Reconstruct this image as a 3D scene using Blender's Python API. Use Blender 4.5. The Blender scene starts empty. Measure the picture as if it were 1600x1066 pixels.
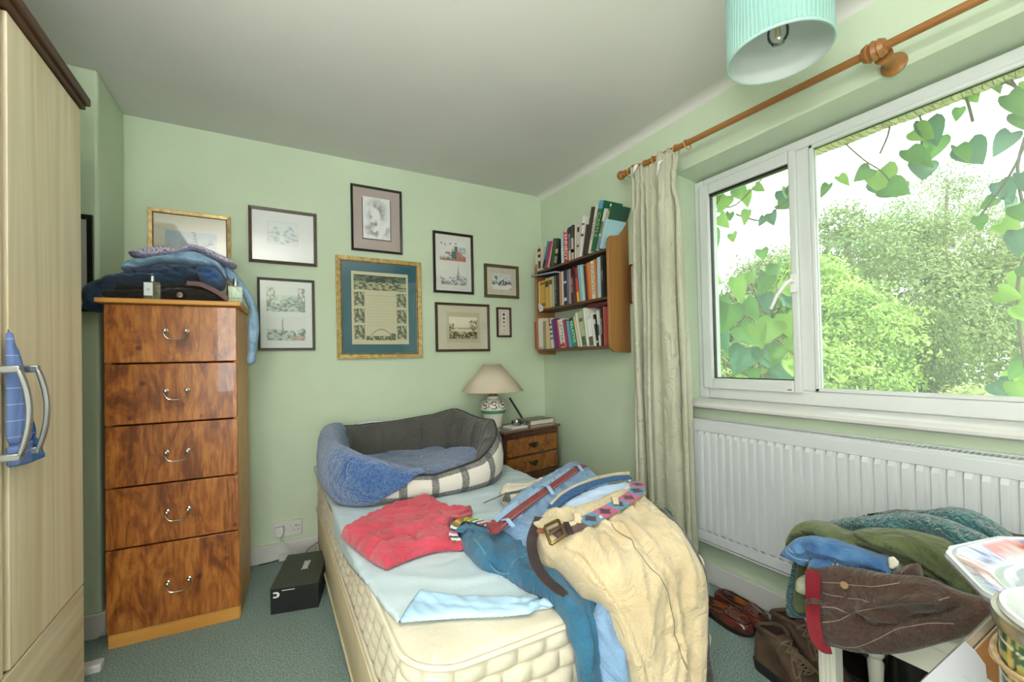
import bpy, math, random
import numpy as np
from mathutils import Vector, Matrix
PI = math.pi
random.seed(7)
SC = bpy.context.scene
COL = SC.collection
# ------------------------------------------------------------------ camera, sky, sun, large lights, exposure
CAM_LOC = np.array([-1.8862, -2.8256, 1.1256]); YAW, PITCH, ROLL = .5149, .0138, -.0213
FPX, V0 = 670.68, 550.9
def cam_axes():
    cy, sy = math.cos(YAW), math.sin(YAW)
    f = np.array([sy*math.cos(PITCH), cy*math.cos(PITCH), math.sin(PITCH)])
    r = np.array([cy, -sy, 0.]); u = np.cross(r, f)
    return r*math.cos(ROLL)+u*math.sin(ROLL), -r*math.sin(ROLL)+u*math.cos(ROLL), f
CR, CU, CF = cam_axes()
cam = bpy.data.cameras.new('camera'); camo = bpy.data.objects.new('camera', cam); COL.objects.link(camo)
cam.sensor_fit = 'HORIZONTAL'; cam.sensor_width = 36; cam.lens = FPX*36/1600; cam.shift_y = (V0-533)/1600
cam.clip_start = .02; cam.clip_end = 200
m = Matrix([[CR[i], CU[i], -CF[i], CAM_LOC[i]] for i in range(3)] + [[0, 0, 0, 1]])
camo.matrix_world = m; SC.camera = camo
SC.view_settings.view_transform = 'Standard'; SC.view_settings.look = 'None'
SC.view_settings.gamma = 1; SC.view_settings.use_curve_mapping = False
SC.view_settings.exposure = 0.0
w = bpy.data.worlds.new('sky'); SC.world = w; w.use_nodes = True
bg = w.node_tree.nodes['Background']; bg.inputs[0].default_value = (.92, .97, 1, 1); bg.inputs[1].default_value = 3.0
sun = bpy.data.lights.new('sun', 'SUN'); sun.energy = 6.5; sun.angle = .01; sun.color = (1, .95, .84)
suno = bpy.data.objects.new('sun', sun); COL.objects.link(suno)
suno.rotation_euler = Vector((.10, -.62, .75)).to_track_quat('Z', 'Y').to_euler()
def area(name, loc, target, sx, sy, power, color=(1, 1, 1)):
    l = bpy.data.lights.new(name, 'AREA'); l.shape = 'RECTANGLE'; l.size = sx; l.size_y = sy; l.energy = power; l.color = color
    o = bpy.data.objects.new(name, l); COL.objects.link(o); o.location = loc
    o.rotation_euler = (Vector(loc)-Vector(target)).to_track_quat('Z', 'Y').to_euler(); return o
area('bounce_light', (-2.2, -3.05, 1.80), (-2.2, -3.0, 3), .4, 1.2, 90, (1, .98, .97))
area('fill_light', (-2.15, -3.9, .95), (-1.3, -.8, 1.05), .8, .7, 24, (1, .98, .97))
area('side_fill', (-2.72, -3.35, 1.35), (-.3, -1.2, 1.0), .5, 1.0, 24, (1, .98, .97))
# added area lamp inside the window opening to boost daylight, almost off
area('window_boost_light', (.07, -2.35, 1.5), (-1.5, -1.9, 1.0), 1.1, .9, 0.01, (.93, .97, 1))

# ------------------------------------------------------------------ projection helpers (pixel of the photo -> point on a real plane)
def ray(u, v): return CF+CR*(u-800)/FPX+CU*(V0-v)/FPX
def at(u, v, ax, val):
    d = ray(u, v); k = 'xyz'.index(ax); return CAM_LOC+d*((val-CAM_LOC[k])/d[k])
# ------------------------------------------------------------------ colour and materials
def lin(h):
    if isinstance(h, str):
        h = h.lstrip('#'); c = [int(h[i:i+2], 16)/255 for i in (0, 2, 4)]
    else: c = h
    return tuple((x/12.92 if x <= .04045 else ((x+.055)/1.055)**2.4) for x in c)
MATS = {}
def mat(name, c1, rough=.7, c2=None, scale=8, stretch=(1, 1, 1), detail=4, bump=0, bscale=None, bstretch=(1, 1, 1), metal=0, coord='Object', lo=.35, hi=.65, dist=0, spec=.5, sheen=0, coat=0, trans=0):
    if name in MATS: return MATS[name]
    M = bpy.data.materials.new(name); M.use_nodes = True; nt = M.node_tree; N = nt.nodes; L = nt.links
    b = N['Principled BSDF']; b.inputs['Roughness'].default_value = rough; b.inputs['Metallic'].default_value = metal
    b.inputs['Specular IOR Level'].default_value = spec
    b.inputs['Sheen Weight'].default_value = sheen; b.inputs['Coat Weight'].default_value = coat
    b.inputs['Base Color'].default_value = (*lin(c1), 1)
    tc = N.new('ShaderNodeTexCoord')
    if c2:
        mp = N.new('ShaderNodeMapping'); mp.inputs['Scale'].default_value = stretch; L.new(tc.outputs[coord], mp.inputs[0])
        n = N.new('ShaderNodeTexNoise'); n.inputs['Scale'].default_value = scale; n.inputs['Detail'].default_value = detail; n.inputs['Distortion'].default_value = dist
        L.new(mp.outputs[0], n.inputs['Vector']); r = N.new('ShaderNodeValToRGB')
        r.color_ramp.elements[0].position = lo; r.color_ramp.elements[1].position = hi
        r.color_ramp.elements[0].color = (*lin(c1), 1); r.color_ramp.elements[1].color = (*lin(c2), 1)
        L.new(n.outputs['Fac'], r.inputs[0]); L.new(r.outputs[0], b.inputs['Base Color'])
    if bump:
        mp = N.new('ShaderNodeMapping'); mp.inputs['Scale'].default_value = bstretch; L.new(tc.outputs[coord], mp.inputs[0])
        n = N.new('ShaderNodeTexNoise'); n.inputs['Scale'].default_value = bscale or scale*4; n.inputs['Detail'].default_value = 3
        L.new(mp.outputs[0], n.inputs['Vector']); bp = N.new('ShaderNodeBump'); bp.inputs['Strength'].default_value = bump; bp.inputs['Distance'].default_value = .01
        L.new(n.outputs['Fac'], bp.inputs['Height']); L.new(bp.outputs[0], b.inputs['Normal'])
        if sheen:   # soft creasing of cloth
            n2 = N.new('ShaderNodeTexNoise'); n2.inputs['Scale'].default_value = 9; n2.inputs['Detail'].default_value = 4; n2.inputs['Distortion'].default_value = 1.4; L.new(tc.outputs['Object'], n2.inputs['Vector'])
            sb_ = N.new('ShaderNodeMath'); sb_.operation = 'SUBTRACT'; sb_.inputs[1].default_value = .5; L.new(n2.outputs['Fac'], sb_.inputs[0]); ab = N.new('ShaderNodeMath'); ab.operation = 'ABSOLUTE'; L.new(sb_.outputs[0], ab.inputs[0])
            b3 = N.new('ShaderNodeBump'); b3.inputs['Strength'].default_value = .55; b3.inputs['Distance'].default_value = .045; L.new(ab.outputs[0], b3.inputs['Height']); L.new(bp.outputs[0], b3.inputs['Normal']); L.new(b3.outputs[0], b.inputs['Normal'])
    if trans:
        t = N.new('ShaderNodeBsdfTranslucent'); mx = N.new('ShaderNodeMixShader'); mx.inputs[0].default_value = trans
        src = b.inputs['Base Color'].links[0].from_socket if b.inputs['Base Color'].links else None
        if src: L.new(src, t.inputs[0])
        else: t.inputs[0].default_value = (*lin(c1), 1)
        L.new(b.outputs[0], mx.inputs[1]); L.new(t.outputs[0], mx.inputs[2]); L.new(mx.outputs[0], N['Material Output'].inputs[0])
    MATS[name] = M; return M
def vmat(name, rough=.6, **k):   # colours printed on the mesh (attribute 'col')
    if name in MATS: return MATS[name]
    M = mat(name, '#ffffff', rough, **k); a = M.node_tree.nodes.new('ShaderNodeVertexColor'); a.layer_name = 'col'
    M.node_tree.links.new(a.outputs[0], M.node_tree.nodes['Principled BSDF'].inputs['Base Color']); return M
def glass(name, tint=(1, 1, 1), gl=.06, rough=.02):
    if name in MATS: return MATS[name]
    M = bpy.data.materials.new(name); M.use_nodes = True; N = M.node_tree.nodes; L = M.node_tree.links; N.remove(N['Principled BSDF'])
    t = N.new('ShaderNodeBsdfTransparent'); t.inputs[0].default_value = (*tint, 1); g = N.new('ShaderNodeBsdfGlossy'); g.inputs['Roughness'].default_value = rough
    fr = N.new('ShaderNodeFresnel'); fr.inputs[0].default_value = 1.3
    mx = N.new('ShaderNodeMixShader'); ma = N.new('ShaderNodeMath'); ma.operation = 'ADD'; ma.inputs[1].default_value = gl-.02
    L.new(fr.outputs[0], ma.inputs[0]); L.new(ma.outputs[0], mx.inputs[0]); L.new(t.outputs[0], mx.inputs[1]); L.new(g.outputs[0], mx.inputs[2]); L.new(mx.outputs[0], N['Material Output'].inputs[0])
    MATS[name] = M; return M
# ------------------------------------------------------------------ numpy noise
def vn(x, y, seed=0):
    x = np.asarray(x, float); y = np.asarray(y, float)
    xi = np.floor(x).astype(np.int64); yi = np.floor(y).astype(np.int64); fx = x-xi; fy = y-yi
    fx = fx*fx*(3-2*fx); fy = fy*fy*(3-2*fy)
    def h(a, b):
        n = (a*374761393+b*668265263+seed*974634777) & 0xffffffff
        n = ((n ^ (n >> 13))*1274126177) & 0xffffffff
        return ((n ^ (n >> 16)) & 0xffff)/65535.
    return (h(xi, yi)*(1-fx)+h(xi+1, yi)*fx)*(1-fy)+(h(xi, yi+1)*(1-fx)+h(xi+1, yi+1)*fx)*fy
def fbm(x, y, seed=0, o=3):
    s = 0; a = .5; 
    for i in range(o): s = s+a*vn(x*2**i, y*2**i, seed+i); a *= .5
    return s/(1-.5**o)
# ------------------------------------------------------------------ object helpers
def link(o, parent=None):
    COL.objects.link(o)
    if parent is not None: o.parent = parent
    return o
def tag(o, label=None, cat=None, group=None, kind=None):
    if label: o['label'] = label
    if cat: o['category'] = cat
    if group: o['group'] = group
    if kind: o['kind'] = kind
    return o
def thing(name, label, cat, loc=(0, 0, 0), group=None):
    o = bpy.data.objects.new(name, None); link(o); o.location = loc; o.empty_display_size = .05
    return tag(o, label, cat, group)
class MB:
    def __init__(s, M=None): s.v = []; s.f = []; s.M = M or Matrix(); s.uv = None; s.col = None
    def add(s, vs, fs):
        k = len(s.v); s.v += [tuple(s.M @ Vector(p)) for p in vs]; s.f += [tuple(i+k for i in f) for f in fs]; return s
    def box(s, x0, x1, y0, y1, z0, z1):
        x0, x1 = sorted((x0, x1)); y0, y1 = sorted((y0, y1)); z0, z1 = sorted((z0, z1))
        return s.add([(x0, y0, z0), (x1, y0, z0), (x1, y1, z0), (x0, y1, z0), (x0, y0, z1), (x1, y0, z1), (x1, y1, z1), (x0, y1, z1)],
                     [(0, 3, 2, 1), (4, 5, 6, 7), (0, 1, 5, 4), (1, 2, 6, 5), (2, 3, 7, 6), (3, 0, 4, 7)])
    def prism(s, pts, a, b, axis='y'):   # polygon (2D) extruded along axis from a to b
        n = len(pts)
        def P(p, t): return {'x': (t, p[0], p[1]), 'y': (p[0], t, p[1]), 'z': (p[0], p[1], t)}[axis]
        return s.add([P(p, a) for p in pts]+[P(p, b) for p in pts], [tuple(range(n))[::-1], tuple(range(n, 2*n))]+[(i, (i+1) % n, (i+1) % n+n, i+n) for i in range(n)])
    def lathe(s, prof, n=32, c=(0, 0, 0), axis='z', cap=True):
        vs = []; fs = []; k = len(prof)
        for r, z in prof:
            for i in range(n):
                a = 2*PI*i/n; p = (r*math.cos(a), r*math.sin(a), z)
                if axis == 'x': p = (p[2], p[0], p[1])
                if axis == 'y': p = (p[0], p[2], p[1])
                vs.append((p[0]+c[0], p[1]+c[1], p[2]+c[2]))
        for j in range(k-1):
            for i in range(n): fs.append((j*n+i, j*n+(i+1) % n, (j+1)*n+(i+1) % n, (j+1)*n+i))
        if cap: fs += [tuple(range(n))[::-1], tuple(range((k-1)*n, k*n))]
        return s.add(vs, fs)
    def tube(s, path, r, n=8, closed=False):
        P = [Vector(p) for p in path]; m_ = len(P); vs = []; fs = []
        up = Vector((0, 0, 1)); pn = None
        for i, p in enumerate(P):
            t = (P[(i+1) % m_]-P[i-1]) if closed else (P[min(i+1, m_-1)]-P[max(i-1, 0)])
            t.normalize()
            if pn is None:
                a = up if abs(t.z) < .9 else Vector((1, 0, 0)); pn = (a-t*a.dot(t)).normalized()
            else: pn = (pn-t*pn.dot(t)).normalized()
            b = t.cross(pn); rr = r[i] if hasattr(r, '__len__') else r
            for k in range(n): a = 2*PI*k/n; vs.append(p+(pn*math.cos(a)+b*math.sin(a))*rr)
        for i in range(m_ if closed else m_-1):
            for k in range(n): fs.append((i*n+k, i*n+(k+1) % n, ((i+1) % m_)*n+(k+1) % n, ((i+1) % m_)*n+k))
        if not closed: fs += [tuple(range(n))[::-1], tuple(range((m_-1)*n, m_*n))]
        return s.add(vs, fs)
    def build(s, name, M, parent=None, bev=0, smooth=40, org=None, fix=True):
        me = bpy.data.meshes.new(name); v = s.v
        off = Vector((0, 0, 0))
        if parent is not None: off = Vector(parent.location) if parent.parent is None else Vector(parent.parent.location)
        if org is not None: off = Vector(org)
        me.from_pydata([(p[0]-off.x, p[1]-off.y, p[2]-off.z) for p in v], [], s.f)
        if fix:
            import bmesh
            bm = bmesh.new(); bm.from_mesh(me); bmesh.ops.recalc_face_normals(bm, faces=bm.faces); bm.to_mesh(me); bm.free()
        me.materials.append(M)
        if smooth:
            me.polygons.foreach_set('use_smooth', [True]*len(me.polygons)); me.set_sharp_from_angle(angle=math.radians(smooth))
        if s.uv is not None:
            ul = me.uv_layers.new(name='UVMap'); li = np.empty(len(me.loops), np.int32); me.loops.foreach_get('vertex_index', li)
            ul.data.foreach_set('uv', np.asarray(s.uv, float)[li].ravel())
        if s.col is not None:
            ca = me.color_attributes.new('col', 'FLOAT_COLOR', 'POINT'); c = np.ones((len(me.vertices), 4)); c[:, :3] = s.col; ca.data.foreach_set('color', c.ravel())
        o = bpy.data.objects.new(name, me); link(o, parent)
        if parent is None: o.location = off
        if bev:
            b = o.modifiers.new('bevel', 'BEVEL'); b.width = bev; b.segments = 2; b.limit_method = 'ANGLE'; b.angle_limit = .6; b.harden_normals = False
        return o
def bx(x0, x1, y0, y1, z0, z1): return MB().box(x0, x1, y0, y1, z0, z1)
def struct(o): o['kind'] = 'structure'; return o
def copy_tree(o, parent=None):
    c = o.copy(); link(c, parent)
    for ch in list(o.children): copy_tree(ch, c)
    return c
# ------------------------------------------------------------------ cloth: a thick patch laid over a bent surface
class Fold:
    """A surface swept along e; its profile runs in (a, z)."""
    def __init__(s, o, e, a, prof, rad=.03):
        s.o = np.array(o, float); s.e = np.array(e, float)/np.linalg.norm(e); s.a = np.array(a, float)/np.linalg.norm(a); s.p = np.array(prof, float)
        d = np.diff(s.p, axis=0); s.l = np.hypot(*d.T); s.S = np.r_[0, np.cumsum(s.l)]; s.d = d/s.l[:, None]; s.rad = rad; s.sg = 1
        c, n = s.pos(np.array([0.]), np.array([s.S[-1]*.5])); s.sg = 1 if np.dot(n[0], CAM_LOC-c[0]) > 0 else -1
    def seg3(s, k):
        P = s.o+s.a*s.p[k, 0]+np.array([0, 0, s.p[k, 1]]); D = s.a*s.d[k, 0]+np.array([0, 0, s.d[k, 1]]); return P, D
    def px(s, u, v):
        r = ray(u, v); best = None
        for k in range(len(s.l)):
            P, D = s.seg3(k); n = np.cross(s.e, D); q = r@n
            if abs(q) < 1e-9: continue
            t = ((P-CAM_LOC)@n)/q; X = CAM_LOC+r*t; q2 = (X-P)@D
            lo = -1e-6 if k else -9; hi = s.l[k]+1e-6 if k < len(s.l)-1 else 99
            if t > 0 and lo <= q2 <= hi and (best is None or t < best[0]): best = (t, (X-s.o)@s.e, s.S[k]+q2)
        if best is None: raise ValueError('no hit %s %s' % (u, v))
        return best[1:]
    def w3(s, X):
        X = np.array(X, float); best = None
        for k in range(len(s.l)):
            P, D = s.seg3(k); q = (X-P)@D
            q = min(max(q, 0 if k else -9), s.l[k] if k < len(s.l)-1 else 99); Y = P+D*q+s.e*((X-P)@s.e); dd = np.linalg.norm(X-Y)
            if best is None or dd < best[0]: best = (dd, (X-s.o)@s.e, s.S[k]+q)
        return best[1:]
    def prm(s, q): return s.px(*q) if len(q) == 2 else s.w3(q)
    def offset(s, m):
        n = np.c_[-s.d[:, 1], s.d[:, 0]]; P = s.p.copy(); nv = np.r_[n[:1], (n[:-1]+n[1:])/2, n[-1:]]
        c, nn_ = s.pos(np.array([0.]), np.array([s.l[0]*.5])); n3 = s.a*n[0, 0]+np.array([0, 0, n[0, 1]]); sg = 1 if n3@nn_[0] > 0 else -1
        return Fold(s.o, s.e, s.a, P+nv/np.linalg.norm(nv, axis=1)[:, None]*m*sg, s.rad)
    def raw(s, S):
        k = np.clip(np.searchsorted(s.S, S, side='right')-1, 0, len(s.l)-1); return s.p[k]+s.d[k]*(S-s.S[k])[:, None]
    def pos(s, W, S):
        W = np.asarray(W, float); S = np.asarray(S, float)
        ks = np.linspace(-1, 1, 7)*s.rad; P = sum(s.raw(S+k) for k in ks)/7
        d = s.raw(S+s.rad+.004)-s.raw(S-s.rad-.004); d /= np.linalg.norm(d, axis=1)[:, None]
        X = s.o+s.e*W[:, None]+s.a*P[:, :1]+np.array([0, 0, 1.])*P[:, 1:]
        D = s.a*d[:, :1]+np.array([0, 0, 1.])*d[:, 1:]; n = np.cross(s.e, D)*s.sg
        return X, n
def spline(P, n=6, closed=True):
    P = np.array(P, float); m_ = len(P); out = []
    for i in range(m_ if closed else m_-1):
        g = (lambda j: P[j % m_]) if closed else (lambda j: P[min(max(j, 0), m_-1)])
        a, b, c, d = g(i-1), g(i), g(i+1), g(i+2)
        for t in np.arange(n)/n: out.append(.5*((2*b)+(-a+c)*t+(2*a-5*b+4*c-d)*t*t+(-a+3*b-3*c+d)*t**3))
    if not closed: out.append(P[-1])
    return np.array(out)
def segdist(W, S, Q, closed=True):
    best = np.full(len(W), 9.); bx_ = np.zeros((len(W), 2)); X = np.c_[W, S]
    for i in range(len(Q) if closed else len(Q)-1):
        a, b = Q[i], Q[(i+1) % len(Q)]; d = b-a; L2 = d@d+1e-12; t = np.clip(((X-a)@d)/L2, 0, 1); Y = a+d*t[:, None]; dd = np.hypot(*(X-Y).T)
        k = dd < best; best[k] = dd[k]; bx_[k] = Y[k]
    return best, bx_
def inside(W, S, Q):
    r = np.zeros(len(W), bool)
    for i in range(len(Q)):
        x0, y0 = Q[i]; x1, y1 = Q[(i+1) % len(Q)]
        c = ((y0 > S) != (y1 > S)) & (W < (x1-x0)*(S-y0)/(y1-y0+1e-15)+x0); r ^= c
    return r
def patch(name, M, poly, F, thick=.02, drop=.01, edge=.03, cell=.0055, wr=.008, wl=(.12, .03), ang=0, seed=1, creases=(), bumps=(), parent=None, smooth_poly=True, colfn=None, uvo=None, lift=None, ns=5):
    """Cloth: outline poly (pixels of the photo or 3D points) on surface F; rounded rim, wrinkles along `ang`, creases [(points, depth, width)]."""
    Q = np.array([F.prm(q) for q in poly])
    if smooth_poly: Q = spline(Q, ns)
    lo = Q.min(0)-cell; hi = Q.max(0)+cell
    nw = int((hi[0]-lo[0])/cell)+1; n_s = int((hi[1]-lo[1])/cell)+1
    gw = lo[0]+np.arange(nw+1)*cell; gs = lo[1]+np.arange(n_s+1)*cell
    cw, cs = np.meshgrid(gw[:-1]+cell/2, gs[:-1]+cell/2, indexing='ij'); ok = inside(cw.ravel(), cs.ravel(), Q).reshape(cw.shape)
    idx = -np.ones((nw+1, n_s+1), int); use = np.zeros((nw+1, n_s+1), int)
    for a in (0, 1):
        for b in (0, 1): use[a:nw+a, b:n_s+b] += ok
    sel = use > 0; idx[sel] = np.arange(sel.sum()); ii, jj = np.nonzero(sel); W = gw[ii].copy(); S = gs[jj].copy(); rim = use[sel] < 4
    d, near = segdist(W, S, Q); W[rim] = near[rim, 0]; S[rim] = near[rim, 1]; d[rim] = 0
    # relax just inside the rim
    X, n = F.pos(W, S)
    e = np.clip(d/edge, 0, 1); pr = np.sqrt(1-(1-e)**2)
    ca, sa = math.cos(ang), math.sin(ang); A = (W*ca+S*sa)/wl[0]; B = (-W*sa+S*ca)/wl[1]
    B = B+1.3*fbm(W/.15, S/.15, seed+9, 2)
    n1 = fbm(A, B, seed, 3); rid = 1-np.abs(2*n1-1)**.8*1.6
    hgt = thick*pr + wr*(rid-.5)*2*np.clip(d/(edge*.8), 0, 1) + wr*.8*(fbm(W/.05, S/.05, seed+3, 2)-.5)*np.clip(d/edge, 0, 1)
    for pts, amp, wd in creases:
        c = np.array([F.prm(q) for q in pts]); c = spline(c, 4, False); dd, _ = segdist(W, S, c, False)
        hgt = hgt+1.15*amp*(np.exp(-dd/wd/1.35) if amp < 0 else np.exp(-(dd/wd)**2))*np.clip(d/.010, 0, 1)
    for q, amp, rr in bumps:
        c = F.prm(q); hgt = hgt+amp*np.exp(-((W-c[0])**2+(S-c[1])**2)/rr**2)*np.clip(d/.02, 0, 1)
    if lift is not None: hgt = hgt+lift(X)
    T = X+n*hgt[:, None]; Bt = X-n*(drop*pr)[:, None]-n*0.0005
    q00 = idx[:-1, :-1][ok]; q10 = idx[1:, :-1][ok]; q11 = idx[1:, 1:][ok]; q01 = idx[:-1, 1:][ok]
    mb = MB(); K = len(T); inner = ~rim; bi = np.arange(K); bi[inner] = K+np.arange(inner.sum())
    mb.v = [tuple(p) for p in T]+[tuple(p) for p in Bt[inner]]
    mb.f = list(zip(q00.tolist(), q10.tolist(), q11.tolist(), q01.tolist()))+list(zip(bi[q01].tolist(), bi[q11].tolist(), bi[q10].tolist(), bi[q00].tolist()))
    uo = uvo or (0, 0)
    mb.uv = np.r_[np.c_[W-uo[0], S-uo[1]], np.c_[W[inner]-uo[0], S[inner]-uo[1]]]
    if colfn: c = colfn(W, S, d); mb.col = np.r_[c, c[inner]]
    return mb.build(name, M, parent, smooth=180)
from mathutils.bvhtree import BVHTree
def bvh(o):
    off = Vector(o.location)+(Vector(o.parent.location) if o.parent else Vector((0, 0, 0)))
    return BVHTree.FromPolygons([v.co+off for v in o.data.vertices], [tuple(p.vertices) for p in o.data.polygons])
def strip(name, M, pts, F, width, th=.003, off=0, parent=None, n=6, uvlen=True, wfn=None, colfn=None, nv=4, on=None):
    """A belt or band: flat ribbon following pts (pixels or 3D), centre line on surface F, lifted by off."""
    if on is not None: F = F.offset(off if off else .032)
    elif not hasattr(off, '__len__') and abs(off) > .008: F = F.offset(off); off = 0
    elif hasattr(off, '__len__'): mo = float(np.mean(off)); F = F.offset(mo); off = [q-mo for q in off]
    c = spline(np.array([F.prm(q) for q in pts]), n, False); t = np.gradient(c, axis=0); t /= np.linalg.norm(t, axis=1)[:, None]; nn = np.c_[-t[:, 1], t[:, 0]]
    ln = np.r_[0, np.cumsum(np.hypot(*np.diff(c, axis=0).T))]; vs = []; uv = []; K = nv+1
    offa = off if hasattr(off, '__len__') else [off]*len(pts); offs = np.interp(np.linspace(0, 1, len(c)), np.linspace(0, 1, len(offa)), offa)
    rows = []
    for side in (1, 0):
        for j in range(K):
            q = (j/nv-.5); wd = width if wfn is None else wfn(ln/ln[-1])*width
            P = c+nn*(q*(wd*np.ones(len(c))))[:, None]; X, no = F.pos(P[:, 0], P[:, 1])
            if on is not None:
                hh = []
                for a_, b_ in zip(X, no):
                    h = on.ray_cast(Vector(a_+b_*.12), Vector(-b_), .2); hh.append(np.dot(np.array(h[0])-a_, b_) if h[0] is not None else np.nan)
                hh = np.array(hh); ok = ~np.isnan(hh); hh = np.interp(np.arange(len(hh)), np.nonzero(ok)[0], hh[ok]) if ok.any() else np.zeros(len(hh)); X = X+no*(hh+(th if side else -.001))[:, None]
            else: X = X+no*(offs+(th if side else 0))[:, None]
            rows.append(X); uv.append(np.c_[ln, np.full(len(c), q)])
    m_ = len(c); R = 2*K; V = np.array(rows).reshape(-1, 3); UV = np.array(uv).reshape(-1, 2); fs = []
    order = list(range(K))+[K+K-1-j for j in range(K)]
    for i in range(m_-1):
        for k in range(len(order)):
            a, b = order[k], order[(k+1) % len(order)]; fs.append((a*m_+i, b*m_+i, b*m_+i+1, a*m_+i+1))
    fs.append(tuple(o*m_ for o in order)[::-1]); fs.append(tuple(o*m_+m_-1 for o in order))
    mb = MB(); mb.v = [tuple(p) for p in V]; mb.f = fs; mb.uv = UV
    if colfn is not None: mb.col = colfn(UV[:, 0], UV[:, 1])
    return mb.build(name, M, parent, smooth=50)
def plane_x(c): return Fold((0, 0, 0), (0, 1, 0), (1, 0, 0), [(c, 3), (c, -1)], rad=.001)
def plane_y(c): return Fold((0, 0, 0), (1, 0, 0), (0, 1, 0), [(c, 3), (c, -1)], rad=.001)
def plane_z(c): return Fold((0, 0, 0), (1, 0, 0), (0, 1, 0), [(3, c), (-6, c)], rad=.001)
def text(name, s, size, loc, rot, M, parent, ext=.0005, font_scale_x=1, align='CENTER'):
    cu = bpy.data.curves.new(name, 'FONT'); cu.body = s; cu.size = size; cu.extrude = ext; cu.align_x = align; cu.align_y = 'CENTER'; cu.materials.append(M)
    o = bpy.data.objects.new(name, cu); link(o, parent); off = Vector(parent.location) if parent and parent.parent is None else Vector((0, 0, 0))
    if parent and parent.parent is not None: off = Vector(parent.parent.location)
    bpy.context.view_layer.update(); me = bpy.data.meshes.new_from_object(o); bpy.data.objects.remove(o); o = bpy.data.objects.new(name, me); link(o, parent)
    o.location = Vector(loc)-off; o.rotation_euler = rot; o.scale.x = font_scale_x; return o
# ------------------------------------------------------------------ materials used often
m_wall = mat('wall_paint', '#c0cfb6', .55, '#c6d5bc', 2.5, bump=.06, bscale=60)
m_ceil = mat('ceiling_paint', '#d0d0cb', .8, '#d6d6d1', 1.5, bump=.05, bscale=30)
m_carpet = mat('carpet_pile', '#54726d', .95, '#b2c6bf', 190, detail=3, bump=1, bscale=260, lo=.3, hi=.68)
m_white = mat('white_gloss_paint', '#c9c9c8', .35, '#d0d0ce', 3, bump=.03, bscale=30)
m_upvc = mat('white_plastic', '#cfd3d4', .3)
m_rad = mat('radiator_enamel', '#c3c7cc', .35)
m_black = mat('black_plastic', '#101112', .4)
m_chrome = mat('polished_chrome', '#c8c6c0', .18, metal=1)
m_steel = mat('satin_steel', '#b4b8bc', .35, metal=1)
m_brass = mat('aged_brass', '#8f7a4e', .4, metal=1)
def wood(name, c1, c2, scale=3, stretch=(1, 1, .06), rough=.4, **k):
    return mat(name, c1, rough, c2, scale, stretch, detail=7, dist=1.6, **k)
# ------------------------------------------------------------------ room shell
H = 2.4; XL = -3.05; YF = -4.1; T = .12
struct(bx(XL-T, .3, YF-T, .12, -.1, 0).build('floor', m_carpet, smooth=0))
struct(bx(XL-T, .0+T, YF-T, T, H, H+.1).build('ceiling', m_ceil, smooth=0))
struct(bx(XL-T, T, 0, T, 0, H).build('wall_back', m_wall, smooth=0))
struct(bx(XL-T, XL, YF, 0, 0, H).build('wall_left', m_wall, smooth=0))
struct(bx(XL-T, .3, YF-T, YF, 0, H).build('wall_front', m_wall, smooth=0))
struct(bx(XL, -2.512, -.378, 0, 0, H).build('wall_alcove', m_wall, bev=.012, smooth=0))
WX = .15; WY0, WY1 = -1.29, -3.05; WZ0, WZ1 = .885, 2.075
wr_ = MB(); D = .30
wr_.box(0, D, WY0, 0, 0, H); wr_.box(0, D, YF, WY1, 0, H); wr_.box(0, D, WY1, WY0, 0, WZ0)
# lintel with a slightly falling soffit
wr_.prism([(0, 2.086), (0, H), (D, H), (D, 2.06)], WY1, WY0, 'y')
struct(wr_.build('wall_right', m_wall, smooth=0))
# small cove running along the window wall
cv = [(0, H), (-.05, H)]+[(-.05+.05*math.sin(a), H-.035+.035*math.cos(a)) for a in np.linspace(0, PI/2, 6)]
struct(MB().prism(cv, YF, 0, 'y').build('trim_1', m_ceil))
def skirting(name, path_boxes):
    mb = MB()
    for b in path_boxes: mb.box(*b)
    return struct(mb.build(name, m_white, bev=.005))
skirting('baseboard_back', [(-2.512, 0, -.016, 0, 0, .098)])
skirting('baseboard_right', [(-.016, 0, YF, 0, 0, .098)])
skirting('baseboard_alcove', [(XL, -2.497, -.394, -.378, 0, .098), (-2.512, -2.496, -.378, 0, 0, .098)])
# sunlit flakes of worn paint are left to the paint; small dark nail marks on the wall
# ------------------------------------------------------------------ window_1
win = bpy.data.objects.new('window_1', None); link(win); win.location = (WX, -2.1, .9); win['kind'] = 'structure'
FR = MB(); fx0, fx1 = WX, WX+.07; zt, zb = 2.06, .893
FR.box(fx0, fx1, WY0, WY0-.055, zb, zt); FR.box(fx0, fx1, WY1, WY1+.055, zb, zt)
FR.box(fx0, fx1, WY1+.055, WY0-.055, zt-.045, zt); FR.box(fx0, fx1, WY1+.055, WY0-.055, zb, zb+.062)
MY = -1.835; FR.box(fx0, fx1, MY-.028, MY+.032, zb+.062, zt-.045)
FR.build('window_frame', m_upvc, win, bev=.006)
sash = MB(); s0, s1 = fx0-.018, fx1-.01; y0, y1 = WY0-.038, MY+.02; sz0, sz1 = zb+.052, zt-.036; q = .055; qr = .032
sash.box(s0, s1, y0, y0-q, sz0, sz1); sash.box(s0, s1, y1, y1+qr, sz0, sz1); sash.box(s0, s1, y0-q, y1+qr, sz0, sz0+q); sash.box(s0, s1, y0-q, y1+qr, sz1-q, sz1)
so = sash.build('sash', m_upvc, win, bev=.006)
gk = MB(); g = .004
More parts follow.
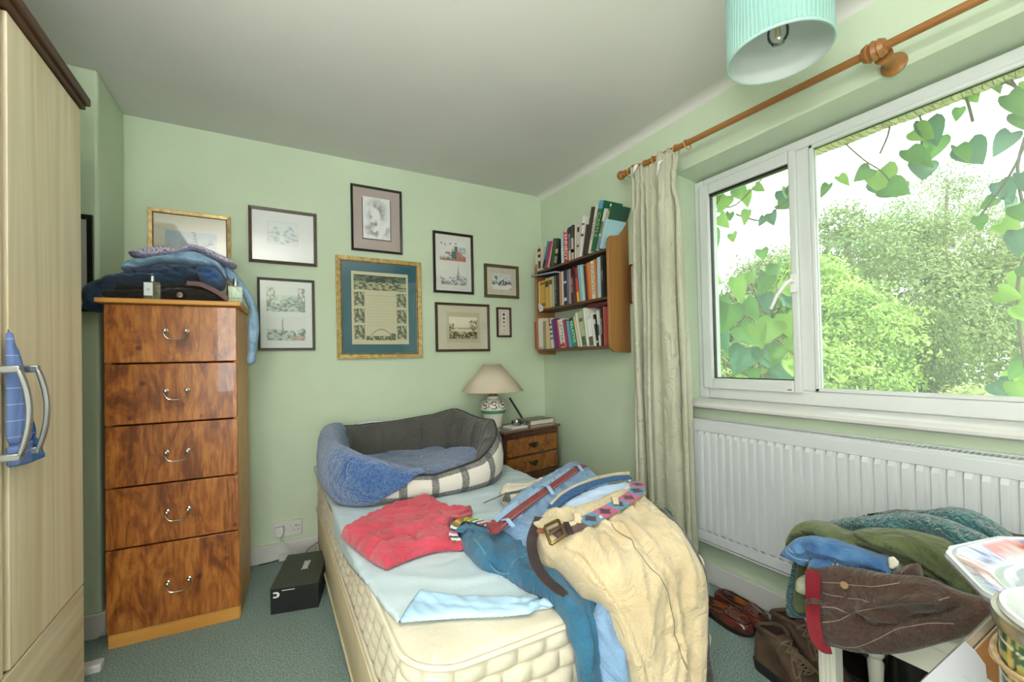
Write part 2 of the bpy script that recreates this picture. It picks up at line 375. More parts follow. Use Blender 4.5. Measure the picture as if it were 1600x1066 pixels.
for (a, b, c, d, xx) in ((y0-q, y1+qr, sz0+q, sz1-q, s0+.018), (MY-.028, WY1+.055, zb+.062, zt-.045, fx0+.02)):
    gk.box(xx, xx+.02, a, a-g, c, d); gk.box(xx, xx+.02, b, b+g, c, d); gk.box(xx, xx+.02, a, b, c, c+g); gk.box(xx-.004, xx+.02, a, b, d-.010, d)
gk.build('gasket', m_black, win)
bead = MB()
a, b, c, d = MY-.028, WY1+.055, zb+.062, zt-.045
bead.box(fx0-.004, fx0+.012, a, a-.016, c, d); bead.box(fx0-.004, fx0+.012, b, b+.016, c, d); bead.box(fx0-.004, fx0+.012, a, b, c, c+.016); bead.box(fx0-.004, fx0+.012, a, b, d-.016, d)
bead.build('glazing_bead', m_upvc, win, bev=.003)
m_glass = glass('window_glass', (.98, 1, .99), .03)
_N = m_glass.node_tree.nodes; _L = m_glass.node_tree.links; _mx = [n for n in _N if n.type == 'MIX_SHADER'][0]
_t = _N.new('ShaderNodeBsdfTranslucent'); _t.inputs[0].default_value = (1, 1, 1, 1); _m2 = _N.new('ShaderNodeMixShader'); _m2.inputs[0].default_value = .07   # pale veil mixed into the pane, standing in for the glare outside
_L.new(_mx.outputs[0], _m2.inputs[1]); _L.new(_t.outputs[0], _m2.inputs[2]); _L.new(_m2.outputs[0], _N['Material Output'].inputs[0])
bx(s0+.032, s0+.036, y0-q+.002, y1+qr-.002, sz0+q-.002, sz1-q+.002).build('window_pane', m_glass, win, smooth=0)
bx(fx0+.032, fx0+.036, a, b, c, d).build('window_pane', m_glass, win, smooth=0)
hd = MB(); hy = y1+.016; hz = 1.44
hd.box(s0-.012, s0, hy-.012, hy+.012, hz-.05, hz+.03); hd.tube([(s0-.008, hy, hz), (s0-.035, hy, hz), (s0-.045, hy+.012, hz-.01), (s0-.045, hy+.05, hz-.055), (s0-.043, hy+.082, hz-.115)], [.010, .010, .010, .009, .007], 10)
hd.build('window_handle', mat('white_handle', '#e6e6e6', .3), win)
sill = MB(); prof = [(fx0+.02, .893), (-.045, .893), (-.056, .888), (-.062, .878), (-.060, .868), (-.052, .862), (fx0+.02, .862)]
sill.prism(prof, WY1-.06, WY0+.02, 'y'); sill.build('window_sill', m_white, win)
fl = MB(); p = at(1246, 607, 'x', fx0-.005)
for i in range(7): fl.box(fx0-.02+random.random()*.012, fx0-.005, p[1]+i*.006, p[1]+i*.006+.007, zb+.062, zb+.066+random.random()*.008)
fl.build('debris', mat('rotten_wood', '#8a5a3c', .9, '#c29a78', 200), win)
# ------------------------------------------------------------------ radiator
rad = thing('radiator', 'white double panel radiator with vertical ribs beneath the window sill', 'radiator', (-.06, -2.2, .24))
RX = -.105; ry0, ry1, rz0, rz1 = -1.44, -3.0, .236, .817
fp = MB(); n_r = 42; pit = (ry0-ry1-.05)/n_r
fp.box(RX, RX+.012, ry0, ry1, rz0+.012, rz1-.012)
fp.box(RX-.004, RX, ry0, ry1, rz1-.055, rz1-.012); fp.box(RX-.004, RX, ry0, ry1, rz0+.012, rz0+.055)
fpo = fp.build('front_panel', m_rad, rad, bev=.003)
ribs = MB()
for i in range(n_r):
    c_ = ry0-.025-pit*(i+.5); w2, w1 = pit*.38, pit*.24; zz = [(rz0+.05, 0), (rz0+.068, .0105), (rz1-.072, .0105), (rz1-.052, 0)]
    vs = []
    for z, h in zz: vs += [(RX+.0005, c_-w2, z), (RX-h, c_-w1, z), (RX-h, c_+w1, z), (RX+.0005, c_+w2, z)]
    fs = []
    for j in range(3): fs += [(j*4+k, j*4+k+1, j*4+k+5, j*4+k+4) for k in range(3)]
    ribs.add(vs, fs+[(0, 1, 2, 3), (12, 13, 14, 15)])
ribs.build('rib', m_rad, rad, smooth=20)
bk = bx(-.03, -.018, ry0-.01, ry1+.01, rz0+.01, rz1-.012).build('back_panel', m_rad, rad, bev=.003)
gr = MB(); gr.box(RX, -.018, ry0+.003, ry0-.004, rz0+.005, rz1-.01); gr.box(RX, -.018, ry1-.003, ry1+.004, rz0+.005, rz1-.01)
gr.box(RX-.002, RX+.01, ry0+.003, ry1, rz1-.014, rz1); gr.box(-.026, -.016, ry0+.003, ry1, rz1-.014, rz1)
gr.box(RX, -.02, ry0, ry1, rz0-.001, rz0+.008)
gr.build('casing', m_rad, rad, bev=.002)
tg = MB(); yy = ry0-.01
while yy > ry1+.01: tg.box(RX+.008, -.024, yy, yy-.007, rz1-.012, rz1-.004); yy -= .0135
tg.build('top_grille', m_rad, rad, smooth=0)
# ------------------------------------------------------------------ curtain pole, rings, bracket
m_pine = wood('honey_pine', '#865729', '#a5733f', 5, (1, .1, 1), .35)
PA = at(975, 272, 'x', -.13); PB = at(1366, 80, 'x', -.13); PB2 = PB+(PB-PA)*.9
pole = thing('curtain_pole', 'honey pine curtain pole above the window with turned ball finial', 'curtain pole', tuple(PA))
MB().tube([tuple(PA), tuple(PB2)], .0135, 16).build('rod', m_pine, pole)
dY = Vector(PB-PA).normalized()
def turned(prof, base, d, seg=24):
    d = Vector(d).normalized(); a_ = Vector((0, 0, 1)) if abs(d.z) < .9 else Vector((1, 0, 0)); u_ = (a_-d*a_.dot(d)).normalized(); v_ = d.cross(u_)
    mm = Matrix(((u_.x, v_.x, d.x, base[0]), (u_.y, v_.y, d.y, base[1]), (u_.z, v_.z, d.z, base[2]), (0, 0, 0, 1)))
    b = MB(mm); b.lathe(prof, seg); return b
ballp = [(.001, -.047), (.014, -.043), (.022, -.034), (.025, -.022), (.022, -.010), (.013, -.002), (.012, .004), (.018, .008), (.019, .014), (.014, .018)]
turned(ballp, PA, dY).build('finial', m_pine, pole)
for k, t_ in enumerate((.040,)):
    turned([(.014, -.022), (.021, -.014), (.024, 0), (.021, .014), (.014, .022)], Vector(PA)+dY*.075, dY).build('collar', m_pine, pole)
br = turned([(.034, 0), (.037, .006), (.037, .012), (.026, .02), (.019, .03), (.018, .05), (.022, .07), (.026, .09)], (0, PB[1]-.01, PB[2]-.012), (-1, 0, .03)); br.build('bracket', m_pine, pole)
turned([(.014, -.034), (.024, -.030), (.031, -.016), (.026, -.012), (.033, 0), (.026, .012), (.031, .016), (.024, .030), (.014, .034)], PB, dY).build('bracket_cup', m_pine, pole)
# ------------------------------------------------------------------ curtain
m_curt = mat('curtain_cloth', '#babaa4', .9, '#c3c3af', 3, bump=.1, bscale=250, sheen=.15, trans=.12)
cur = thing('curtain', 'sage cream pleated curtain hanging floor length left of the window', 'curtain', (-.14, -1.3, 1.1))
def curtain_mesh():
    nu, nv = 200, 90; vs = []; uv = []
    for j in range(nv+1):
        t = j/nv; z = 2.118-t*(2.118-.175)
        for i in range(nu+1):
            s = i/nu
            ph = 2*PI*np.interp(s, [0, .42, .88, 1], [0, 4.1, 4.95, 6.0])+.3*math.sin(s*9+1)
            amp = .018+.018*min(1, t*3)
            if t < .05: amp = .012
            y = -1.130-s*.320
            # pinch below the heading, splay to the hem
            cx_ = -1.29; wdt = 1-.12*math.exp(-((t-.08)/.05)**2)+.06*t; y = cx_+(y-cx_)*wdt-.02*t
            y += .012*math.sin(ph*2+.7)*min(1, t*2)
            z2 = z+(.018*math.sin(s*11)+.012*math.sin(s*31))*max(0, 1-t*14)
            x = -.168+amp*math.sin(ph)*(.75+.5*vn(s*7, t*2.3, 5))+.012*(float(fbm(s*9, t*3.5, 3))-.5)*2
            if t < .06: x += .006*math.sin(s*2*PI*34)
            if t > .12: x += .014*math.sin(ph*.37+t*2)
            vs.append((x, y, z2)); uv.append((s, t))
    fs = [(j*(nu+1)+i, j*(nu+1)+i+1, (j+1)*(nu+1)+i+1, (j+1)*(nu+1)+i) for j in range(nv) for i in range(nu)]
    mb = MB(); mb.v = vs; mb.f = fs; mb.uv = uv; return mb
co = curtain_mesh().build('cloth', m_curt, cur, smooth=180, fix=False)
sd = co.modifiers.new('thickness', 'SOLIDIFY'); sd.thickness = .003
hm = MB(); 
for i in range(7): pass
m_ring = wood('ring_pine', '#b47a3c', '#cf9a5a', 6, (1, 1, 1), .4)
for i, t_ in enumerate((.03, .10, .135, .20, .235, .30, .335, .40)):
    c_ = Vector(PA)+dY*(t_+.02)+Vector((0, 0, -.008)); pts = []
    for k in range(20): a = 2*PI*k/20; pts.append(c_+Vector((.024*math.cos(a), .006*math.sin(a*1)*(1 if i % 2 else -1), .024*math.sin(a))))
    MB().tube(pts, .0032, 6, True).build('curtain_ring', m_ring, cur)
m_tape = mat('heading_tape', '#eceae4', .9)
for k, (u, v) in enumerate(((992, 268), (1030, 262))):
    p = at(u, v, 'x', -.20); q2 = [(p[1]+.02-.004*j+random.uniform(-.004, .004), p[2]-.03+random.uniform(-.006, .012)*(j % 2)+.008*j) for j in range(6)]
    MB().prism([(a_, b_) for a_, b_ in q2]+[(p[1]-.022, p[2]+.03), (p[1]+.006, p[2]+.034)], p[0]-.0, p[0]+.003, 'x').build('torn_tape', m_tape, cur)
# ------------------------------------------------------------------ ceiling pendant
SHX, SHY, SHZ, SHR = -.497, -2.093, 2.05, .142
pen = thing('pendant_lamp', 'pale turquoise pleated drum shade hanging from the ceiling near the window', 'ceiling lamp', (SHX, SHY, SHZ))
m_sh = mat('turquoise_silk', '#9fcac4', .7, '#abd4ce', 6, sheen=.3, trans=.35)
def shade_mesh():
    n = 288; mb = MB(); vs = []; rows = 6; hh = .20
    for j in range(rows):
        for i in range(n):
            a = 2*PI*i/n; r = SHR+(.0016 if i % 4 < 2 else -.0004); tw = .0 
            gather = .32*math.sin(a*3.0)  # pleats fan from side to side
            a2 = a+gather*(j/(rows-1))*.22
            vs.append((SHX+r*math.cos(a2), SHY+r*math.sin(a2), SHZ+.008+hh*j/(rows-1)))
    mb.v = vs; mb.f = [(j*n+i, j*n+(i+1) % n, (j+1)*n+(i+1) % n, (j+1)*n+i) for j in range(rows-1) for i in range(n)]; return mb
shade_mesh().build('lamp_shade', m_sh, pen, smooth=30, fix=False)
m_lining = mat('white_lining', '#dfe3e2', .6, trans=.3)
ln_ = MB().lathe([(SHR-.004, .0), (SHR-.004, .208)], 64, (SHX, SHY, SHZ), cap=False).build('lining', m_lining, pen, smooth=180)
for z_ in (.003, .205): MB().tube([(SHX+(SHR)*math.cos(2*PI*k/72), SHY+(SHR)*math.sin(2*PI*k/72), SHZ+z_) for k in range(72)], .004, 6, True).build('shade_rim', mat('turquoise_trim', '#a9d0ca', .6), pen)
MB().tube([(SHX, SHY, H), (SHX, SHY, SHZ+.19)], .004, 8).build('flex', m_white, pen)
MB().lathe([(.05, H-.03), (.05, H-.004), (.03, H)], 24, (SHX, SHY, 0)).build('ceiling_rose', m_white, pen)
hb = MB().lathe([(.020, .125), (.020, .19), (.012, .20)], 20, (SHX, SHY, SHZ)); 
for k in range(3): a = 2*PI*k/3+.4; hb.tube([(SHX+.018*math.cos(a), SHY+.018*math.sin(a), SHZ+.185), (SHX+SHR*math.cos(a), SHY+SHR*math.sin(a), SHZ+.185)], .002, 6)
hb.build('bulb_holder', m_white, pen)
MB().lathe([(.012, .128), (.014, .118), (.026, .095), (.030, .075), (.028, .055), (.018, .038), (.001, .033)], 24, (SHX, SHY, SHZ)).build('bulb', glass('bulb_glass', (.97, .97, .95), .12), pen)
fi = MB()
for k in range(4): a = PI*k/2; fi.tube([(SHX+.005*math.cos(a), SHY+.005*math.sin(a), SHZ+.11), (SHX+.009*math.cos(a), SHY+.009*math.sin(a), SHZ+.06)], .0013, 6)
fi.build('filament', mat('filament_amber', '#d9a860', .5), pen)
# ------------------------------------------------------------------ wardrobe
WDX = -2.45
war = thing('wardrobe', 'tall pale oak effect wardrobe with dark brown cornice against left wall', 'wardrobe', (-2.72, -1.6, 0))
m_oak = wood('pale_oak', '#d3be96', '#efe2c6', 3.2, (3, 3, .12), .5, lo=.28, hi=.66)
m_oakh = wood('pale_oak_across', '#cfba93', '#efe2c6', 3.2, (1, .2, 3), .5, lo=.3, hi=.7)
m_dk = wood('dark_walnut_trim', '#3e2617', '#5c3d29', 6, (1, .1, 1), .45)
m_gap = mat('brown_backing', '#74402b', .6)
bx(XL+.02, WDX-.02, -2.30, -.80, 0.0, 2.045).build('carcass', m_oak, war, bev=.002)
bx(WDX-.021, WDX-.012, -2.29, -.81, .02, 2.04).build('inner_front', m_gap, war)
bx(XL+.02, WDX+.025, -2.33, -.785, 2.045, 2.075).build('cornice', m_dk, war, bev=.006)
bx(XL+.02, WDX+.012, -2.33, -.79, 2.030, 2.047).build('cornice_bead', m_dk, war, bev=.003)
for k, (a, b) in enumerate(((-.80, -1.282), (-1.312, -1.794))):
    bx(WDX-.018, WDX, a, b, .385, 2.026).build('door', m_oak, war, bev=.002)
for k, (z0_, z1_) in enumerate(((.045, .378),)):
    bx(WDX-.018, WDX, -.80, -1.55, z0_, z1_).build('drawer', m_oakh, war, bev=.002)
bx(WDX-.018, WDX, -1.56, -2.30, .045, .378).build('drawer', m_oakh, war, bev=.002)
bx(WDX-.018, WDX-.004, -.80, -2.30, 0, .04).build('plinth', m_oakh, war, bev=.002)
bx(WDX-.018, WDX, -1.80, -2.29, .385, 2.026).build('door', m_oak, war, bev=.002)
for yb, sgn in ((-1.250, 1), (-1.345, -1)):
    pts = []; h2 = MB(); zc = 1.02; hh = .105
    for k in range(13):
        t = -1+2*k/12; pts.append((WDX+.040+.018*(1-t*t), yb, zc+t*hh))
    sec = []
    vs = []; fs = []
    for (x, y, z) in pts: wv = .0085; vs += [(x-.005, y-wv, z), (x+.005, y-wv, z), (x+.005, y+wv, z), (x-.005, y+wv, z)]
    for k in range(12): fs += [(k*4+i, k*4+(i+1) % 4, (k+1)*4+(i+1) % 4, (k+1)*4+i) for i in range(4)]
    h2.add(vs, fs+[(3, 2, 1, 0), (48, 49, 50, 51)])
    for s_ in (-1, 1): h2.box(WDX, WDX+.044, yb-.0085, yb+.0085, zc+s_*hh-.009, zc+s_*hh+.009)
    h2.build('handle', m_steel, war, bev=.003)
# checked blue shirt caught between the doors
def plaid(name, base, c_a, c_b, pa=.05, pb=.05, wa=.1, wb=.1, c_c=None, rough=.9, noise=0.0, coord='UV', bump=.1, off=(0, 0)):
    if name in MATS: return MATS[name]
    M = mat(name, base, rough, bump=bump, bscale=300); nt = M.node_tree; N = nt.nodes; L = nt.links; b = N['Principled BSDF']
    tc = N.new('ShaderNodeTexCoord'); sp = N.new('ShaderNodeSeparateXYZ'); L.new(tc.outputs[coord], sp.inputs[0])
    def stripe(sock, per, wd, o):
        a = N.new('ShaderNodeMath'); a.operation = 'ADD'; a.inputs[1].default_value = 50*per+o; L.new(sock, a.inputs[0])
        m1 = N.new('ShaderNodeMath'); m1.operation = 'MODULO'; m1.inputs[1].default_value = per; L.new(a.outputs[0], m1.inputs[0])
        m2 = N.new('ShaderNodeMath'); m2.operation = 'LESS_THAN'; m2.inputs[1].default_value = per*wd; L.new(m1.outputs[0], m2.inputs[0]); return m2.outputs[0]
    prev = None
    cur_ = (*lin(base), 1)
    for sock, per, wd, cc, o in ((sp.outputs[0], pa, wa, c_a, off[0]), (sp.outputs[1], pb, wb, c_b, off[1])):
        mx = N.new('ShaderNodeMix'); mx.data_type = 'RGBA'; f = stripe(sock, per, wd, o)
        fm = N.new('ShaderNodeMath'); fm.operation = 'MULTIPLY'; L.new(f, fm.inputs[0]); fm.inputs[1].default_value = .8
        if noise:
            nn = N.new('ShaderNodeTexNoise'); nn.inputs['Scale'].default_value = 220; L.new(tc.outputs['Object'], nn.inputs['Vector'])
            mr = N.new('ShaderNodeMath'); mr.operation = 'MULTIPLY_ADD'; L.new(nn.outputs[0], mr.inputs[0]); mr.inputs[1].default_value = noise; mr.inputs[2].default_value = .8-noise*.5; L.new(mr.outputs[0], fm.inputs[1])
        L.new(fm.outputs[0], mx.inputs[0])
        if prev is None: mx.inputs[6].default_value = cur_
        else: L.new(prev, mx.inputs[6])
        mx.inputs[7].default_value = (*lin(cc), 1); prev = mx.outputs[2]
    L.new(prev, b.inputs['Base Color']); return M
m_chk = plaid('blue_check_cotton', '#3f70ad', '#6f83b8', '#b5b9cc', .025, .040, .08, .05)
F = plane_x(WDX+.012)
sh = thing('checked_shirt', 'blue checked shirt sleeve caught between the wardrobe doors behind the handles', 'shirt', tuple(at(30, 640, 'x', WDX+.012)))
patch('sleeve', m_chk, [(12, 515), (17, 530), (27, 560), (34, 600), (42, 645), (48, 680), (36, 700), (14, 692), (12, 640), (11, 570)], F, .016, .008, .03, .004, .006, (.2, .02), PI/2, 3, parent=sh,
      creases=[([(16, 540), (30, 620), (36, 690)], -.006, .006)])
patch('cuff', m_chk, [(24, 690), (46, 680), (55, 697), (62, 717), (40, 726), (14, 731), (13, 700)], F, .018, .008, .015, .004, .002, (.1, .02), 0, 4, parent=sh, smooth_poly=False)
# ------------------------------------------------------------------ chest of drawers
CA = np.array([-2.461, -.529]); CB = np.array([-2.010, -.557]); cdir = (CB-CA)/np.linalg.norm(CB-CA); cw_ = np.linalg.norm(CB-CA); cang = math.atan2(cdir[1], cdir[0])
MC = Matrix.Translation((CA[0], CA[1], 0)) @ Matrix.Rotation(cang, 4, 'Z')
chest = thing('chest_of_drawers', 'tall narrow knotty orange wood chest of five drawers against back wall', 'chest of drawers', tuple(MC @ Vector((cw_/2, .25, 0))))
def chest_wood(name, c1, c2, c3):
    M = mat(name, c1, .32, coat=.25); N = M.node_tree.nodes; L = M.node_tree.links; b = N['Principled BSDF']; tc = N.new('ShaderNodeTexCoord')
    geo = N.new('ShaderNodeObjectInfo'); va = N.new('ShaderNodeVectorMath'); va.operation = 'ADD'; L.new(tc.outputs['Object'], va.inputs[0])
    mm = N.new('ShaderNodeMath'); mm.operation = 'MULTIPLY'; mm.inputs[1].default_value = 13; L.new(geo.outputs['Random'], mm.inputs[0]); L.new(mm.outputs[0], va.inputs[1])
    mp = N.new('ShaderNodeMapping'); mp.inputs['Scale'].default_value = (1.5, 1, .5); mp.inputs['Rotation'].default_value = (0, .35, 0); L.new(va.outputs[0], mp.inputs[0])
    n1 = N.new('ShaderNodeTexNoise'); n1.inputs['Scale'].default_value = 7; n1.inputs['Detail'].default_value = 10; n1.inputs['Distortion'].default_value = 1.7; n1.inputs['Roughness'].default_value = .68; L.new(mp.outputs[0], n1.inputs['Vector'])
    mp2 = N.new('ShaderNodeMapping'); mp2.inputs['Scale'].default_value = (1, 1, .12); mp2.inputs['Rotation'].default_value = (0, .2, 0); L.new(va.outputs[0], mp2.inputs[0])
    n2 = N.new('ShaderNodeTexNoise'); n2.inputs['Scale'].default_value = 60; n2.inputs['Detail'].default_value = 5; n2.inputs['Distortion'].default_value = 1.0; L.new(mp2.outputs[0], n2.inputs['Vector'])
    r = N.new('ShaderNodeValToRGB'); e = r.color_ramp.elements; e[0].position = .385; e[0].color = (*lin(c3), 1); e[1].position = .50; e[1].color = (*lin(c1), 1); e2 = e.new(.62); e2.color = (*lin(c2), 1)
    L.new(n1.outputs[0], r.inputs[0]); r2 = N.new('ShaderNodeValToRGB'); r2.color_ramp.elements[0].position = .35; r2.color_ramp.elements[0].color = (.55, .45, .4, 1); r2.color_ramp.elements[1].position = .58; r2.color_ramp.elements[1].color = (1, 1, 1, 1); L.new(n2.outputs[0], r2.inputs[0])
    mx = N.new('ShaderNodeMix'); mx.data_type = 'RGBA'; mx.blend_type = 'MULTIPLY'; mx.inputs[0].default_value = .8; L.new(r.outputs[0], mx.inputs[6]); L.new(r2.outputs[0], mx.inputs[7])
    # knots
    vo = N.new('ShaderNodeTexVoronoi'); vo.inputs['Scale'].default_value = 9; L.new(va.outputs[0], vo.inputs['Vector']); r3 = N.new('ShaderNodeValToRGB'); r3.color_ramp.elements[0].position = .06; r3.color_ramp.elements[0].color = (.35, .2, .12, 1); r3.color_ramp.elements[1].position = .13; r3.color_ramp.elements[1].color = (1, 1, 1, 1); L.new(vo.outputs['Distance'], r3.inputs[0])
    m3 = N.new('ShaderNodeMix'); m3.data_type = 'RGBA'; m3.blend_type = 'MULTIPLY'; m3.inputs[0].default_value = .8; L.new(mx.outputs[2], m3.inputs[6]); L.new(r3.outputs[0], m3.inputs[7]); L.new(m3.outputs[2], b.inputs['Base Color']); return M
m_knot = chest_wood('brushed_knotty_pine', '#a8642b', '#bd7b3a', '#7a431f')
m_lt = wood('light_pine', '#c68a3e', '#d9a052', 5, (.15, 1, 1), .4)
def cbox(x0, x1, y0, y1, z0, z1): return MB(MC).box(x0, x1, y0, y1, z0, z1)
cb = MB(MC); cb.box(0, .018, .012, .40, 0, 1.382); cb.box(cw_-.018, cw_, .012, .40, 0, 1.382); cb.box(.018, cw_-.018, .39, .40, 0, 1.382); cb.box(.018, cw_-.018, .012, .39, .05, .07)
cb.box(.018, cw_-.018, .012, .39, 1.36, 1.382)
cb.build('carcass', m_lt, chest, bev=.0015)
cbox(-.022, cw_+.018, -.028, .41, 1.382, 1.402).build('top', m_lt, chest, bev=.004)
MB(MC).box(.004, cw_-.004, .006, .02, 0, .062).build('plinth', m_lt, chest, bev=.0015)
zs = [.068, .340, .604, .864, 1.122, 1.380]   # measured from the photo below
zs = [at(166, v, 'y', CA[1])[2] for v in (995, 862, 765, 667, 569, 474)]
for i in range(5):
    d_ = cbox(.001, cw_-.001, -.006, .014, zs[i]+.003, zs[i+1]-.003).build('drawer', m_knot, chest, bev=.003, org=None)
    zc = at(278, (914, 804, 712, 617, 524)[i], 'y', -.55)[2]+.006
    hx = at(278, 700, 'y', -.55)[0]-CA[0]
    hm_ = MB(MC)
    for s_ in (-1, 1): hm_.lathe([(.011, -.006), (.010, -.012), (.005, -.015), (.005, -.020), (.008, -.024), (.006, -.030), (.001, -.032)], 14, (hx+s_*.036, 0, zc+.012), 'y')
    P_ = [(-.036, .012), (-.043, .006), (-.038, -.002), (-.034, -.012), (-.026, -.021), (-.014, -.024), (0, -.0245), (.014, -.024), (.026, -.021), (.034, -.012), (.038, -.002), (.043, .006), (.036, .012)]
    hm_.tube([(hx+a, -.028, zc+b) for a, b in P_], [.0025]*3+[.003]*3+[.004]+[.003]*3+[.0025]*3, 8)
    hm_.build('handle', m_chrome, d_)
# ------------------------------------------------------------------ clothes and bottles on the chest
def cotton(name, c1, c2=None, b=.25, bs=220, **k): return mat(name, c1, .92, c2 or c1, k.pop('scale', 14), bump=b, bscale=bs, sheen=.2, **k)
PY = plane_y(-.42)
def gt(name, label, cat, px, c='y', val=-.42, group=None): return thing(name, label, cat, tuple(at(px[0], px[1], c, val)), group)
def e3(u, v, F_, z):  # a hidden lower rim point: pixel column u on the surface, at height z
    q = F_.px(u, v); X, _ = F_.pos(np.array([q[0]]), np.array([q[1]])); return (X[0, 0], X[0, 1], z)
m_navy = cotton('navy_knit', '#1d2f4c', '#26405f', .4, 300)
m_sky = cotton('sky_blue_cotton', '#7fa3c4', '#94b4cf')
m_blk = cotton('black_cloth', '#17140f', '#25211b')
m_mid = cotton('mid_blue_knit', '#2f5385', '#3c6698', .4, 300)
g = gt('trousers', 'folded black trousers at the bottom of the clothes pile on the tall chest', 'trousers', (260, 455), val=-.40)
patch('folded_cloth', m_blk, [(163, 452), (172, 449), (199, 445), (225, 447), (289, 443), (326, 450), (350, 460), e3(356, 470, PY, 1.425), e3(354, 470, PY, 1.407), e3(260, 464, PY, 1.407), e3(166, 460, PY, 1.407)], PY, .075, .06, .035, .006, .006, (.2, .012), .05, 11, parent=g,
      creases=[([(172, 454), (230, 456), (300, 452), (345, 466)], -.02, .004), ([(200, 449), (260, 449), (320, 455)], -.012, .003)])
g = gt('jumper', 'navy blue jumper with sleeve drooping off the left side of the tall chest', 'jumper', (230, 440))
patch('body', m_navy, [(200, 427), (225, 421), (255, 413), (278, 415), (298, 418), (309, 424), (318, 434), (310, 441), (290, 445), (270, 446), (240, 448), (215, 450), (185, 449), (165, 452), (158, 446), (170, 433)], PY, .115, .08, .035, .006, .012, (.16, .02), -.2, 12, parent=g,
      creases=[([(250, 418), (262, 436), (300, 440)], -.03, .006), ([(255, 414), (285, 432), (316, 436)], -.02, .005), ([(185, 434), (215, 432), (240, 424)], -.02, .005)])
patch('sleeve', m_navy, [(180, 430), (161, 434), (138, 443), (127, 456), (129, 474), (127, 480), (135, 485), (148, 488), (162, 487), (163, 470), (168, 456), (185, 450)], plane_y(-.46), .05, .04, .04, .006, .008, (.12, .03), .9, 13, parent=g,
      creases=[([(160, 448), (152, 462), (150, 484)], -.02, .006), ([(132, 476), (145, 478), (160, 470)], -.015, .004)])
g = gt('jumper', 'mid blue jumper folded under the right end of the clothes pile on the tall chest', 'jumper', (335, 435))
patch('folded_cloth', m_mid, [(307, 428), (312, 421), (326, 419), (343, 424), (352, 436), (353, 449), (345, 455), (330, 452), (316, 443)], PY, .12, .07, .025, .006, .008, (.12, .02), -.5, 14, parent=g,
      creases=[([(310, 430), (330, 432), (342, 425)], -.022, .004), ([(322, 444), (338, 438), (348, 446)], -.022, .004)])
g = gt('shirt', 'light blue shirt folded on the tall chest, one sleeve hanging down its right side', 'shirt', (290, 410))
patch('folded_cloth', m_sky, [(193, 425), (197, 413), (210, 406), (232, 404), (260, 399), (290, 395), (310, 396), (330, 403), (346, 413), (354, 425), (354, 440), (345, 430), (330, 421), (307, 420), (285, 417), (255, 414), (235, 420), (215, 424)], PY, .095, .07, .03, .006, .010, (.2, .02), -.1, 15, parent=g,
      creases=[([(255, 410), (290, 405), (325, 412), (350, 430)], -.016, .0035), ([(270, 404), (300, 400), (335, 408)], -.016, .003), ([(205, 416), (222, 418), (232, 408)], -.02, .005)])
patch('sleeve', m_sky, [(349, 416), (362, 420), (376, 436), (390, 455), (401, 478), (405, 510), (403, 532), (400, 555), (399, 566), (390, 571), (384, 566), (387, 550), (386, 520), (388, 498), (387, 480), (378, 462), (362, 444), (352, 430)], plane_y(-.40), .035, .03, .03, .006, .006, (.15, .03), 1.2, 16, parent=g,
      creases=[([(384, 549), (394, 551), (402, 549)], -.01, .003), ([(370, 440), (388, 470), (396, 520)], -.01, .006)])
m_flor = mat('floral_cotton', '#b9b4cc', .9, '#6a4a63', 120, detail=2, lo=.56, hi=.60, bump=.1)
g = gt('shirt', 'small patterned lilac grey shirt folded on top of the clothes pile', 'shirt', (290, 400))
patch('folded_cloth', m_flor, [(203, 400), (218, 395), (235, 391), (255, 389), (279, 391), (297, 386), (311, 387), (335, 396), (362, 409), (371, 416), (362, 420), (345, 414), (328, 406), (306, 396), (290, 400), (268, 404), (240, 409), (222, 407)], plane_y(-.42), .11, .08, .02, .005, .006, (.2, .015), -.1, 17, parent=g,
      creases=[([(225, 402), (262, 399), (300, 391)], -.016, .003), ([(308, 390), (335, 402), (362, 415)], -.016, .003)])
m_redl = mat('oxblood_leather', '#451210', .4, '#5e1d1a', 20)
g = gt('belt', 'oxblood leather belt coiled on the black trousers on the tall chest', 'belt', (325, 455), val=-.50)
strip('strap', m_redl, [(292, 443), (310, 444), (325, 449), (342, 458), (356, 468)], plane_y(-.505), .020, .004, parent=g)
MB().lathe([(.001, .010), (.010, .008), (.016, 0), (.012, -.006), (.001, -.007)], 20, tuple(at(281, 461, 'y', -.505)), 'y').build('buckle', mat('dark_buckle', '#3a1c18', .25, spec=.8), g)
m_btl = glass('clear_bottle_glass', (.93, .97, .95), .16, .03)
def bottle(u0, u1, vb, label):
    a = at(u0, vb, 'y', -.532); b_ = at(u1, vb, 'y', -.532); cx_ = (a[0]+b_[0])/2; wd = (b_[0]-a[0]); z0_ = 1.4025; h_ = wd*1.32
    t = thing('perfume_bottle', label, 'bottle', (cx_, -.52, z0_), 'perfume bottles on the tall chest')
    d = .013; bx(cx_-wd/2, cx_+wd/2, -.52-d, -.52+d, z0_, z0_+h_).build('bottle_body', m_btl, t, bev=.003)
    bx(cx_-wd/2+.004, cx_+wd/2-.004, -.52-d+.004, -.52+d-.004, z0_+.006, z0_+h_*.30).build('perfume', glass('perfume_liquid', (.86, .9, .84), .12), t, bev=.002)
    MB().lathe([(.0105, z0_+h_), (.0105, z0_+h_+.032), (.009, z0_+h_+.034)], 24, (cx_, -.52, 0)).build('cap', m_steel, t)
    MB().tube([(cx_, -.52, z0_+.008), (cx_, -.52, z0_+h_)], .0012, 6).build('dip_tube', m_white, t)
    return t, cx_, z0_, wd, h_
t, cx_, z0_, wd, h_ = bottle(223, 251, 466, 'square clear perfume bottle with white label 25 at left on the tall chest')
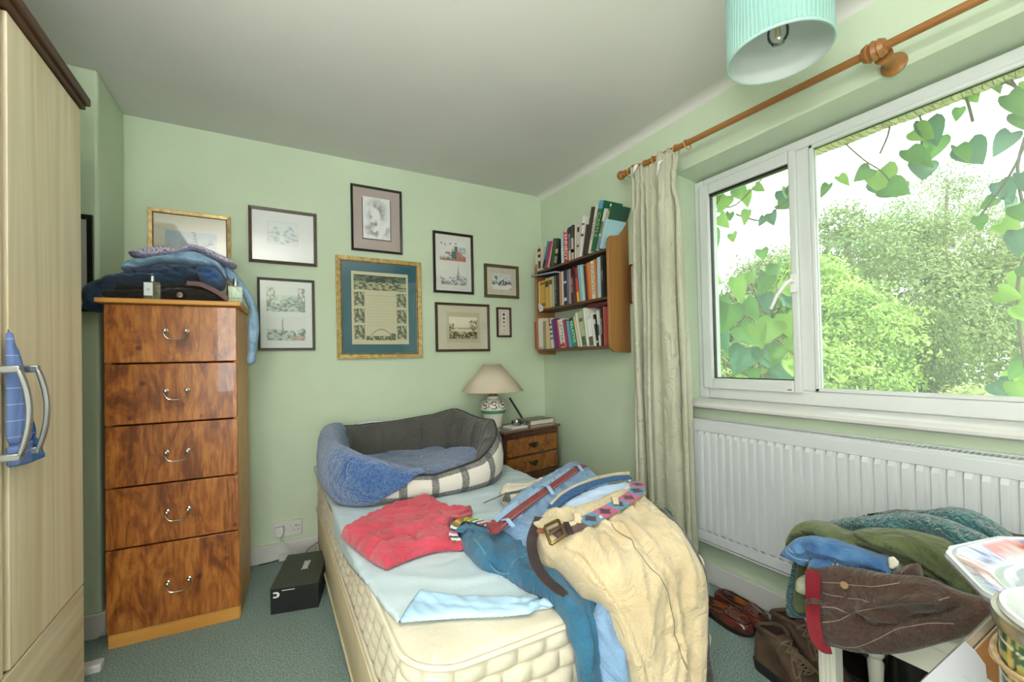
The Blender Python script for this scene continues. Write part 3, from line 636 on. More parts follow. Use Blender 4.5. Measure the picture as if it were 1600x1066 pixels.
lb = bx(cx_-wd/2+.004, cx_+.004, -.5340, -.5333, z0_+h_*.22, z0_+h_*.93).build('paper_label', mat('paper_label', '#d4dade', .6), t, smooth=0)
text('lettering', '25', .011, (cx_-wd*.20, -.5343, z0_+h_*.55), (PI/2, 0, 0), m_black, t)
bottle(356, 380, 471, 'small clear perfume bottle without label at the right front of the tall chest')
# ------------------------------------------------------------------ pictures
def px_grid(nx, ny): u, v = np.meshgrid(np.linspace(0, 1, nx+1), np.linspace(0, 1, ny+1)); return u.ravel(), v.ravel()   # v up
def C(h): return np.array(lin(h))
def mixc(a, b, t): t = np.clip(t, 0, 1)[:, None]; return a*(1-t)+b*t
def inkscene(u, v, seed, paper, ink, dens=.5, tint=None, horizon=.45):
    n = fbm(u*14, v*14, seed, 4); m_ = fbm(u*4, v*3, seed+5, 2); d = (v < horizon+.35*(m_-.4)).astype(float)
    c = np.tile(paper, (len(u), 1)); k = np.clip((n-(1-dens))*7, 0, 1)*d
    if tint is not None: c = mixc(c, tint, .5*d*(m_ > .45))
    return mixc(c, ink, k)
def paint(kind, u, v):
    P = C('#e2e4e2')
    if kind == 'windmill':
        c = mixc(np.tile(C('#dfe0d0'), (len(u), 1)), C('#a9bccb'), v*1.5-.35); c = mixc(c, C('#c5cfc2'), (fbm(u*3, v*5, 2)-.3)*1.2)
        g_ = (v < .3+.1*fbm(u*5, v*0, 4)); c = mixc(c, C('#aab8a0'), g_*.8); dx, dy = u-.62, v-.60
        c = mixc(c, C('#6b7160'), ((abs(dx) < .06-.05*(dy)) & (dy < .12) & (dy > -.3))*.8)
        for a in (1.75, .35, -1.2, 3.5):
            t = dx*math.cos(a)+(dy-.1)*math.sin(a); s = -dx*math.sin(a)+(dy-.1)*math.cos(a); k = (t > 0) & (t < .33) & (abs(s) < .012+.05*(t > .06)*(np.sin(t*110) > .2)*(s > 0)*1.); c = mixc(c, C('#5f6459'), k*.75)
        return c
    if kind == 'faint':
        c = inkscene(u, v, 21, C('#dfe4e4'), C('#a9b6ba'), .47, C('#c9d6da'), .7); e = np.minimum(np.minimum(u, 1-u), np.minimum(v, 1-v)); return mixc(c, C('#c2c8c8'), (e < .015)*1.)
    if kind in ('park', 'tower', 'bench', 'tower2'):
        s = {'park': 31, 'tower': 37, 'bench': 43, 'tower2': 53}[kind]
        c = inkscene(u, v, s, C('#dcdedb'), C('#6f7c7d'), .50, C('#9db6ae'), .42)
        if kind == 'park':
            d = (u < .22)|(u > .8); c = mixc(c, C('#8f8d86'), d*(fbm(u*20, v*12, s)-.35)*3); c = mixc(c, C('#8fb3aa'), ((v > .45) & (v < .7) & (u > .2) & (u < .8))*(fbm(u*9, v*9, 3))); c = mixc(c, C('#77736b'), (((u-.47)/.05)**2+((v-.27)/.1)**2 < 1)*.8)
        if kind in ('tower', 'tower2'):
            dx = abs(u-(.4 if kind == 'tower' else .68)); c = mixc(c, C('#9a6a62' if kind == 'tower2' else '#8a8f8c'), ((dx < .045*(1.15-v)) & (v > .3) & (v < .95))*.8); c = mixc(c, C('#cf9a84' if kind == 'tower' else '#b9878a'), ((v < .16) & (u > (.6 if kind == 'tower' else .1)) & (u < (1 if kind == 'tower' else .4)))*.6)
        if kind == 'bench':
            c = mixc(c, C('#b06a52'), ((v < .12+.0*u)|((u > .58) & (v < .62-1.0*(u-.6)) & (v > .05)))*.85); c = mixc(c, C('#3f5f6f'), ((abs(u-.54) < .09) & (v > .12) & (v < .5))*.9); c = mixc(c, C('#44585a'), ((abs(u-.62) < .07) & (v > .5) & (v < .74))*.8); c = mixc(c, C('#5c8a8c'), ((u > .75) & (v > .4) & (v < .7))*(fbm(u*8, v*8, 9))*1.2); c = mixc(c, C('#a45048'), ((abs(u-.3) < .08) & (abs(v-.38) < .05))*.8)
            for x_, y_ in ((.07, .85), (.2, .8), (.4, .85), (.62, .86), (.5, .55)): c = mixc(c, C('#22262a'), ((u-x_)**2+((v-y_)*.8)**2 < .0009)*.9)
        return c
    if kind == 'portrait':   # soft grey study of a curly haired head, no features
        n = fbm(u*7, v*7, 61, 3); r = np.hypot((u-.5)/.38, (v-.66)/.30); r2 = np.hypot((u-.46)/.2, (v-.52)/.25)
        k = np.clip((n-.32)*3.2, 0, 1)*np.clip(1.25-r, 0, 1)*np.clip((r2-.75)*3, 0, 1)+np.clip((fbm(u*8, v*8, 67)-.5)*5, 0, 1)*(v < .4)*np.clip(1.4-np.hypot((u-.5)/.5, (v-.25)/.25), 0, 1)*.8
        k += .8*np.exp(-(((u-.30)/.04)**2+((v-.52)/.035)**2))+.35*np.exp(-(((u-.47)/.05)**2+((v-.42)/.05)**2))
        return mixc(np.tile(C('#e4e6e7'), (len(u), 1)), C('#54565a'), np.clip(k, 0, 1)*.85)
    if kind == 'olive':
        c = inkscene(u, v, 71, C('#d9dcd8'), C('#40443f'), .52, None, .9); c = mixc(c, C('#e8e9e8'), ((v < .35) & (fbm(u*6, v*6, 3) > .4))*.9); c = mixc(c, C('#2a2c2a'), ((v > .3) & (v < .52) & (fbm(u*16, v*20, 4) > .56))*.9); return mixc(c, C('#d4dae0'), (v > .7)*(fbm(u*5, v*5, 8) > .45)*.8)
    if kind == 'sepia':
        c = mixc(np.tile(C('#d8d2b0'), (len(u), 1)), C('#e8e4d0'), v); k = ((v < .28+.06*np.sin(u*9))|((u > .72) & (v > .28) & (v < .86) & (np.hypot((u-.9)/.22, (v-.62)/.26) < 1))|((u < .16) & (v < .7)))
        c = mixc(c, C('#5a5026'), k*np.clip((fbm(u*22, v*18, 81, 3)-.34)*4, 0, 1)); c = mixc(c, C('#8a8258'), ((v > .44) & (v < .52))*(fbm(u*12, v*6, 5) > .35)*.6); return mixc(c, C('#3f3816'), ((v < .34) & (fbm(u*26, v*20, 85) > .52))*.8)
    if kind == 'engrave': return mixc(np.tile(C('#b6b79a'), (len(u), 1)), C('#2b3326'), np.clip((fbm(u*6, v*8, int(91+u.sum() % 7), 4)-.40)*6, 0, 1)*.85)
    if kind == 'valley':
        c = mixc(np.tile(C('#b9b694'), (len(u), 1)), C('#4b6658'), (v > .55)*.7+.3*fbm(u*5, v*5, 3)); return mixc(c, C('#26302a'), np.clip((fbm(u*16, v*9, 95, 4)-.42)*6, 0, 1)*.85)
    if kind == 'bridge':
        c = np.tile(C('#c9c5a8'), (len(u), 1)); a = abs((v-.05)-(.85-((u-.5)/.36)**2*.6)); c = mixc(c, C('#55564c'), ((a < .045) & (abs(u-.5) < .38))*.7); return mixc(c, C('#2f332a'), ((v < .28+.14*fbm(u*8, v*0, 2)+.25*(u > .8)) & (fbm(u*30, v*14, 99) > .38))*.9)
    return np.tile(P, (len(u), 1))
m_print = vmat('printed_paper', .8)
def prn(name, kind, x0, x1, z0, z1, y, parent, cell=.004):
    nx = max(8, int((x1-x0)/cell)); ny = max(8, int((z1-z0)/cell)); u, v = px_grid(nx, ny); mb = MB()
    mb.v = [(x0+(x1-x0)*a, y, z0+(z1-z0)*b) for a, b in zip(u, v)]
    mb.f = [(j*(nx+1)+i, j*(nx+1)+i+1, (j+1)*(nx+1)+i+1, (j+1)*(nx+1)+i) for j in range(ny) for i in range(nx)]; mb.col = paint(kind, u, v)
    return mb.build(name, m_print, parent, smooth=0, fix=False)
m_pg = glass('picture_glass', (.99, .99, .99), .05, .03)
def frame(label, corners, fw, M, y=-.004, depth=.018, matc='#dfe1df', inner=(), glaze=True, rot=0, lip=None, ywall=0.0):
    """corners: px of the outer frame (tl, tr, br, bl), measured on the wall; inner: [(kind, x0, x1, z0, z1)] in fractions of the opening."""
    P = [at(u, v, 'y', ywall-depth) for u, v in corners]; x0 = (P[0][0]+P[3][0])/2; x1 = (P[1][0]+P[2][0])/2; z1 = (P[0][2]+P[1][2])/2; z0 = (P[2][2]+P[3][2])/2
    t = thing('framed_picture', label, 'picture', ((x0+x1)/2, ywall, (z0+z1)/2)); yf = ywall-depth
    fm = MB()
    def quadbar(A, B, C_, D_):   # mitred bar with sloping face
        n = len(fm.v); pts = [(*p[:1], yf+p[2], p[1]) for p in (A, B, C_, D_)]+[(p[0], ywall-.001, p[1]) for p in (A, B, C_, D_)]; fm.v += pts; fm.f += [tuple(i+n for i in f) for f in ((0, 1, 2, 3), (4, 7, 6, 5), (0, 4, 5, 1), (1, 5, 6, 2), (2, 6, 7, 3), (3, 7, 4, 0))]
    s = .004
    O = [(x0, z1), (x1, z1), (x1, z0), (x0, z0)]; I = [(x0+fw, z1-fw), (x1-fw, z1-fw), (x1-fw, z0+fw), (x0+fw, z0+fw)]
    for k in range(4): j = (k+1) % 4; quadbar((*O[k], 0), (*O[j], 0), (*I[j], s), (*I[k], s))
    fo = fm.build('frame', M, t, bev=.0015, smooth=0)
    if lip:
        lm = MB(); q = fw*.80; r_ = .004
        lm.box(x0+q, x1-q, yf+.002, yf+.008, z1-q-r_, z1-q); lm.box(x0+q, x1-q, yf+.002, yf+.008, z0+q, z0+q+r_); lm.box(x0+q, x0+q+r_, yf+.002, yf+.008, z0+q, z1-q); lm.box(x1-q-r_, x1-q, yf+.002, yf+.008, z0+q, z1-q); lm.build('frame_slip', lip, t, smooth=0)
    ax0, ax1, az0, az1 = x0+fw, x1-fw, z0+fw, z1-fw; mc = mat('mount_'+matc[1:], matc, .85, bump=.02, bscale=200)
    bx(ax0-.002, ax1+.002, yf+.010, ywall-.001, az0-.002, az1+.002).build('mount', mc, t, smooth=0)
    W = ax1-ax0; Hh = az1-az0
    for kind, a, b, c, d in inner:
        if kind.startswith('#'): bx(ax0+a*W, ax0+b*W, yf+.0092, yf+.0105, az0+c*Hh, az0+d*Hh).build('backing_sheet', mat('paper_'+kind[1:], kind, .8), t, smooth=0)
        else: prn('print', kind, ax0+a*W, ax0+b*W, az0+c*Hh, az0+d*Hh, yf+.0088, t, .0025 if kind in ('engrave', 'valley', 'bridge', 'olive', 'bench', 'tower2') else .004)
    if glaze: bx(ax0-.001, ax1+.001, yf+.0065, yf+.0075, az0-.001, az1+.001).build('picture_glass', m_pg, t, smooth=0)
    return t, (ax0, ax1, az0, az1, yf)
m_gold = mat('gilt_frame', '#9c8048', .4, '#c4a874', 40, metal=.5); m_fdark = mat('dark_brown_frame', '#3a2a1e', .4, '#4a372a', 30); m_fblack = mat('black_frame', '#14100f', .3)
m_folive = mat('olive_bronze_frame', '#4c4534', .4, '#5c543f', 30)
frame('gilt framed watercolour of a windmill, half hidden by the clothes pile', ((230, 322), (361, 340), (361, 470), (232, 462)), .022, m_gold, matc='#d9d6c4', inner=(('windmill', .15, .86, .12, .80),), lip=m_black)
frame('dark brown frame with very faint pencil landscape, upper left of the wall', ((387, 320), (495, 334), (495, 416), (389, 409)), .017, m_fdark, matc='#e1e4e4', inner=(('faint', .24, .74, .34, .80),))
frame('dark frame with two pale park and steeple prints, beside the hanging sleeve', ((401, 433), (492, 438), (492, 548), (403, 547)), .014, mat('umber_frame', '#352c25', .4), matc='#dfe2e2', inner=(('park', .12, .86, .54, .90), ('tower', .12, .86, .11, .46)))
frame('black framed grey portrait study in taupe mount, topmost picture', ((547, 287), (628, 298), (629, 397), (550, 391)), .014, m_fblack, matc='#b3a49f', inner=(('#16120f', .185, .80, .165, .845), ('portrait', .20, .785, .18, .865)))
t, (a0, a1, b0, b1, yf) = frame('large gilt framed certificate on blue mount, biggest picture on the wall', ((524, 399), (658, 409), (660, 558), (528, 562)), .032, m_gold, matc='#2f5f70', depth=.026, lip=m_black,
      inner=(('#c9c5a8', .12, .88, .10, .90), ('valley', .15, .85, .70, .865)) + tuple(('engrave', x, x+.135, z, z+.155) for x in (.15, .715) for z in (.52, .335, .155)) + (('bridge', .30, .70, .145, .28),))
W_, H_ = a1-a0, b1-b0; wr1 = MB()
for k in range(11):
    zz = b0+(.64-.033*k)*H_; x_ = a0+(.31+.02*(k % 3))*W_; xe = a0+(.69-.03*((k*5) % 3))*W_; pts = []
    nn = 40
    for i in range(nn): pts.append((x_+(xe-x_)*i/(nn-1), yf+.0086, zz+.0016*math.sin(i*1.9+k)+.0008*math.sin(i*.7)))
    wr1.tube(pts, .00035 if k else .0007, 4)
wr1.build('handwriting', mat('ink_grey', '#77766a', .8), t)['kind'] = 'stuff'
frame('tall black frame with two coloured prints, right of the gilt certificate', ((675, 361), (738, 366), (742, 459), (680, 458)), .017, m_fblack, matc='#dcdad4', inner=(('bench', .12, .85, .54, .90), ('tower2', .13, .86, .11, .46)))
frame('small bronze framed snowy landscape photograph near the bookshelf', ((757, 412), (811, 416), (811, 466), (758, 465)), .022, m_folive, matc='#cdc6b2', inner=(('olive', .17, .83, .20, .78),))
frame('brown framed sepia river landscape above the bedside lamp', ((679, 474), (764, 474), (767, 547), (683, 552)), .017, m_fdark, matc='#cfc9b4', inner=(('#c2bb9f', .17, .84, .15, .85), ('sepia', .22, .78, .24, .74)))
t, (a0, a1, b0, b1, yf) = frame('tiny narrow frame with a column of five dark shapes, nearest the bookshelf', ((777, 480), (800, 481), (799, 527), (777, 527)), .014, mat('red_brown_frame', '#3a2320', .4), matc='#d5cec0', inner=(('#e3ddd0', .3, .72, .12, .88),))
mk = MB()
for k in range(5):
    zz = b0+(.80-.15*k)*(b1-b0); r_ = .0105-.0015*k; mk.lathe([(r_*.2, -.0005), (r_, 0), (r_*.2, .0005)], 7, ((a0+a1)/2, yf+.0084, zz), 'y')
mk.build('silhouette', m_black, t)
frame('black framed picture behind the wardrobe edge, on the alcove wall', ((98, 331), (145, 336), (145, 487), (98, 486)), .020, m_fblack, matc='#cfd2d4', ywall=-.378)
# little frame on the window wall between bookshelf and curtain
t = thing('framed_picture', 'small reddish framed print on window wall between bookshelf and curtain', 'picture', (0, -1.02, 1.55))
fm = MB(); ya, yb, za, zb_ = -.955, -1.10, 1.435, 1.668; fm.box(-.018, -.001, ya, ya-.012, za, zb_); fm.box(-.018, -.001, yb, yb+.012, za, zb_); fm.box(-.018, -.001, ya-.012, yb+.012, za, za+.012); fm.box(-.018, -.001, ya-.012, yb+.012, zb_-.012, zb_)
fm.build('frame', mat('mahogany_frame', '#5b2f23', .4), t, bev=.001); bx(-.010, -.001, ya-.012, yb+.012, za+.012, zb_-.012).build('mount', mat('buff_mount', '#c9bfae', .8), t)
bx(-.011, -.0099, ya-.045, yb+.045, za+.08, zb_-.07).build('print', mat('ink_print', '#b9b0a0', .8, '#4b4840', 160, lo=.45, hi=.6), t)
# ------------------------------------------------------------------ wall socket, plug, cables, adapter
sk = thing('wall_socket', 'white double wall socket above the skirting with one plug in it', 'socket', (-1.803, 0, .17))
bx(-1.877, -1.730, -.012, -.0005, .127, .214).build('faceplate', m_white, sk, bev=.003)
for x_ in (-1.822, -1.788): bx(x_-.006, x_+.006, -.016, -.011, .186, .204).build('switch', m_white, sk, bev=.0015)
hl = MB(); 
for ox in (-1.762,): hl.box(ox-.002, ox+.002, -.0125, -.011, .178, .188); hl.box(ox-.013, ox-.008, -.0125, -.011, .157, .161); hl.box(ox+.008, ox+.013, -.0125, -.011, .157, .161); hl.box(ox+.012, ox+.017, -.0125, -.011, .178, .183)
hl.build('pin_hole', m_black, sk)
pl = thing('plug', 'white plug pushed into left half of the wall socket', 'plug', (-1.850, -.02, .165))
MB().prism([(-1.868, .195), (-1.828, .195), (-1.826, .165), (-1.838, .140), (-1.858, .140), (-1.870, .165)], -.045, -.013, 'y').build('plug_body', m_white, pl, bev=.004)
MB().tube([(-1.848, -.034, .142), (-1.846, -.036, .125), (-1.83, -.05, .10), (-1.79, -.055, .075), (-1.77, -.06, .045), (-1.775, -.07, .006), (-1.76, -.12, .004)], .0035, 8).build('flex', mat('cream_flex', '#cfcdc0', .5), pl)
cbn = MB().tube([(-1.52, -.03, .06), (-1.57, -.028, .078), (-1.64, -.028, .07), (-1.70, -.035, .04), (-1.73, -.06, .004), (-1.70, -.12, .004)], .003, 8).build('cable', mat('grey_flex', '#7c7a6c', .5)); tag(cbn, 'thin grey cable along skirting behind the black shoebox', 'cable')
ad = bx(-1.852, -1.805, -.045, -.017, .004, .038).build('adapter', m_white, bev=.003); tag(ad, 'small white adapter block against the skirting under the socket', 'adapter')
cb3 = MB().tube([(-1.95, -.03, .006), (-1.90, -.03, .006), (-1.853, -.031, .012)], .0025, 6).build('cable', m_black); tag(cb3, 'short black cable running along skirting into white adapter', 'cable')
ps = thing('power_strip', 'white extension block on the carpet beside wardrobe and tall chest', 'power strip', tuple(at(140, 1045, 'z', .01)))
p_ = at(158, 1050, 'z', .0); bx(p_[0]-.19, p_[0], p_[1]-.005, p_[1]+.045, .0, .03).build('case', m_white, ps, bev=.006)
MB().tube([(p_[0]-.18, p_[1]+.02, .012), (p_[0]-.24, p_[1]+.12, .006), (p_[0]-.16, p_[1]+.28, .006), (-2.52, -.42, .01), (-2.49, -.40, .03)], .003, 8).build('flex', m_white, ps)
# ------------------------------------------------------------------ black shoebox
b0_ = np.array([-1.895, -.598]); b1_ = np.array([-1.700, -.645]); bd = (b1_-b0_)/np.linalg.norm(b1_-b0_); ba = math.atan2(bd[1], bd[0])
MS = Matrix.Translation((b0_[0], b0_[1], 0)) @ Matrix.Rotation(ba, 4, 'Z')
sb = thing('shoebox', 'black cardboard shoebox with white lettering on the carpet by the bed', 'box', tuple(MS @ Vector((.1, .17, 0))))
m_bb = mat('black_card', '#18191a', .45, '#1e2020', 4); m_bt = mat('black_card_lid', '#34382f', .5, '#3a3f37', 4)
MB(MS).box(0, .198, .002, .350, 0, .112).build('box_base', m_bb, sb, bev=.001)
MB(MS).box(-.001, .199, 0, .352, .112, .1165).build('lid', m_bt, sb, bev=.001)
m_ink = mat('white_ink', '#e6e8e4', .6)
q_ = MS @ Vector((.112, .20, .1172)); text('lettering', 'DENNE', .040, tuple(q_), (0, 0, ba-PI/2), m_ink, sb, font_scale_x=.72)
q_ = MS @ Vector((.099, -.0016, .098)); MB(MS).box(.048, .100, -.0012, -.0005, .1005, .1035).build('lettering', m_ink, sb, smooth=0)
lg = [(.012+.0, .080), (.024, .080)]; pts = []
for k in range(13): a = -PI/2+PI*k/12; pts.append((.024+.012*math.cos(a), .085+.012*math.sin(a)))
outer = [(.012, .073)]+[(.024+.014*math.cos(-PI/2+PI*k/12), .086+.013*math.sin(-PI/2+PI*k/12)) for k in range(13)]+[(.012, .099)]
inner_ = [(.012, .092), (.018, .092)]+[(.022+.006*math.cos(PI/2-PI*k/12), .086+.006*math.sin(PI/2-PI*k/12)) for k in range(13)]+[(.018, .080), (.012, .080)]
MB(MS).prism(outer+inner_, -.0012, -.0003, 'y').build('logo', m_ink, sb, smooth=0)
# ------------------------------------------------------------------ bed
BX0, BX1, BY0, BY1, BZ = -1.648, -.73, -1.995, -.02, .508
bed = thing('bed', 'small double divan bed with worn cream quilted mattress, head against back wall', 'bed', ((BX0+BX1)/2, -1, 0))
m_matt = mat('cream_ticking', '#c8bfa9', .75, '#d6cfbd', 6, bump=.15, bscale=120)
m_base = mat('cream_base_cloth', '#cbbf9c', .85, '#d6cbab', 5, bump=.15, bscale=120)
def rrect(x0, x1, y0, y1, r, sp=.01):
    P = []
    for cx_, cy_, a0 in ((x1-r, y1-r, 0), (x0+r, y1-r, PI/2), (x0+r, y0+r, PI), (x1-r, y0+r, 1.5*PI)):
        for k in range(13): a = a0+PI/2*k/12; P.append((cx_+r*math.cos(a), cy_+r*math.sin(a), math.cos(a), math.sin(a)))
    P = np.array(P); Q = np.r_[P, P[:1]]; L = np.r_[0, np.cumsum(np.hypot(*np.diff(Q[:, :2], axis=0).T))]; n = int(L[-1]/sp); t = np.linspace(0, L[-1], n, endpoint=False)
    return np.array([np.interp(t, L, Q[:, k]) for k in range(4)]).T, t
def mattress():
    R, t = rrect(BX0, BX1, BY0, BY1, .11, .0065); n = len(R); z0_, z1_ = .302, .500; nz = 40; NR = 4; mb = MB(); V = []
    sp = t[-1]/round(t[-1]/.075)
    for j in range(nz+1):
        f = j/nz; row = min(NR-1, int(f*NR)); fr = f*NR-row; z = z0_+(z1_-z0_)*f
        d = .0155*(np.abs(np.sin(PI*t/sp+row*PI/2))**.55)*(abs(math.sin(PI*fr))**.5)-.006+.004*(fbm(t/.2, np.full(n, f*2), 4)-.5)
        V.append(np.c_[R[:, 0]+R[:, 2]*d, R[:, 1]+R[:, 3]*d, np.full(n, z)+.006*np.sin(t/.31)*f])
    cx_, cy_ = (BX0+BX1)/2, (BY0+BY1)/2
    for k, (s_, z) in enumerate(((1.0, .502), (.985, .507), (.95, .510), (.86, .512), (.7, .513), (.45, .513), (.2, .513))):
        hx, hy = (BX1-BX0)/2, (BY1-BY0)/2; ins = (1-s_)*hx; X = np.clip(R[:, 0], BX0+ins, BX1-ins) if s_ > .5 else cx_+(R[:, 0]-cx_)*s_
        Y = np.clip(R[:, 1], BY0+ins, BY1-ins) if s_ > .5 else cy_+(R[:, 1]-cy_)*s_
        V.append(np.c_[X, Y, np.full(n, z)+(.006*np.sin(t/.31) if k == 0 else .004*(fbm(X*6, Y*6, 2)-.5))])
    mb.v = [tuple(p) for r in V for p in r]; rows = len(V)
    mb.f = [(j*n+i, j*n+(i+1) % n, (j+1)*n+(i+1) % n, (j+1)*n+i) for j in range(rows-1) for i in range(n)]+[tuple((rows-1)*n+i for i in range(n)), tuple(range(n))[::-1]]
    o = mb.build('mattress', m_matt, bed, smooth=60)
    for nm, z, rr in (('piping', .502, .0065), ('piping', .300, .006)):
        pts = [(R[i, 0]+R[i, 2]*.006, R[i, 1]+R[i, 3]*.006, z+(.006*math.sin(t[i]/.31) if z > .4 else 0)) for i in range(0, n, 3)]; MB().tube(pts, rr, 8, True).build(nm, m_matt, o)
mattress()
def slab(R, zs): 
    n = len(R); mb = MB(); mb.v = [(p[0]+p[2]*d, p[1]+p[3]*d, z) for z, d in zs for p in R]; k = len(zs)
    mb.f = [(j*n+i, j*n+(i+1) % n, (j+1)*n+(i+1) % n, (j+1)*n+i) for j in range(k-1) for i in range(n)]+[tuple(range(n))[::-1], tuple((k-1)*n+i for i in range(n))]; return mb
R_, _ = rrect(BX0-.004, BX1+.004, BY0+.005, BY1, .06, .03)
bo = slab(R_, [(.045, -.004), (.05, 0), (.28, .002), (.292, -.006), (.294, -.03)]).build('divan_base', m_base, bed)
for zz in (.272, .06): MB().tube([(p[0]+p[2]*.004, p[1]+p[3]*.004, zz) for p in R_], .0045, 6, True).build('piping', m_base, bo)
for x_, y_ in ((BX0+.08, BY0+.1), (BX1-.08, BY0+.1), (BX0+.08, BY1-.1), (BX1-.08, BY1-.1)): MB().lathe([(.022, 0), (.026, .01), (.022, .046)], 16, (x_, y_, 0)).build('castor', m_black, bed)
# sheet
BED_XF = Fold((0, 0, 0), (0, 1, 0), (1, 0, 0), [(BX0-.020, .38), (BX0-.016, .516), (BX1+.014, .516), (BX1+.018, .40)], rad=.012)
m_sheet = mat('pale_blue_sheet', '#b4c6cf', .85, '#bfcfd6', 4, bump=.12, bscale=180)
m_sheetu = mat('brighter_blue_sheet', '#a3c6e3', .85, '#aecde6', 4, bump=.12, bscale=180)
st = thing('bed_sheet', 'pale blue cotton sheet over the mattress, its foot end folded back', 'sheet', (-1.2, -1, .516))
patch('sheet', m_sheet, [(-1.664, -.03, .49), (508, 775), (519, 803), (524, 838), (537, 870), (549, 888), (572, 915), (598, 948), (621, 974), (700, 964), (782, 964), (862, 950), (-1.1, -1.92, .516), (-.86, -1.93, .516), (-.713, -1.90, .47), (-.713, -1.0, .46), (-.713, -.4, .48), (-.716, -.03, .48)], BED_XF,
      .003, .0015, .012, .012, .0032, (.5, .10), PI/2, 21, parent=st, smooth_poly=False, creases=[([(560, 800), (640, 830), (720, 870)], .004, .02), ([(600, 900), (700, 910), (800, 900)], .003, .02)])
BT = Fold((0, 0, 0), (1, 0, 0), (0, 1, 0), [(0, .524), (-3, .524)], rad=.01)
patch('folded_flap', m_sheetu, [(655, 922), (668, 926), (720, 932), (760, 932), (858, 936), (868, 950), (846, 946), (828, 960), (783, 964), (724, 966), (622, 973), (638, 946)], BT, .009, .006, .02, .007, .0035, (.10, .03), PI/2, 22, parent=st, smooth_poly=False,
      creases=[([(800, 948), (820, 944), (845, 938)], -.010, .003), ([(640, 940), (700, 950), (800, 955)], -.003, .004)])
# ------------------------------------------------------------------ pet bed and blue blanket
PCX, PCY, PAX, PBX = -1.245, -.615, .425, .405
kp = [(-90, .618), (-60, .655), (-40, .74), (-22, .80), (0, .785), (22, .79), (42, .822), (60, .785), (90, .762), (120, .758), (140, .775), (165, .765), (190, .74), (215, .735), (235, .69), (255, .635), (270, .618)]
def rimz(p): p = (np.asarray(p)+90) % 360-90; return np.interp(p, [k[0] for k in kp], [k[1] for k in kp])
def pb_pt(ph, r, z):
    a = np.radians(ph); c, s_ = np.cos(a), np.sin(a); k = (np.abs(c)**3.2+np.abs(s_)**3.2)**(-1/3.2); rot = math.radians(-2)
    x, y = c*k*PAX*r, s_*k*PBX*r; return np.array([PCX+x*math.cos(rot)-y*math.sin(rot), PCY+x*math.sin(rot)+y*math.cos(rot), z])
zb_ = .521
outer_prof = [(.90, 0), (.965, .02), (1.0, .12), (1.025, .35), (1.03, .55), (1.01, .78), (.975, .93), (.945, 1.0)]
inner_prof = [(.945, 1.0), (.90, 1.0), (.845, .90), (.80, .70), (.775, .48), (.76, .28), (.75, .14)]
def ringsurf(prof, n, extra=0, ph0=0, ph1=360, groove=0):
    V = []; closed = ph1-ph0 >= 360; m_ = n if closed else n+1
    for r, t in prof:
        for i in range(m_):
            ph = ph0+(ph1-ph0)*i/n; z = zb_+(rimz(ph)-zb_)*t
            rr = r+extra
            if groove: rr += groove*(1-abs(math.sin(math.radians(ph*5+20)))**.35)*(1 if t < .98 else .2); rr += .012*(vn(ph/12, t*4, 3)-.5)
            else: rr += .012*(vn(ph/25, t*2, 8)-.5)
            V.append(pb_pt(ph, rr, z+(extra*.4 if t > .9 else 0)))
    k = len(prof); f = [(j*m_+i, j*m_+(i+1) % m_, (j+1)*m_+(i+1) % m_, (j+1)*m_+i) for j in range(k-1) for i in range(n)]
    return V, f, m_
def dense(prof, n=22):
    p = np.array(prof); t = np.linspace(0, len(p)-1, n); return list(zip(np.interp(t, range(len(p)), p[:, 0]), np.interp(t, range(len(p)), p[:, 1])))
pb = thing('pet_bed', 'grey and white plaid pet bed with high dark padded sides on the bed', 'pet bed', (PCX, PCY, zb_))
m_pp = plaid('plaid_wool', '#cfc8c0', '#45484a', '#4a4d50', .136, .16, .24, .24, noise=1.2, off=(.02, -.008), bump=.3)
V, f, m_ = ringsurf(dense(outer_prof), 240); mb = MB(); mb.v = [tuple(p) for p in V]; mb.f = f
uvs = []
for j, (r, t) in enumerate(dense(outer_prof)):
    for i in range(240): ph = 2*PI*i/240; uvs.append((i/240*2.72, t*.2+.0))
mb.uv = uvs; mb.build('outer_wall', m_pp, pb, smooth=180)
m_din = mat('charcoal_padding', '#474642', .8, '#4e4d49', 8, bump=.15, bscale=160, sheen=.2)
V, f, m_ = ringsurf(dense(inner_prof, 26), 360, groove=-.055); mb = MB(); mb.v = [tuple(p) for p in V]; mb.f = f; mb.build('inner_lining', m_din, pb, smooth=180)
MB().tube([tuple(pb_pt(a, .952, float(rimz(a))+.001)) for a in range(0, 360, 4)], .0045, 8, True).build('piping', mat('dark_piping', '#2b2a28', .7), pb)
MB().tube([tuple(pb_pt(a, .94, zb_+.008)) for a in range(0, 360, 4)], .005, 8, True).build('piping', MATS['dark_piping'], pb)
nn = 48; vs = [tuple(pb_pt(0, 0, .545))]; fs = []
for j, (r, z) in enumerate(((.3, .545), (.6, .543), (.78, .54), (.80, .53))):
    vs += [tuple(pb_pt(360*i/nn, r, z)) for i in range(nn)]
fs = [(0, 1+i, 1+(i+1) % nn) for i in range(nn)]+[(1+j*nn+i, 1+j*nn+(i+1) % nn, 1+(j+1)*nn+(i+1) % nn, 1+(j+1)*nn+i) for j in range(3) for i in range(nn)]
MB().add(vs, fs).build('cushion', m_din, pb)
m_fl = mat('blue_fleece', '#234a82', .95, '#3f6ca5', 90, detail=4, bump=1, bscale=170, sheen=.6)
bl = thing('fleece_blanket', 'blue fleece blanket lining the pet bed and draped over its left side', 'blanket', (-1.45, -.8, .6))
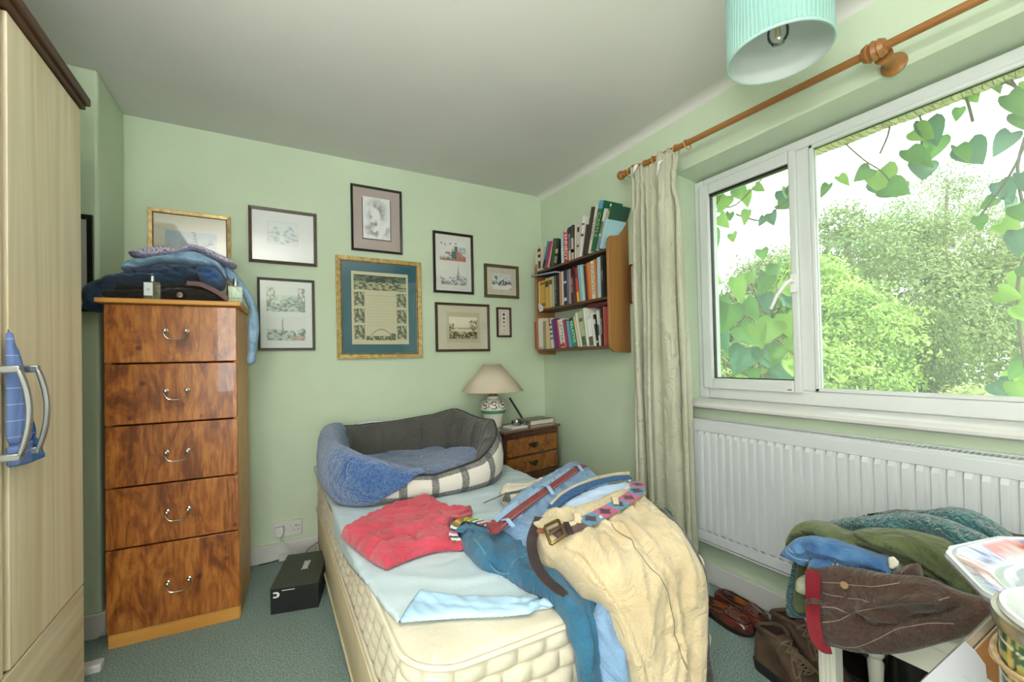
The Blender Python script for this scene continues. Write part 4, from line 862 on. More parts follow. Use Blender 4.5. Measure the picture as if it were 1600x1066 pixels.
def blanket():
    full = dense(outer_prof, 26)+dense(inner_prof, 20)[1:]; n = 90; ph0, ph1 = 138, 264; V = []; k = len(full)
    for i in range(n+1):
        ph = ph0+(ph1-ph0)*i/n; low = np.interp(ph, [138, 160, 176, 190, 205, 222, 236, 248, 258, 264], [.86, .85, .75, .62, .42, .12, .22, .5, .82, .95]); j0 = low*25; hi_ = k-1 if ph > 150 else k-1-(150-ph)*.6
        for j in range(k):
            q = j0+(hi_-j0)*j/(k-1); a = int(q); fr = q-a; b_ = min(a+1, k-1); r = full[a][0]*(1-fr)+full[b_][0]*fr; t = full[a][1]*(1-fr)+full[b_][1]*fr
            out = 1 if q < 25 else -1; of = .010+.022*(fbm(ph/14, t*3, 14)-.4)+.004*abs(math.sin(math.radians(ph*5+t*90)))
            z = zb_+(float(rimz(ph))-zb_)*t; V.append(pb_pt(ph, r+out*of*(1.6 if out > 0 else 1.1)*min(1, 1.0 if q > 1 else 1), z+(.014 if t > .85 else .004)))
    mb = MB(); mb.v = [tuple(p) for p in V]; mb.f = [(i*k+j, (i+1)*k+j, (i+1)*k+j+1, i*k+j+1) for i in range(n) for j in range(k-1)]
    o = mb.build('draped_end', m_fl, bl, smooth=180, fix=False); s_ = o.modifiers.new('thickness', 'SOLIDIFY'); s_.thickness = .009; s_.offset = 1
blanket()
nr, na = 26, 90; vs = []
for j in range(nr+1):
    for i in range(na):
        r = .80*j/nr; ph = 360*i/na; p = pb_pt(ph, r, 0); h_ = .552+.040*fbm(p[0]*7, p[1]*7, 44, 3)+.03*(1-abs(2*fbm(p[0]*5+p[1]*4, p[1]*2, 45, 2)-1))+.05*math.exp(-(((p[0]+1.0)/.16)**2+((p[1]+.72)/.2)**2))+(.02 if j == nr else 0); p[2] = h_; vs.append(tuple(p))
MB().add(vs, [(j*na+i, j*na+(i+1) % na, (j+1)*na+(i+1) % na, (j+1)*na+i) for j in range(nr) for i in range(na)]).build('inside_end', m_fl, bl, smooth=180, fix=False)
b2 = thing('fleece_throw', 'blue fleece throw with white edging heaped behind the pet bed', 'blanket', tuple(at(600, 665, 'y', -.17)))
PW = plane_y(-.17)
patch('fleece', m_fl, [(552, 668), (562, 663), (580, 660), (600, 660), (618, 663), (636, 668), (648, 675), e3(648, 680, PW, .53), e3(600, 690, PW, .525), e3(552, 690, PW, .53)], PW, .05, .05, .03, .008, .006, seed=8, parent=b2)
strip('edging', mat('white_edging', '#d8dcdf', .9), [(552, 668), (562, 663), (580, 659.5), (600, 659.5), (618, 662), (630, 666)], PW, .008, .006, -.003, b2)
# ------------------------------------------------------------------ clothes on the bed
def bedfold(ztop, zf, out=0.0, y0=-.4): return Fold((0, 0, 0), (1, 0, 0), (0, 1, 0), [(y0, ztop), (-1.90-out, zf), (-2.04-out, zf-.015), (-2.075-out, zf-.16), (-2.09-out, .05)], rad=.05)
m_red = mat('red_cotton', '#b33648', .9, '#c24859', 9, bump=.35, bscale=260, sheen=.25)
t = thing('trousers', 'folded raspberry red cotton trousers lying on the pale blue sheet', 'trousers', tuple(at(630, 835, 'z', .53)))
FB = Fold((0, 0, 0), (1, 0, 0), (0, 1, 0), [(0, .530), (-3, .530)], rad=.01)
patch('folded_legs', m_red, [(534, 842), (537, 836), (562, 822), (600, 803), (635, 792), (661, 785), (672, 783), (680, 787), (712, 802), (727, 800), (738, 798), (736, 806), (721, 815), (705, 823), (705, 834), (714, 846), (726, 856), (716, 860), (684, 861), (649, 871), (615, 885), (602, 889), (577, 876), (556, 860)], FB, .034, .008, .025, .006, .009, (.16, .035), .25, 31, parent=t,
      creases=[([(579, 874), (600, 862), (625, 851), (640, 850)], -.024, .006), ([(602, 884), (630, 875), (665, 862)], -.012, .004), ([(653, 838), (645, 846), (650, 858)], -.015, .005), ([(640, 852), (655, 846), (680, 826), (705, 815)], -.010, .005), ([(597, 820), (605, 826), (620, 828), (640, 824)], -.007, .003), ([(676, 786), (700, 804), (722, 808), (733, 803)], -.012, .004), ([(540, 845), (580, 858), (604, 872)], .006, .012)])
strip('waistband', m_red, [(664, 787), (680, 792), (700, 806), (720, 808), (735, 803)], FB, .022, .005, .028, parent=t)
strip('belt_loop', m_red, [(661, 789), (673, 785)], FB, .012, .004, .034, parent=t)
# dark coat under the heap, hanging over the corner of the bed
m_coat = mat('charcoal_wool', '#35352f', .95, '#44443e', 40, bump=.4, bscale=200, sheen=.3)
t = thing('coat', 'charcoal grey coat under the other clothes, hanging over the bed corner', 'coat', (-.9, -1.7, .52))
FC = Fold((0, 0, 0), (1, 0, 0), (0, 1, 0), [(-.8, .60), (-1.84, .585), (-1.98, .54), (-2.03, .40), (-2.06, .0)], rad=.05)
patch('cloth', m_coat, [(-.95, -1.50, .6), (-.80, -1.50, .6), (1016, 793), (1034, 799), (1058, 820), (1080, 850), (1094, 876), (1104, 910), (1104, 960), (1104, 1000), (1110, 1040), (1112, 1075), (1110, 1120), (1030, 1120), (-1.0, -2.05, .1), (-1.05, -2.03, .4), (-1.08, -1.9, .58), (-1.0, -1.6, .59)], FC, .030, .07, .05, .009, .008, (.25, .05), PI/2, 41, parent=t)
g = thing('scarf', 'small bottle green knitted scarf end poking out beside the curtain', 'scarf', tuple(at(1046, 812, 'z', .55)))
patch('knit', mat('bottle_green_wool', '#1f4238', .95, '#2d5a4c', 90, bump=.6, bscale=180), [(1030, 800), (1040, 802), (1050, 806), (1053, 816), (1048, 822), (1036, 812)], Fold((0, 0, 0), (1, 0, 0), (0, 1, 0), [(-.4, .585), (-1.9, .575), (-2.4, .57)], rad=.01), .02, .05, .015, .005, .004, seed=5, parent=g)
# teal jeans
m_teal = mat('teal_denim', '#1f5675', .9, '#2b6a8a', 12, bump=.35, bscale=300, sheen=.2)
FT = bedfold(.560, .538)
t = thing('jeans', 'teal blue jeans with a striped woven belt, legs hanging over the bed foot', 'jeans', tuple(at(800, 870, 'z', .55)))
oo = patch('legs', m_teal, [(716, 829), (726, 822), (752, 826), (793, 831), (815, 845), (840, 856), (868, 875), (896, 890), (914, 904), (932, 922), (934, 960), (934, 1010), (940, 1066), (960, 1150), (916, 1150), (908, 1066), (903, 1030), (893, 992), (884, 966), (862, 940), (834, 921), (803, 903), (783, 892), (752, 882), (728, 858), (717, 842)], FT, .034, .045, .045, .006, .009, (.30, .035), 1.9, 42, parent=t,
      creases=[([(738, 846), (760, 868), (780, 883)], -.005, .003), ([(780, 883), (805, 876), (832, 862)], -.006, .003), ([(740, 846), (760, 840), (785, 834)], .002, .006), ([(834, 870), (875, 900), (905, 950), (925, 1066)], -.015, .008), ([(800, 900), (850, 915), (885, 950), (905, 1010)], .006, .015), ([(870, 890), (905, 915), (928, 960)], -.014, .006)])
strip('stitching', mat('blue_thread', '#5f90ab', .9), [(741, 843), (762, 866), (782, 881), (808, 874), (832, 861)], FT, .0022, .001, parent=t, nv=1, on=bvh(oo))
strip('waistband', m_teal, [(717, 832), (728, 825), (752, 829), (780, 833)], FT, .028, .005, .034, parent=t)
def stripes(cols, per, slope=0):
    cc = [C(c) for c in cols]
    def f(u, v): k = (np.floor((u+slope*v)/per)).astype(int) % len(cc); return np.array([cc[i] for i in k])
    return f
m_vc = vmat('woven_belt', .7, bump=.3, scale=100, bscale=300)
t = thing('belt', 'striped multicoloured woven belt through the waist of the teal jeans', 'belt', tuple(at(740, 822, 'z', .56)))
m_white_l = mat('cream_web', '#d7d2cc', .8); m_navy_l = mat('navy_web', '#28344a', .8); m_pink_l = mat('rose_web', '#b0526a', .8)
strip('web', m_vc, [(714, 836), (708, 830), (712, 821), (724, 815), (742, 817), (758, 822), (774, 828)], FT, .026, .003, [.02, .028, .042, .046, .046, .046, .05], parent=t, n=14, nv=6, colfn=stripes(['#d8d4ce', '#27344c', '#d8d4ce', '#b15a70', '#27344c', '#d8d4ce', '#3f6f3c', '#c25b32', '#9cbf45', '#c25b32', '#3f6f3c', '#9cbf45', '#b5532e', '#9cbf45', '#4e7a35'], .011, .012))
MB().tube([tuple(FT.pos(np.array([FT.px(u, v)[0]]), np.array([FT.px(u, v)[1]]))[0][0]+np.array([0, 0, h])) for u, v, h in ((707, 826, .03), (705, 838, .02), (708, 850, .012), (714, 848, .02), (712, 836, .035))], .004, 8, True).build('buckle', m_steel, t)
# light jeans
m_ljean = mat('washed_denim', '#6c8db2', .9, '#7f9fc0', 10, bump=.3, bscale=300, sheen=.2)
FJ = bedfold(.655, .565, .005)
t = thing('jeans', 'washed light blue jeans with burgundy belt in the heap on the bed', 'jeans', tuple(at(850, 800, 'z', .6)))
patch('legs', m_ljean, [(780, 806), (789, 794), (812, 774), (846, 753), (876, 735), (893, 727), (911, 731), (928, 742), (937, 752), (955, 765), (975, 800), (990, 860), (1000, 920), (1005, 1000), (1012, 1066), (1020, 1140), (950, 1140), (941, 1066), (934, 1010), (934, 960), (930, 920), (896, 900), (868, 888), (845, 876), (828, 862), (802, 838), (786, 830), (778, 820)], FJ, .03, .11, .045, .006, .009, (.25, .035), 1.9, 43, parent=t,
      creases=[([(812, 823), (820, 832), (836, 832), (848, 828)], -.006, .003), ([(800, 836), (840, 850), (880, 880), (905, 905)], -.01, .008), ([(880, 900), (910, 935), (925, 1000), (950, 1066)], -.012, .007), ([(950, 930), (960, 980), (985, 1066)], -.014, .008), ([(890, 750), (905, 760), (900, 775)], -.006, .005)])
strip('waistband', mat('washed_denim_pale', '#91b0d2', .9), [(784, 820), (806, 797), (845, 771), (880, 747), (905, 732)], FJ, .062, .006, .028, parent=t)
m_burg = mat('burgundy_leather', '#7d3038', .35, '#944049', 30, coat=.3)
for a_, b_ in (((783, 812), (802, 822)), ((849, 758), (864, 772)), ((897, 727), (910, 736))): strip('belt_loop', MATS['washed_denim_pale'], [a_, ((a_[0]+b_[0])/2, (a_[1]+b_[1])/2), b_], FJ, .014, .004, [.034, .048, .034], parent=t)
t = thing('belt', 'burgundy leather belt threaded through the washed light blue jeans', 'belt', tuple(at(845, 772, 'z', .65)))
strip('strap', m_burg, [(768, 832), (778, 826), (790, 815), (812, 797), (845, 773), (880, 749), (902, 733), (912, 728)], FJ, .034, .004, .037, parent=t)
strip('keeper', m_burg, [(764, 822), (772, 834)], FJ, .018, .010, .036, parent=t); strip('keeper', m_burg, [(770, 817), (778, 829)], FJ, .012, .009, .037, parent=t)
strip('strap_edge', mat('burgundy_edge', '#c08a86', .4), [(783, 824), (812, 800.5), (845, 776.5), (880, 752.5), (902, 737)], FJ, .0022, .001, .0415, parent=t, nv=1)
# cream garment with strap, under the light jeans
t = thing('cap', 'cream cloth cap with grey strap half under the light blue jeans', 'cap', tuple(at(800, 775, 'z', .54)))
FK = Fold((0, 0, 0), (1, 0, 0), (0, 1, 0), [(-.4, .545), (-3, .545)], rad=.01)
patch('cloth', mat('cream_canvas', '#cfc5b6', .9, '#d8cfc2', 8, bump=.3, bscale=250), [(780, 774), (784, 765), (800, 762), (824, 760), (850, 752), (865, 748), (868, 760), (845, 772), (822, 786), (806, 792), (792, 790), (784, 784)], FK, .028, .02, .03, .006, .006, (.1, .03), .4, 44, parent=t, creases=[([(800, 766), (830, 766), (856, 757)], -.012, .004)])
m_gs = mat('grey_strap', '#5a5d60', .6)
strip('strap', m_gs, [(788, 780), (794, 773), (812, 769), (836, 762)], FK, .018, .003, [.022, .034, .034, .036], parent=t)
strip('prong', m_gs, [(755, 781), (772, 779.5), (792, 777)], FK, .005, .003, [.0, .015, .034], parent=t); strip('strap', m_gs, [(793, 775), (797, 787)], FK, .016, .003, .033, parent=t)
# beige chinos
m_beige = mat('sand_cotton', '#b9a684', .85, '#c8b796', 7, bump=.3, bscale=260, sheen=.25)
FZ = Fold((0, 0, 0), (1, 0, 0), (0, 1, 0), [(-.6, .70), (-1.60, .675), (-1.92, .650), (-2.07, .615), (-2.135, .45), (-2.16, .05)], rad=.06)
t = thing('chinos', 'sand beige chinos on top of the heap, legs hanging over the bed foot', 'trousers', tuple(at(960, 850, 'z', .65)))
oo = patch('legs', m_beige, [(836, 824), (843, 815), (852, 806), (872, 803), (897, 800), (930, 788), (960, 776), (985, 772), (998, 780), (1016, 789), (1032, 802), (1047, 817), (1064, 832), (1075, 848), (1088, 868), (1095, 887), (1101, 923), (1101, 970), (1099, 1010), (1096, 1066), (1094, 1140), (1012, 1140), (1001, 1066), (982, 1009), (965, 961), (944, 920), (924, 902), (903, 885), (884, 866), (868, 851), (852, 846), (840, 837)], FZ, .034, .12, .06, .006, .010, (.28, .045), 1.95, 51, parent=t,
      creases=[([(938, 800), (958, 822), (980, 842), (1000, 862), (1020, 890), (1040, 925), (1048, 960), (1060, 1000), (1075, 1066)], -.008, .004), ([(868, 852), (905, 872), (940, 905), (962, 935)], -.012, .006), ([(905, 862), (930, 890), (960, 930), (985, 985), (1012, 1066)], -.018, .008), ([(870, 846), (890, 843), (905, 833)], .010, .008), ([(960, 862), (985, 870), (1010, 868)], -.008, .008), ([(985, 800), (1000, 812), (1005, 830)], -.010, .007), ([(1010, 980), (1030, 990), (1050, 985)], -.008, .008), ([(940, 845), (965, 858), (985, 880)], -.010, .008), ([(925, 830), (950, 833), (975, 846)], .008, .008)])
strip('waistband', m_beige, [(842, 826), (866, 820), (905, 808), (945, 794), (985, 774), (996, 768)], FZ, .055, .006, .030, parent=t)
m_bpk = mat('sand_stitch', '#7c6a4e', .9)
strip('side_seam', m_bpk, [(938, 800), (958, 822), (980, 842), (1000, 862), (1020, 890), (1040, 925), (1048, 960), (1060, 1000), (1075, 1066)], FZ, .0020, .001, parent=t, nv=1, on=bvh(oo), n=10)
# open back of the waistband: denim facing, pale lining, white label
m_dden = mat('indigo_facing', '#27486e', .9, '#35608f', 60, stretch=(3, 1, 1), bump=.3)
WB = [(862, 797), (880, 780), (905, 766), (935, 755), (962, 749), (984, 747)]
FW = Fold((0, 0, 0), (1, 0, 0), (0, 1, 0), [(-.6, .72), (-1.50, .70), (-1.9, .665), (-2.4, .64)], rad=.02)
patch('lining', mat('pale_blue_lining', '#a9bedd', .9, '#b6c9e4', 6), [(864, 799), (882, 784), (906, 771), (936, 761), (964, 755), (984, 752), (994, 764), (985, 776), (950, 788), (905, 802), (880, 806)], FW, .003, .004, .02, .008, .004, seed=6, parent=t)
strip('waist_facing', m_dden, WB, FW, .030, .006, .010, parent=t, n=8)
strip('waist_edge', m_beige, [(u-1, v-5.5) for u, v in WB], FW, .006, .010, .010, parent=t)
patch('label', mat('white_label', '#e2dedb', .8), [(983, 749), (987, 756), (989, 770), (965, 777), (975, 766)], FW, .010, .004, .004, .004, .001, parent=t, smooth_poly=False)
for a_, b_ in (((896, 799), (905, 824)), ((956, 775), (965, 797))): strip('belt_loop', m_beige, [a_, ((a_[0]+b_[0])/2, (a_[1]+b_[1])/2), b_], FZ, .016, .004, [.030, .052, .032], parent=t)
MB().lathe([(.001, .004), (.008, .004), (.0105, .002), (.010, -.004)], 20, tuple(FZ.offset(.034).pos(*[np.array([q]) for q in FZ.offset(.034).px(845, 829)])[0][0])).build('button', mat('brown_button', '#7c4a33', .4), t)
t = thing('belt', 'brown leather belt with pink and blue stitched diamonds and brass buckle', 'belt', tuple(at(930, 800, 'z', .68)))
def polo(u, v):
    c = np.tile(C('#5b4648'), (len(u), 1)); s = (u-.10); k = np.floor(s/.066); f = s/.066-k
    bgc = [C('#5f87a6'), C('#b5607c')]; m_ = s > -.02
    for q in (0, 1): c[m_ & (k.astype(int) % 2 == q)] = bgc[q]
    r = abs(f-.5)*1.25+abs(v)*.95+.05*np.sin(np.arctan2(v, f-.5)*14); c[m_ & (r < .42)] = C('#4b3c46'); c[m_ & (k < 0)] = C('#5b4648'); return c
strip('strap', vmat('stitched_leather', .55, bump=.3, scale=100, bscale=400), [(866, 834), (885, 827), (903, 820), (937, 805), (965, 791), (986, 778), (996, 768), (996, 757), (989, 750)], FZ, .044, .004, [.036, .040, .040, .040, .042, .042, .044, .040, .030], parent=t, n=24, nv=12, colfn=lambda u, v: polo(u, v))
m_strap = mat('dark_brown_leather', '#2d2426', .4, '#3c3032', 20, coat=.2)
strip('strap_end', m_strap, [(843, 834), (833, 850), (831, 862), (838, 880), (852, 894), (870, 906), (884, 913)], Fold((0, 0, 0), (1, 0, 0), (0, 1, 0), [(-.6, .66), (-1.6, .635), (-2.4, .62)], rad=.02), .027, .004, [.05, .03, .015, .0, -.01, -.015, -.018], parent=t, n=10, wfn=lambda q: np.where(q > .93, 1-(q-.93)*6, 1))
strip('keeper', MATS['dark_brown_leather'], [(884, 817), (892, 835)], FZ, .014, .005, .046, parent=t)
FZo = FZ.offset(.044)
P4 = [tuple(FZo.pos(*[np.array([q]) for q in FZo.px(u, v)])[0][0]+np.array([0, 0, h-.044])) for u, v, h in ((851, 826, .046), (852, 824, .048), (871, 816, .050), (873, 817, .051), (882, 838, .050), (881, 841, .049), (862, 851, .045), (860, 850, .045))]
bk_ = MB().tube(P4, .0042, 8, True); bk_.tube([tuple((np.array(P4[0])+np.array(P4[7]))/2), tuple((np.array(P4[3])+np.array(P4[4]))/2)], .003, 8); bk_.build('buckle', m_brass, t)
# ------------------------------------------------------------------ bedside cabinet
NA = np.array([-.617, -.464]); NB = np.array([-.126, -.380]); nd = (NB-NA)/np.linalg.norm(NB-NA); nang = math.atan2(nd[1], nd[0]); NW = .498; NZ = .665; ND = .29
MN = Matrix.Translation((NA[0], NA[1], 0)) @ Matrix.Rotation(nang, 4, 'Z')
nb = thing('bedside_cabinet', 'small mahogany bedside cabinet with two drawers in the room corner', 'bedside cabinet', tuple(MN @ Vector((NW/2, ND/2, 0))))
m_mah = wood('mahogany', '#3f1f12', '#5d3220', 5, (1, 1, .15), .3, coat=.3); m_ven = mat('burr_veneer', '#6b3a16', .25, '#9a5f28', 16, detail=6, dist=1.5, coat=.4); m_mtop = wood('mahogany_top', '#5e4030', '#7a5844', 4, (.12, 1, 1), .25, coat=.4)
def nbx(*a): return MB(MN).box(*a)
nbx(0, NW, 0, ND, NZ-.016, NZ).build('top', m_mtop, nb, bev=.004)
c_ = MB(MN); c_.box(.014, .026, .014, ND-.004, .30, NZ-.016); c_.box(NW-.026, NW-.014, .014, ND-.004, .30, NZ-.016); c_.box(.026, NW-.026, ND-.014, ND-.004, .30, NZ-.016); c_.box(.026, NW-.026, .014, ND-.014, .362, .372)
for z_ in (.640, .612, .490, .372): c_.box(.026, NW-.026, .014, .026, z_-.004, z_+.006)
c_.build('carcass', m_mah, nb, bev=.001)
sl = nbx(.028, NW-.028, .010, .20, .620, .636).build('slide', m_mah, nb, bev=.001)
for x_ in (.08, NW-.08): MB(MN).lathe([(.002, .012), (.005, .010), (.0055, .006), (.003, .003), (.003, -.006)][::-1], 12, (x_, .004, .628), 'y').build('knob', m_brass, sl)
for z0_, z1_ in ((.498, .608), (.380, .486)):
    d_ = nbx(.030, NW-.030, .008, .024, z0_, z1_).build('drawer', m_ven, nb, bev=.002)
    zc = (z0_+z1_)/2; h_ = MB(MN); bp = [(a*1.25, b*1.25) for a, b in [(-.034, .006), (-.022, .014), (-.008, .012), (0, .018), (.008, .012), (.022, .014), (.034, .006), (.024, -.004), (.010, -.010), (0, -.014), (-.010, -.010), (-.024, -.004)]]
    h_.prism([(NW/2+a, zc+b) for a, b in bp], .0055, .008, 'y')
    h_.tube([(NW/2-.022, .002, zc+.006), (NW/2-.020, -.004, zc-.008), (NW/2-.010, -.006, zc-.016), (NW/2, -.006, zc-.018), (NW/2+.010, -.006, zc-.016), (NW/2+.020, -.004, zc-.008), (NW/2+.022, .002, zc+.006)], .0024, 8)
    h_.build('drawer_handle', mat('dark_bronze', '#54462c', .3, metal=.8), d_)
ap = MB(MN); arch = [(.014, .362), (.014, .0), (.034, .0), (.040, .12), (.050, .24), (.075, .275), (.085, .305), (.11, .325), (.16, .335), (.21, .310), (NW/2, .318)]
poly = arch+[(NW-a, b) for a, b in arch[::-1][1:]]; ap.prism(poly, .012, .024, 'y'); ap.build('apron', m_mah, nb, bev=.001)
for x_ in (.026, NW-.026): 
    MB(MN).prism([(x_-.012, .30), (x_+.012, .30), (x_+.006, 0), (x_-.006, 0)], ND-.03, ND-.008, 'y').build('leg', m_mah, nb, bev=.002)
# lamp
LX, LY = -.565, -.215
lp = thing('table_lamp', 'ceramic bedside lamp with wide cream cone shade and painted scroll base', 'lamp', (LX, LY, NZ))
m_cer = mat('white_ceramic', '#dedad2', .2, coat=.5); 
bprof = [(.052, 0), (.056, .004), (.060, .03), (.070, .075), (.084, .110), (.088, .135), (.084, .160), (.066, .182), (.044, .192), (.040, .200), (.043, .206), (.036, .210)]
def lampbase():
    n = 128; Pf = spline([(a, b) for a, b in bprof], 10, False); mb = MB(); mb.lathe([(a, b) for a, b in Pf], n, (LX, LY, NZ)); cols = []
    for a, b in Pf:
        for i in range(n):
            th = 2*PI*i/n*8; c = C('#dfdbd3'); u_ = ((th/(2*PI)) % 1)-.5; z = (b-.152)/.020
            if .093 < b < .118: c = C('#4f8a64') if .097 < b < .114 else C('#7fa98a')
            elif b > .122 and b < .185:
                r1 = math.hypot(u_, (abs(z)-.62)*.42)
                if abs(r1-.24) < .06 and not ((u_*z > .06) and abs(z) < .75): c = C('#2f3837')
                elif abs(abs(u_)-.44+.05*z) < .04 and abs(z) < .8: c = C('#8f7f8d')
            cols.append(c)
    mb.col = np.array(cols); return mb
lampbase().build('base', vmat('painted_ceramic', .2, coat=.5), lp, smooth=60)
MB().lathe([(.036, .206), (.030, .215), (.020, .235), (.016, .27)], 24, (LX, LY, NZ)).build('neck', mat('olive_neck', '#7c7a5c', .5), lp)
MB().tube([(LX, LY, NZ+.26), (LX, LY, NZ+.415)], .005, 8).build('stem', m_brass, lp)
m_shc = mat('cream_shade', '#d9cbb4', .8, '#e0d4c0', 5, trans=.2)
so = MB().lathe([(.2085, .243), (.057, .425)], 72, (LX, LY, NZ), cap=False).build('lamp_shade', m_shc, lp, smooth=180, fix=False); so.modifiers.new('thickness', 'SOLIDIFY').thickness = .002
for r_, z_ in ((.2085, .243), (.057, .425)): MB().tube([(LX+r_*math.cos(2*PI*k/64), LY+r_*math.sin(2*PI*k/64), NZ+z_) for k in range(64)], .0025, 6, True).build('shade_rim', m_shc, so)
sp = MB()
for k in range(3): a = 2*PI*k/3; sp.tube([(LX, LY, NZ+.412), (LX+.056*math.cos(a), LY+.056*math.sin(a), NZ+.422)], .0015, 6)
sp.build('shade_spider', m_black, lp)
MB().tube([(LX-.054, LY-.02, NZ+.012), (LX-.075, LY-.05, NZ+.010), (LX-.07, LY-.09, NZ+.005), (LX-.10, LY-.05, NZ-.02), (LX-.115, LY+.05, .4)], .003, 8).build('flex', m_white, lp)
# books etc on the bedside cabinet
m_page = mat('book_pages', '#ded9c8', .85, '#cfc9b6', 300, stretch=(.02, .02, 1)); m_page2 = mat('book_pages_upright', '#d8d0bb', .85, '#c9c0a8', 300, stretch=(.02, 1, .02))
def book_flat(M, w_, d_, h_, cover, label, z, loc, group=None):
    t = thing('book', label, 'book', tuple(M @ Vector((w_/2, d_/2, z))), group)
    c = .002; cm = MB(M); cm.box(0, w_, 0, d_, z, z+c); cm.box(0, w_, 0, d_, z+h_-c, z+h_); cm.box(-.001, c, 0, d_, z, z+h_)
    cm.build('cover', cover, t, bev=.0006); MB(M).box(c, w_-.004, .004, d_-.004, z+c, z+h_-c).build('pages', m_page, t, smooth=0); return t
m_cov = mat('illustrated_cover', '#8c8e7e', .4, '#3d4038', 70, detail=4, lo=.42, hi=.58); q = at(812, 661, 'z', NZ)
MK = Matrix.Translation((-.345, -.335, 0)) @ Matrix.Rotation(nang-.05, 4, 'Z')
book_flat(MK, .215, .150, .030, m_cov, 'hardback book with dark picture cover lying on the bedside cabinet', NZ+.0005, None)
mgz = MB(MN).box(.115, .245, .055, .16, NZ+.0005, NZ+.010).build('booklet', mat('white_booklet', '#dfe0de', .7), bev=.001); tag(mgz, 'thin white booklet on the bedside cabinet under the glass dish', 'booklet')
gd = thing('glass_dish', 'small round clear glass dish on the white booklet beside the lamp', 'dish', tuple(MN @ Vector((.185, .10, NZ+.011))))
v_ = MN @ Vector((.185, .10, NZ+.0115)); MB().lathe([(.001, .002), (.026, .002), (.032, .006), (.036, .028), (.033, .032), (.031, .028), (.026, .008), (.001, .006)], 32, tuple(v_), cap=False).build('dish', glass('dish_glass', (.85, .87, .84), .2, .05), gd)
MB().lathe([(.001, .007), (.024, .008), (.026, .013), (.001, .014)], 20, tuple(v_)).build('contents', mat('dish_contents', '#8a8780', .6, '#c9c4b8', 120), gd)
a0_ = at(824, 657, 'y', -.12); a1_ = at(812, 622, 'y', -.02); st_ = MB().tube([(-.27, -.11, NZ+.012), (-.325, -.015, NZ+.165)], .007, 10).build('torch', m_black); tag(st_, 'slim black torch propped upright against the back wall on the cabinet', 'torch')
# ------------------------------------------------------------------ bookshelf and books
m_shp = wood('shelf_pine', '#81562b', '#a67740', 3.2, (1, 1, .12), .4, coat=.2); m_shd = wood('shelf_pine_dark', '#4e3220', '#6b4730', 4, (1, .1, 1), .45)
bs = thing('bookshelf', 'wall hung pine bookshelf with three shelves and shaped sides near the corner', 'bookshelf', (0, -.54, 1.15))
SY0, SY1 = -.150, -.945; SD = .165
side = [(-.004, 1.935), (-.010, 1.945), (-.020, 1.925), (-.040, 1.880), (-.070, 1.845), (-.110, 1.835), (-.145, 1.830), (-.158, 1.815), (-.165, 1.785), (-.165, 1.20), (-.160, 1.175), (-.146, 1.158), (-.12, 1.150), (-.004, 1.146)]
for y_ in (SY0, SY1+.020): MB().prism(side, y_, y_-.020, 'y').build('side_panel', m_shp, bs, bev=.002)
SZ = [1.188, 1.478, 1.762]
for z_ in SZ: bx(-.158, -.004, SY0-.020, SY1+.020, z_-.016, z_).build('shelf', m_shd, bs, bev=.0015)
bx(-.012, -.002, SY0-.02, SY1+.02, 1.76, 1.79).build('back_rail', m_shd, bs, bev=.001)
FS = -.155
cov_i = 0
def book(u0, u1, top, depth, col, label, z, row, title=None, tcol=None, lean=0, spine_off=0, band=None):
    """u0,u1: spine edges in the photo at shelf level; top: book height; lean: shift of the top along y (+ = to the left)."""
    global cov_i
    z_ = z+.001; v_ = 430
    y0 = at(u0, row, 'x', FS)[1]; y1 = at(u1, row, 'x', FS)[1]; th = max(.008, (y0-y1)*.95); xs = FS+spine_off; ang_ = math.asin(max(-.9, min(.9, lean/top)))
    piv = y1 if lean < 0 else y0
    M = Matrix.Translation((0, piv, z_+abs(0))) @ Matrix.Rotation(-ang_, 4, 'X') @ Matrix.Translation((0, -piv, -z_))
    th *= math.cos(ang_); a, b_ = (y0, y0-th) if lean >= 0 else (y1+th, y1)
    t = thing('book', label, 'book', (xs+depth/2, (y0+y1)/2, z_), 'books on the wall shelf')
    mc = mat('cover_'+col[1:], col, .45, bump=.02, bscale=60) 
    cm = MB(M); cm.box(xs, xs+.0025, a, b_, z_, z_+top); cm.box(xs, xs+depth, a, a-.0015, z_, z_+top); cm.box(xs, xs+depth, b_+.0015, b_, z_, z_+top)
    co_ = cm.build('cover', mc, t, bev=.0008)
    MB(M).box(xs+.003, xs+depth-.003, a-.0016, b_+.0016, z_+.003, z_+top-.004).build('pages', m_page2, t, smooth=0)
    ym = (a+b_)/2
    if title:
        p = M @ Vector((xs-.0006, ym, z_+top*.52)); o = text('title', title, min(th*1.05, .9*top/(.62*len(title))), tuple(p), (PI/2, PI/2, -PI/2), mat('ink_'+tcol[1:], tcol, .6), t, .0002)
        o.rotation_euler = (Matrix.Rotation(-ang_, 4, 'X') @ Matrix(((0, 0, -1, 0), (0, -1, 0, 0), (-1, 0, 0, 0), (0, 0, 0, 1)))).to_euler()
    if band:
        bm_ = MB(M)
        for (f0, f1, cc) in band[:1]: pass
        for k, (f0, f1, cc) in enumerate(band):
            MB(M).box(xs-.0004, xs+.0004, a-.0008, b_+.0008, z_+top*f0, z_+top*f1).build('spine_band', mat('band_'+cc[1:], cc, .5), t, smooth=0)
    return t
T, Mi, B = SZ[2], SZ[1], SZ[0]
rT, rM, rB = 405, 470, 535
def bt(*a, **k): return book(*a[:5], a[5]+' on the top shelf of the bookcase', T, rT, **k)
bt(836.5, 840, .170, .13, '#d9cfb6', 'cream slim book leftmost'); bt(840.5, 845, .180, .13, '#cfc7ae', 'cream and black illustrated book second from left', band=((.78, .90, '#1e1c1a'), (.55, .66, '#2d2a26'), (.1, .4, '#4a4439')))
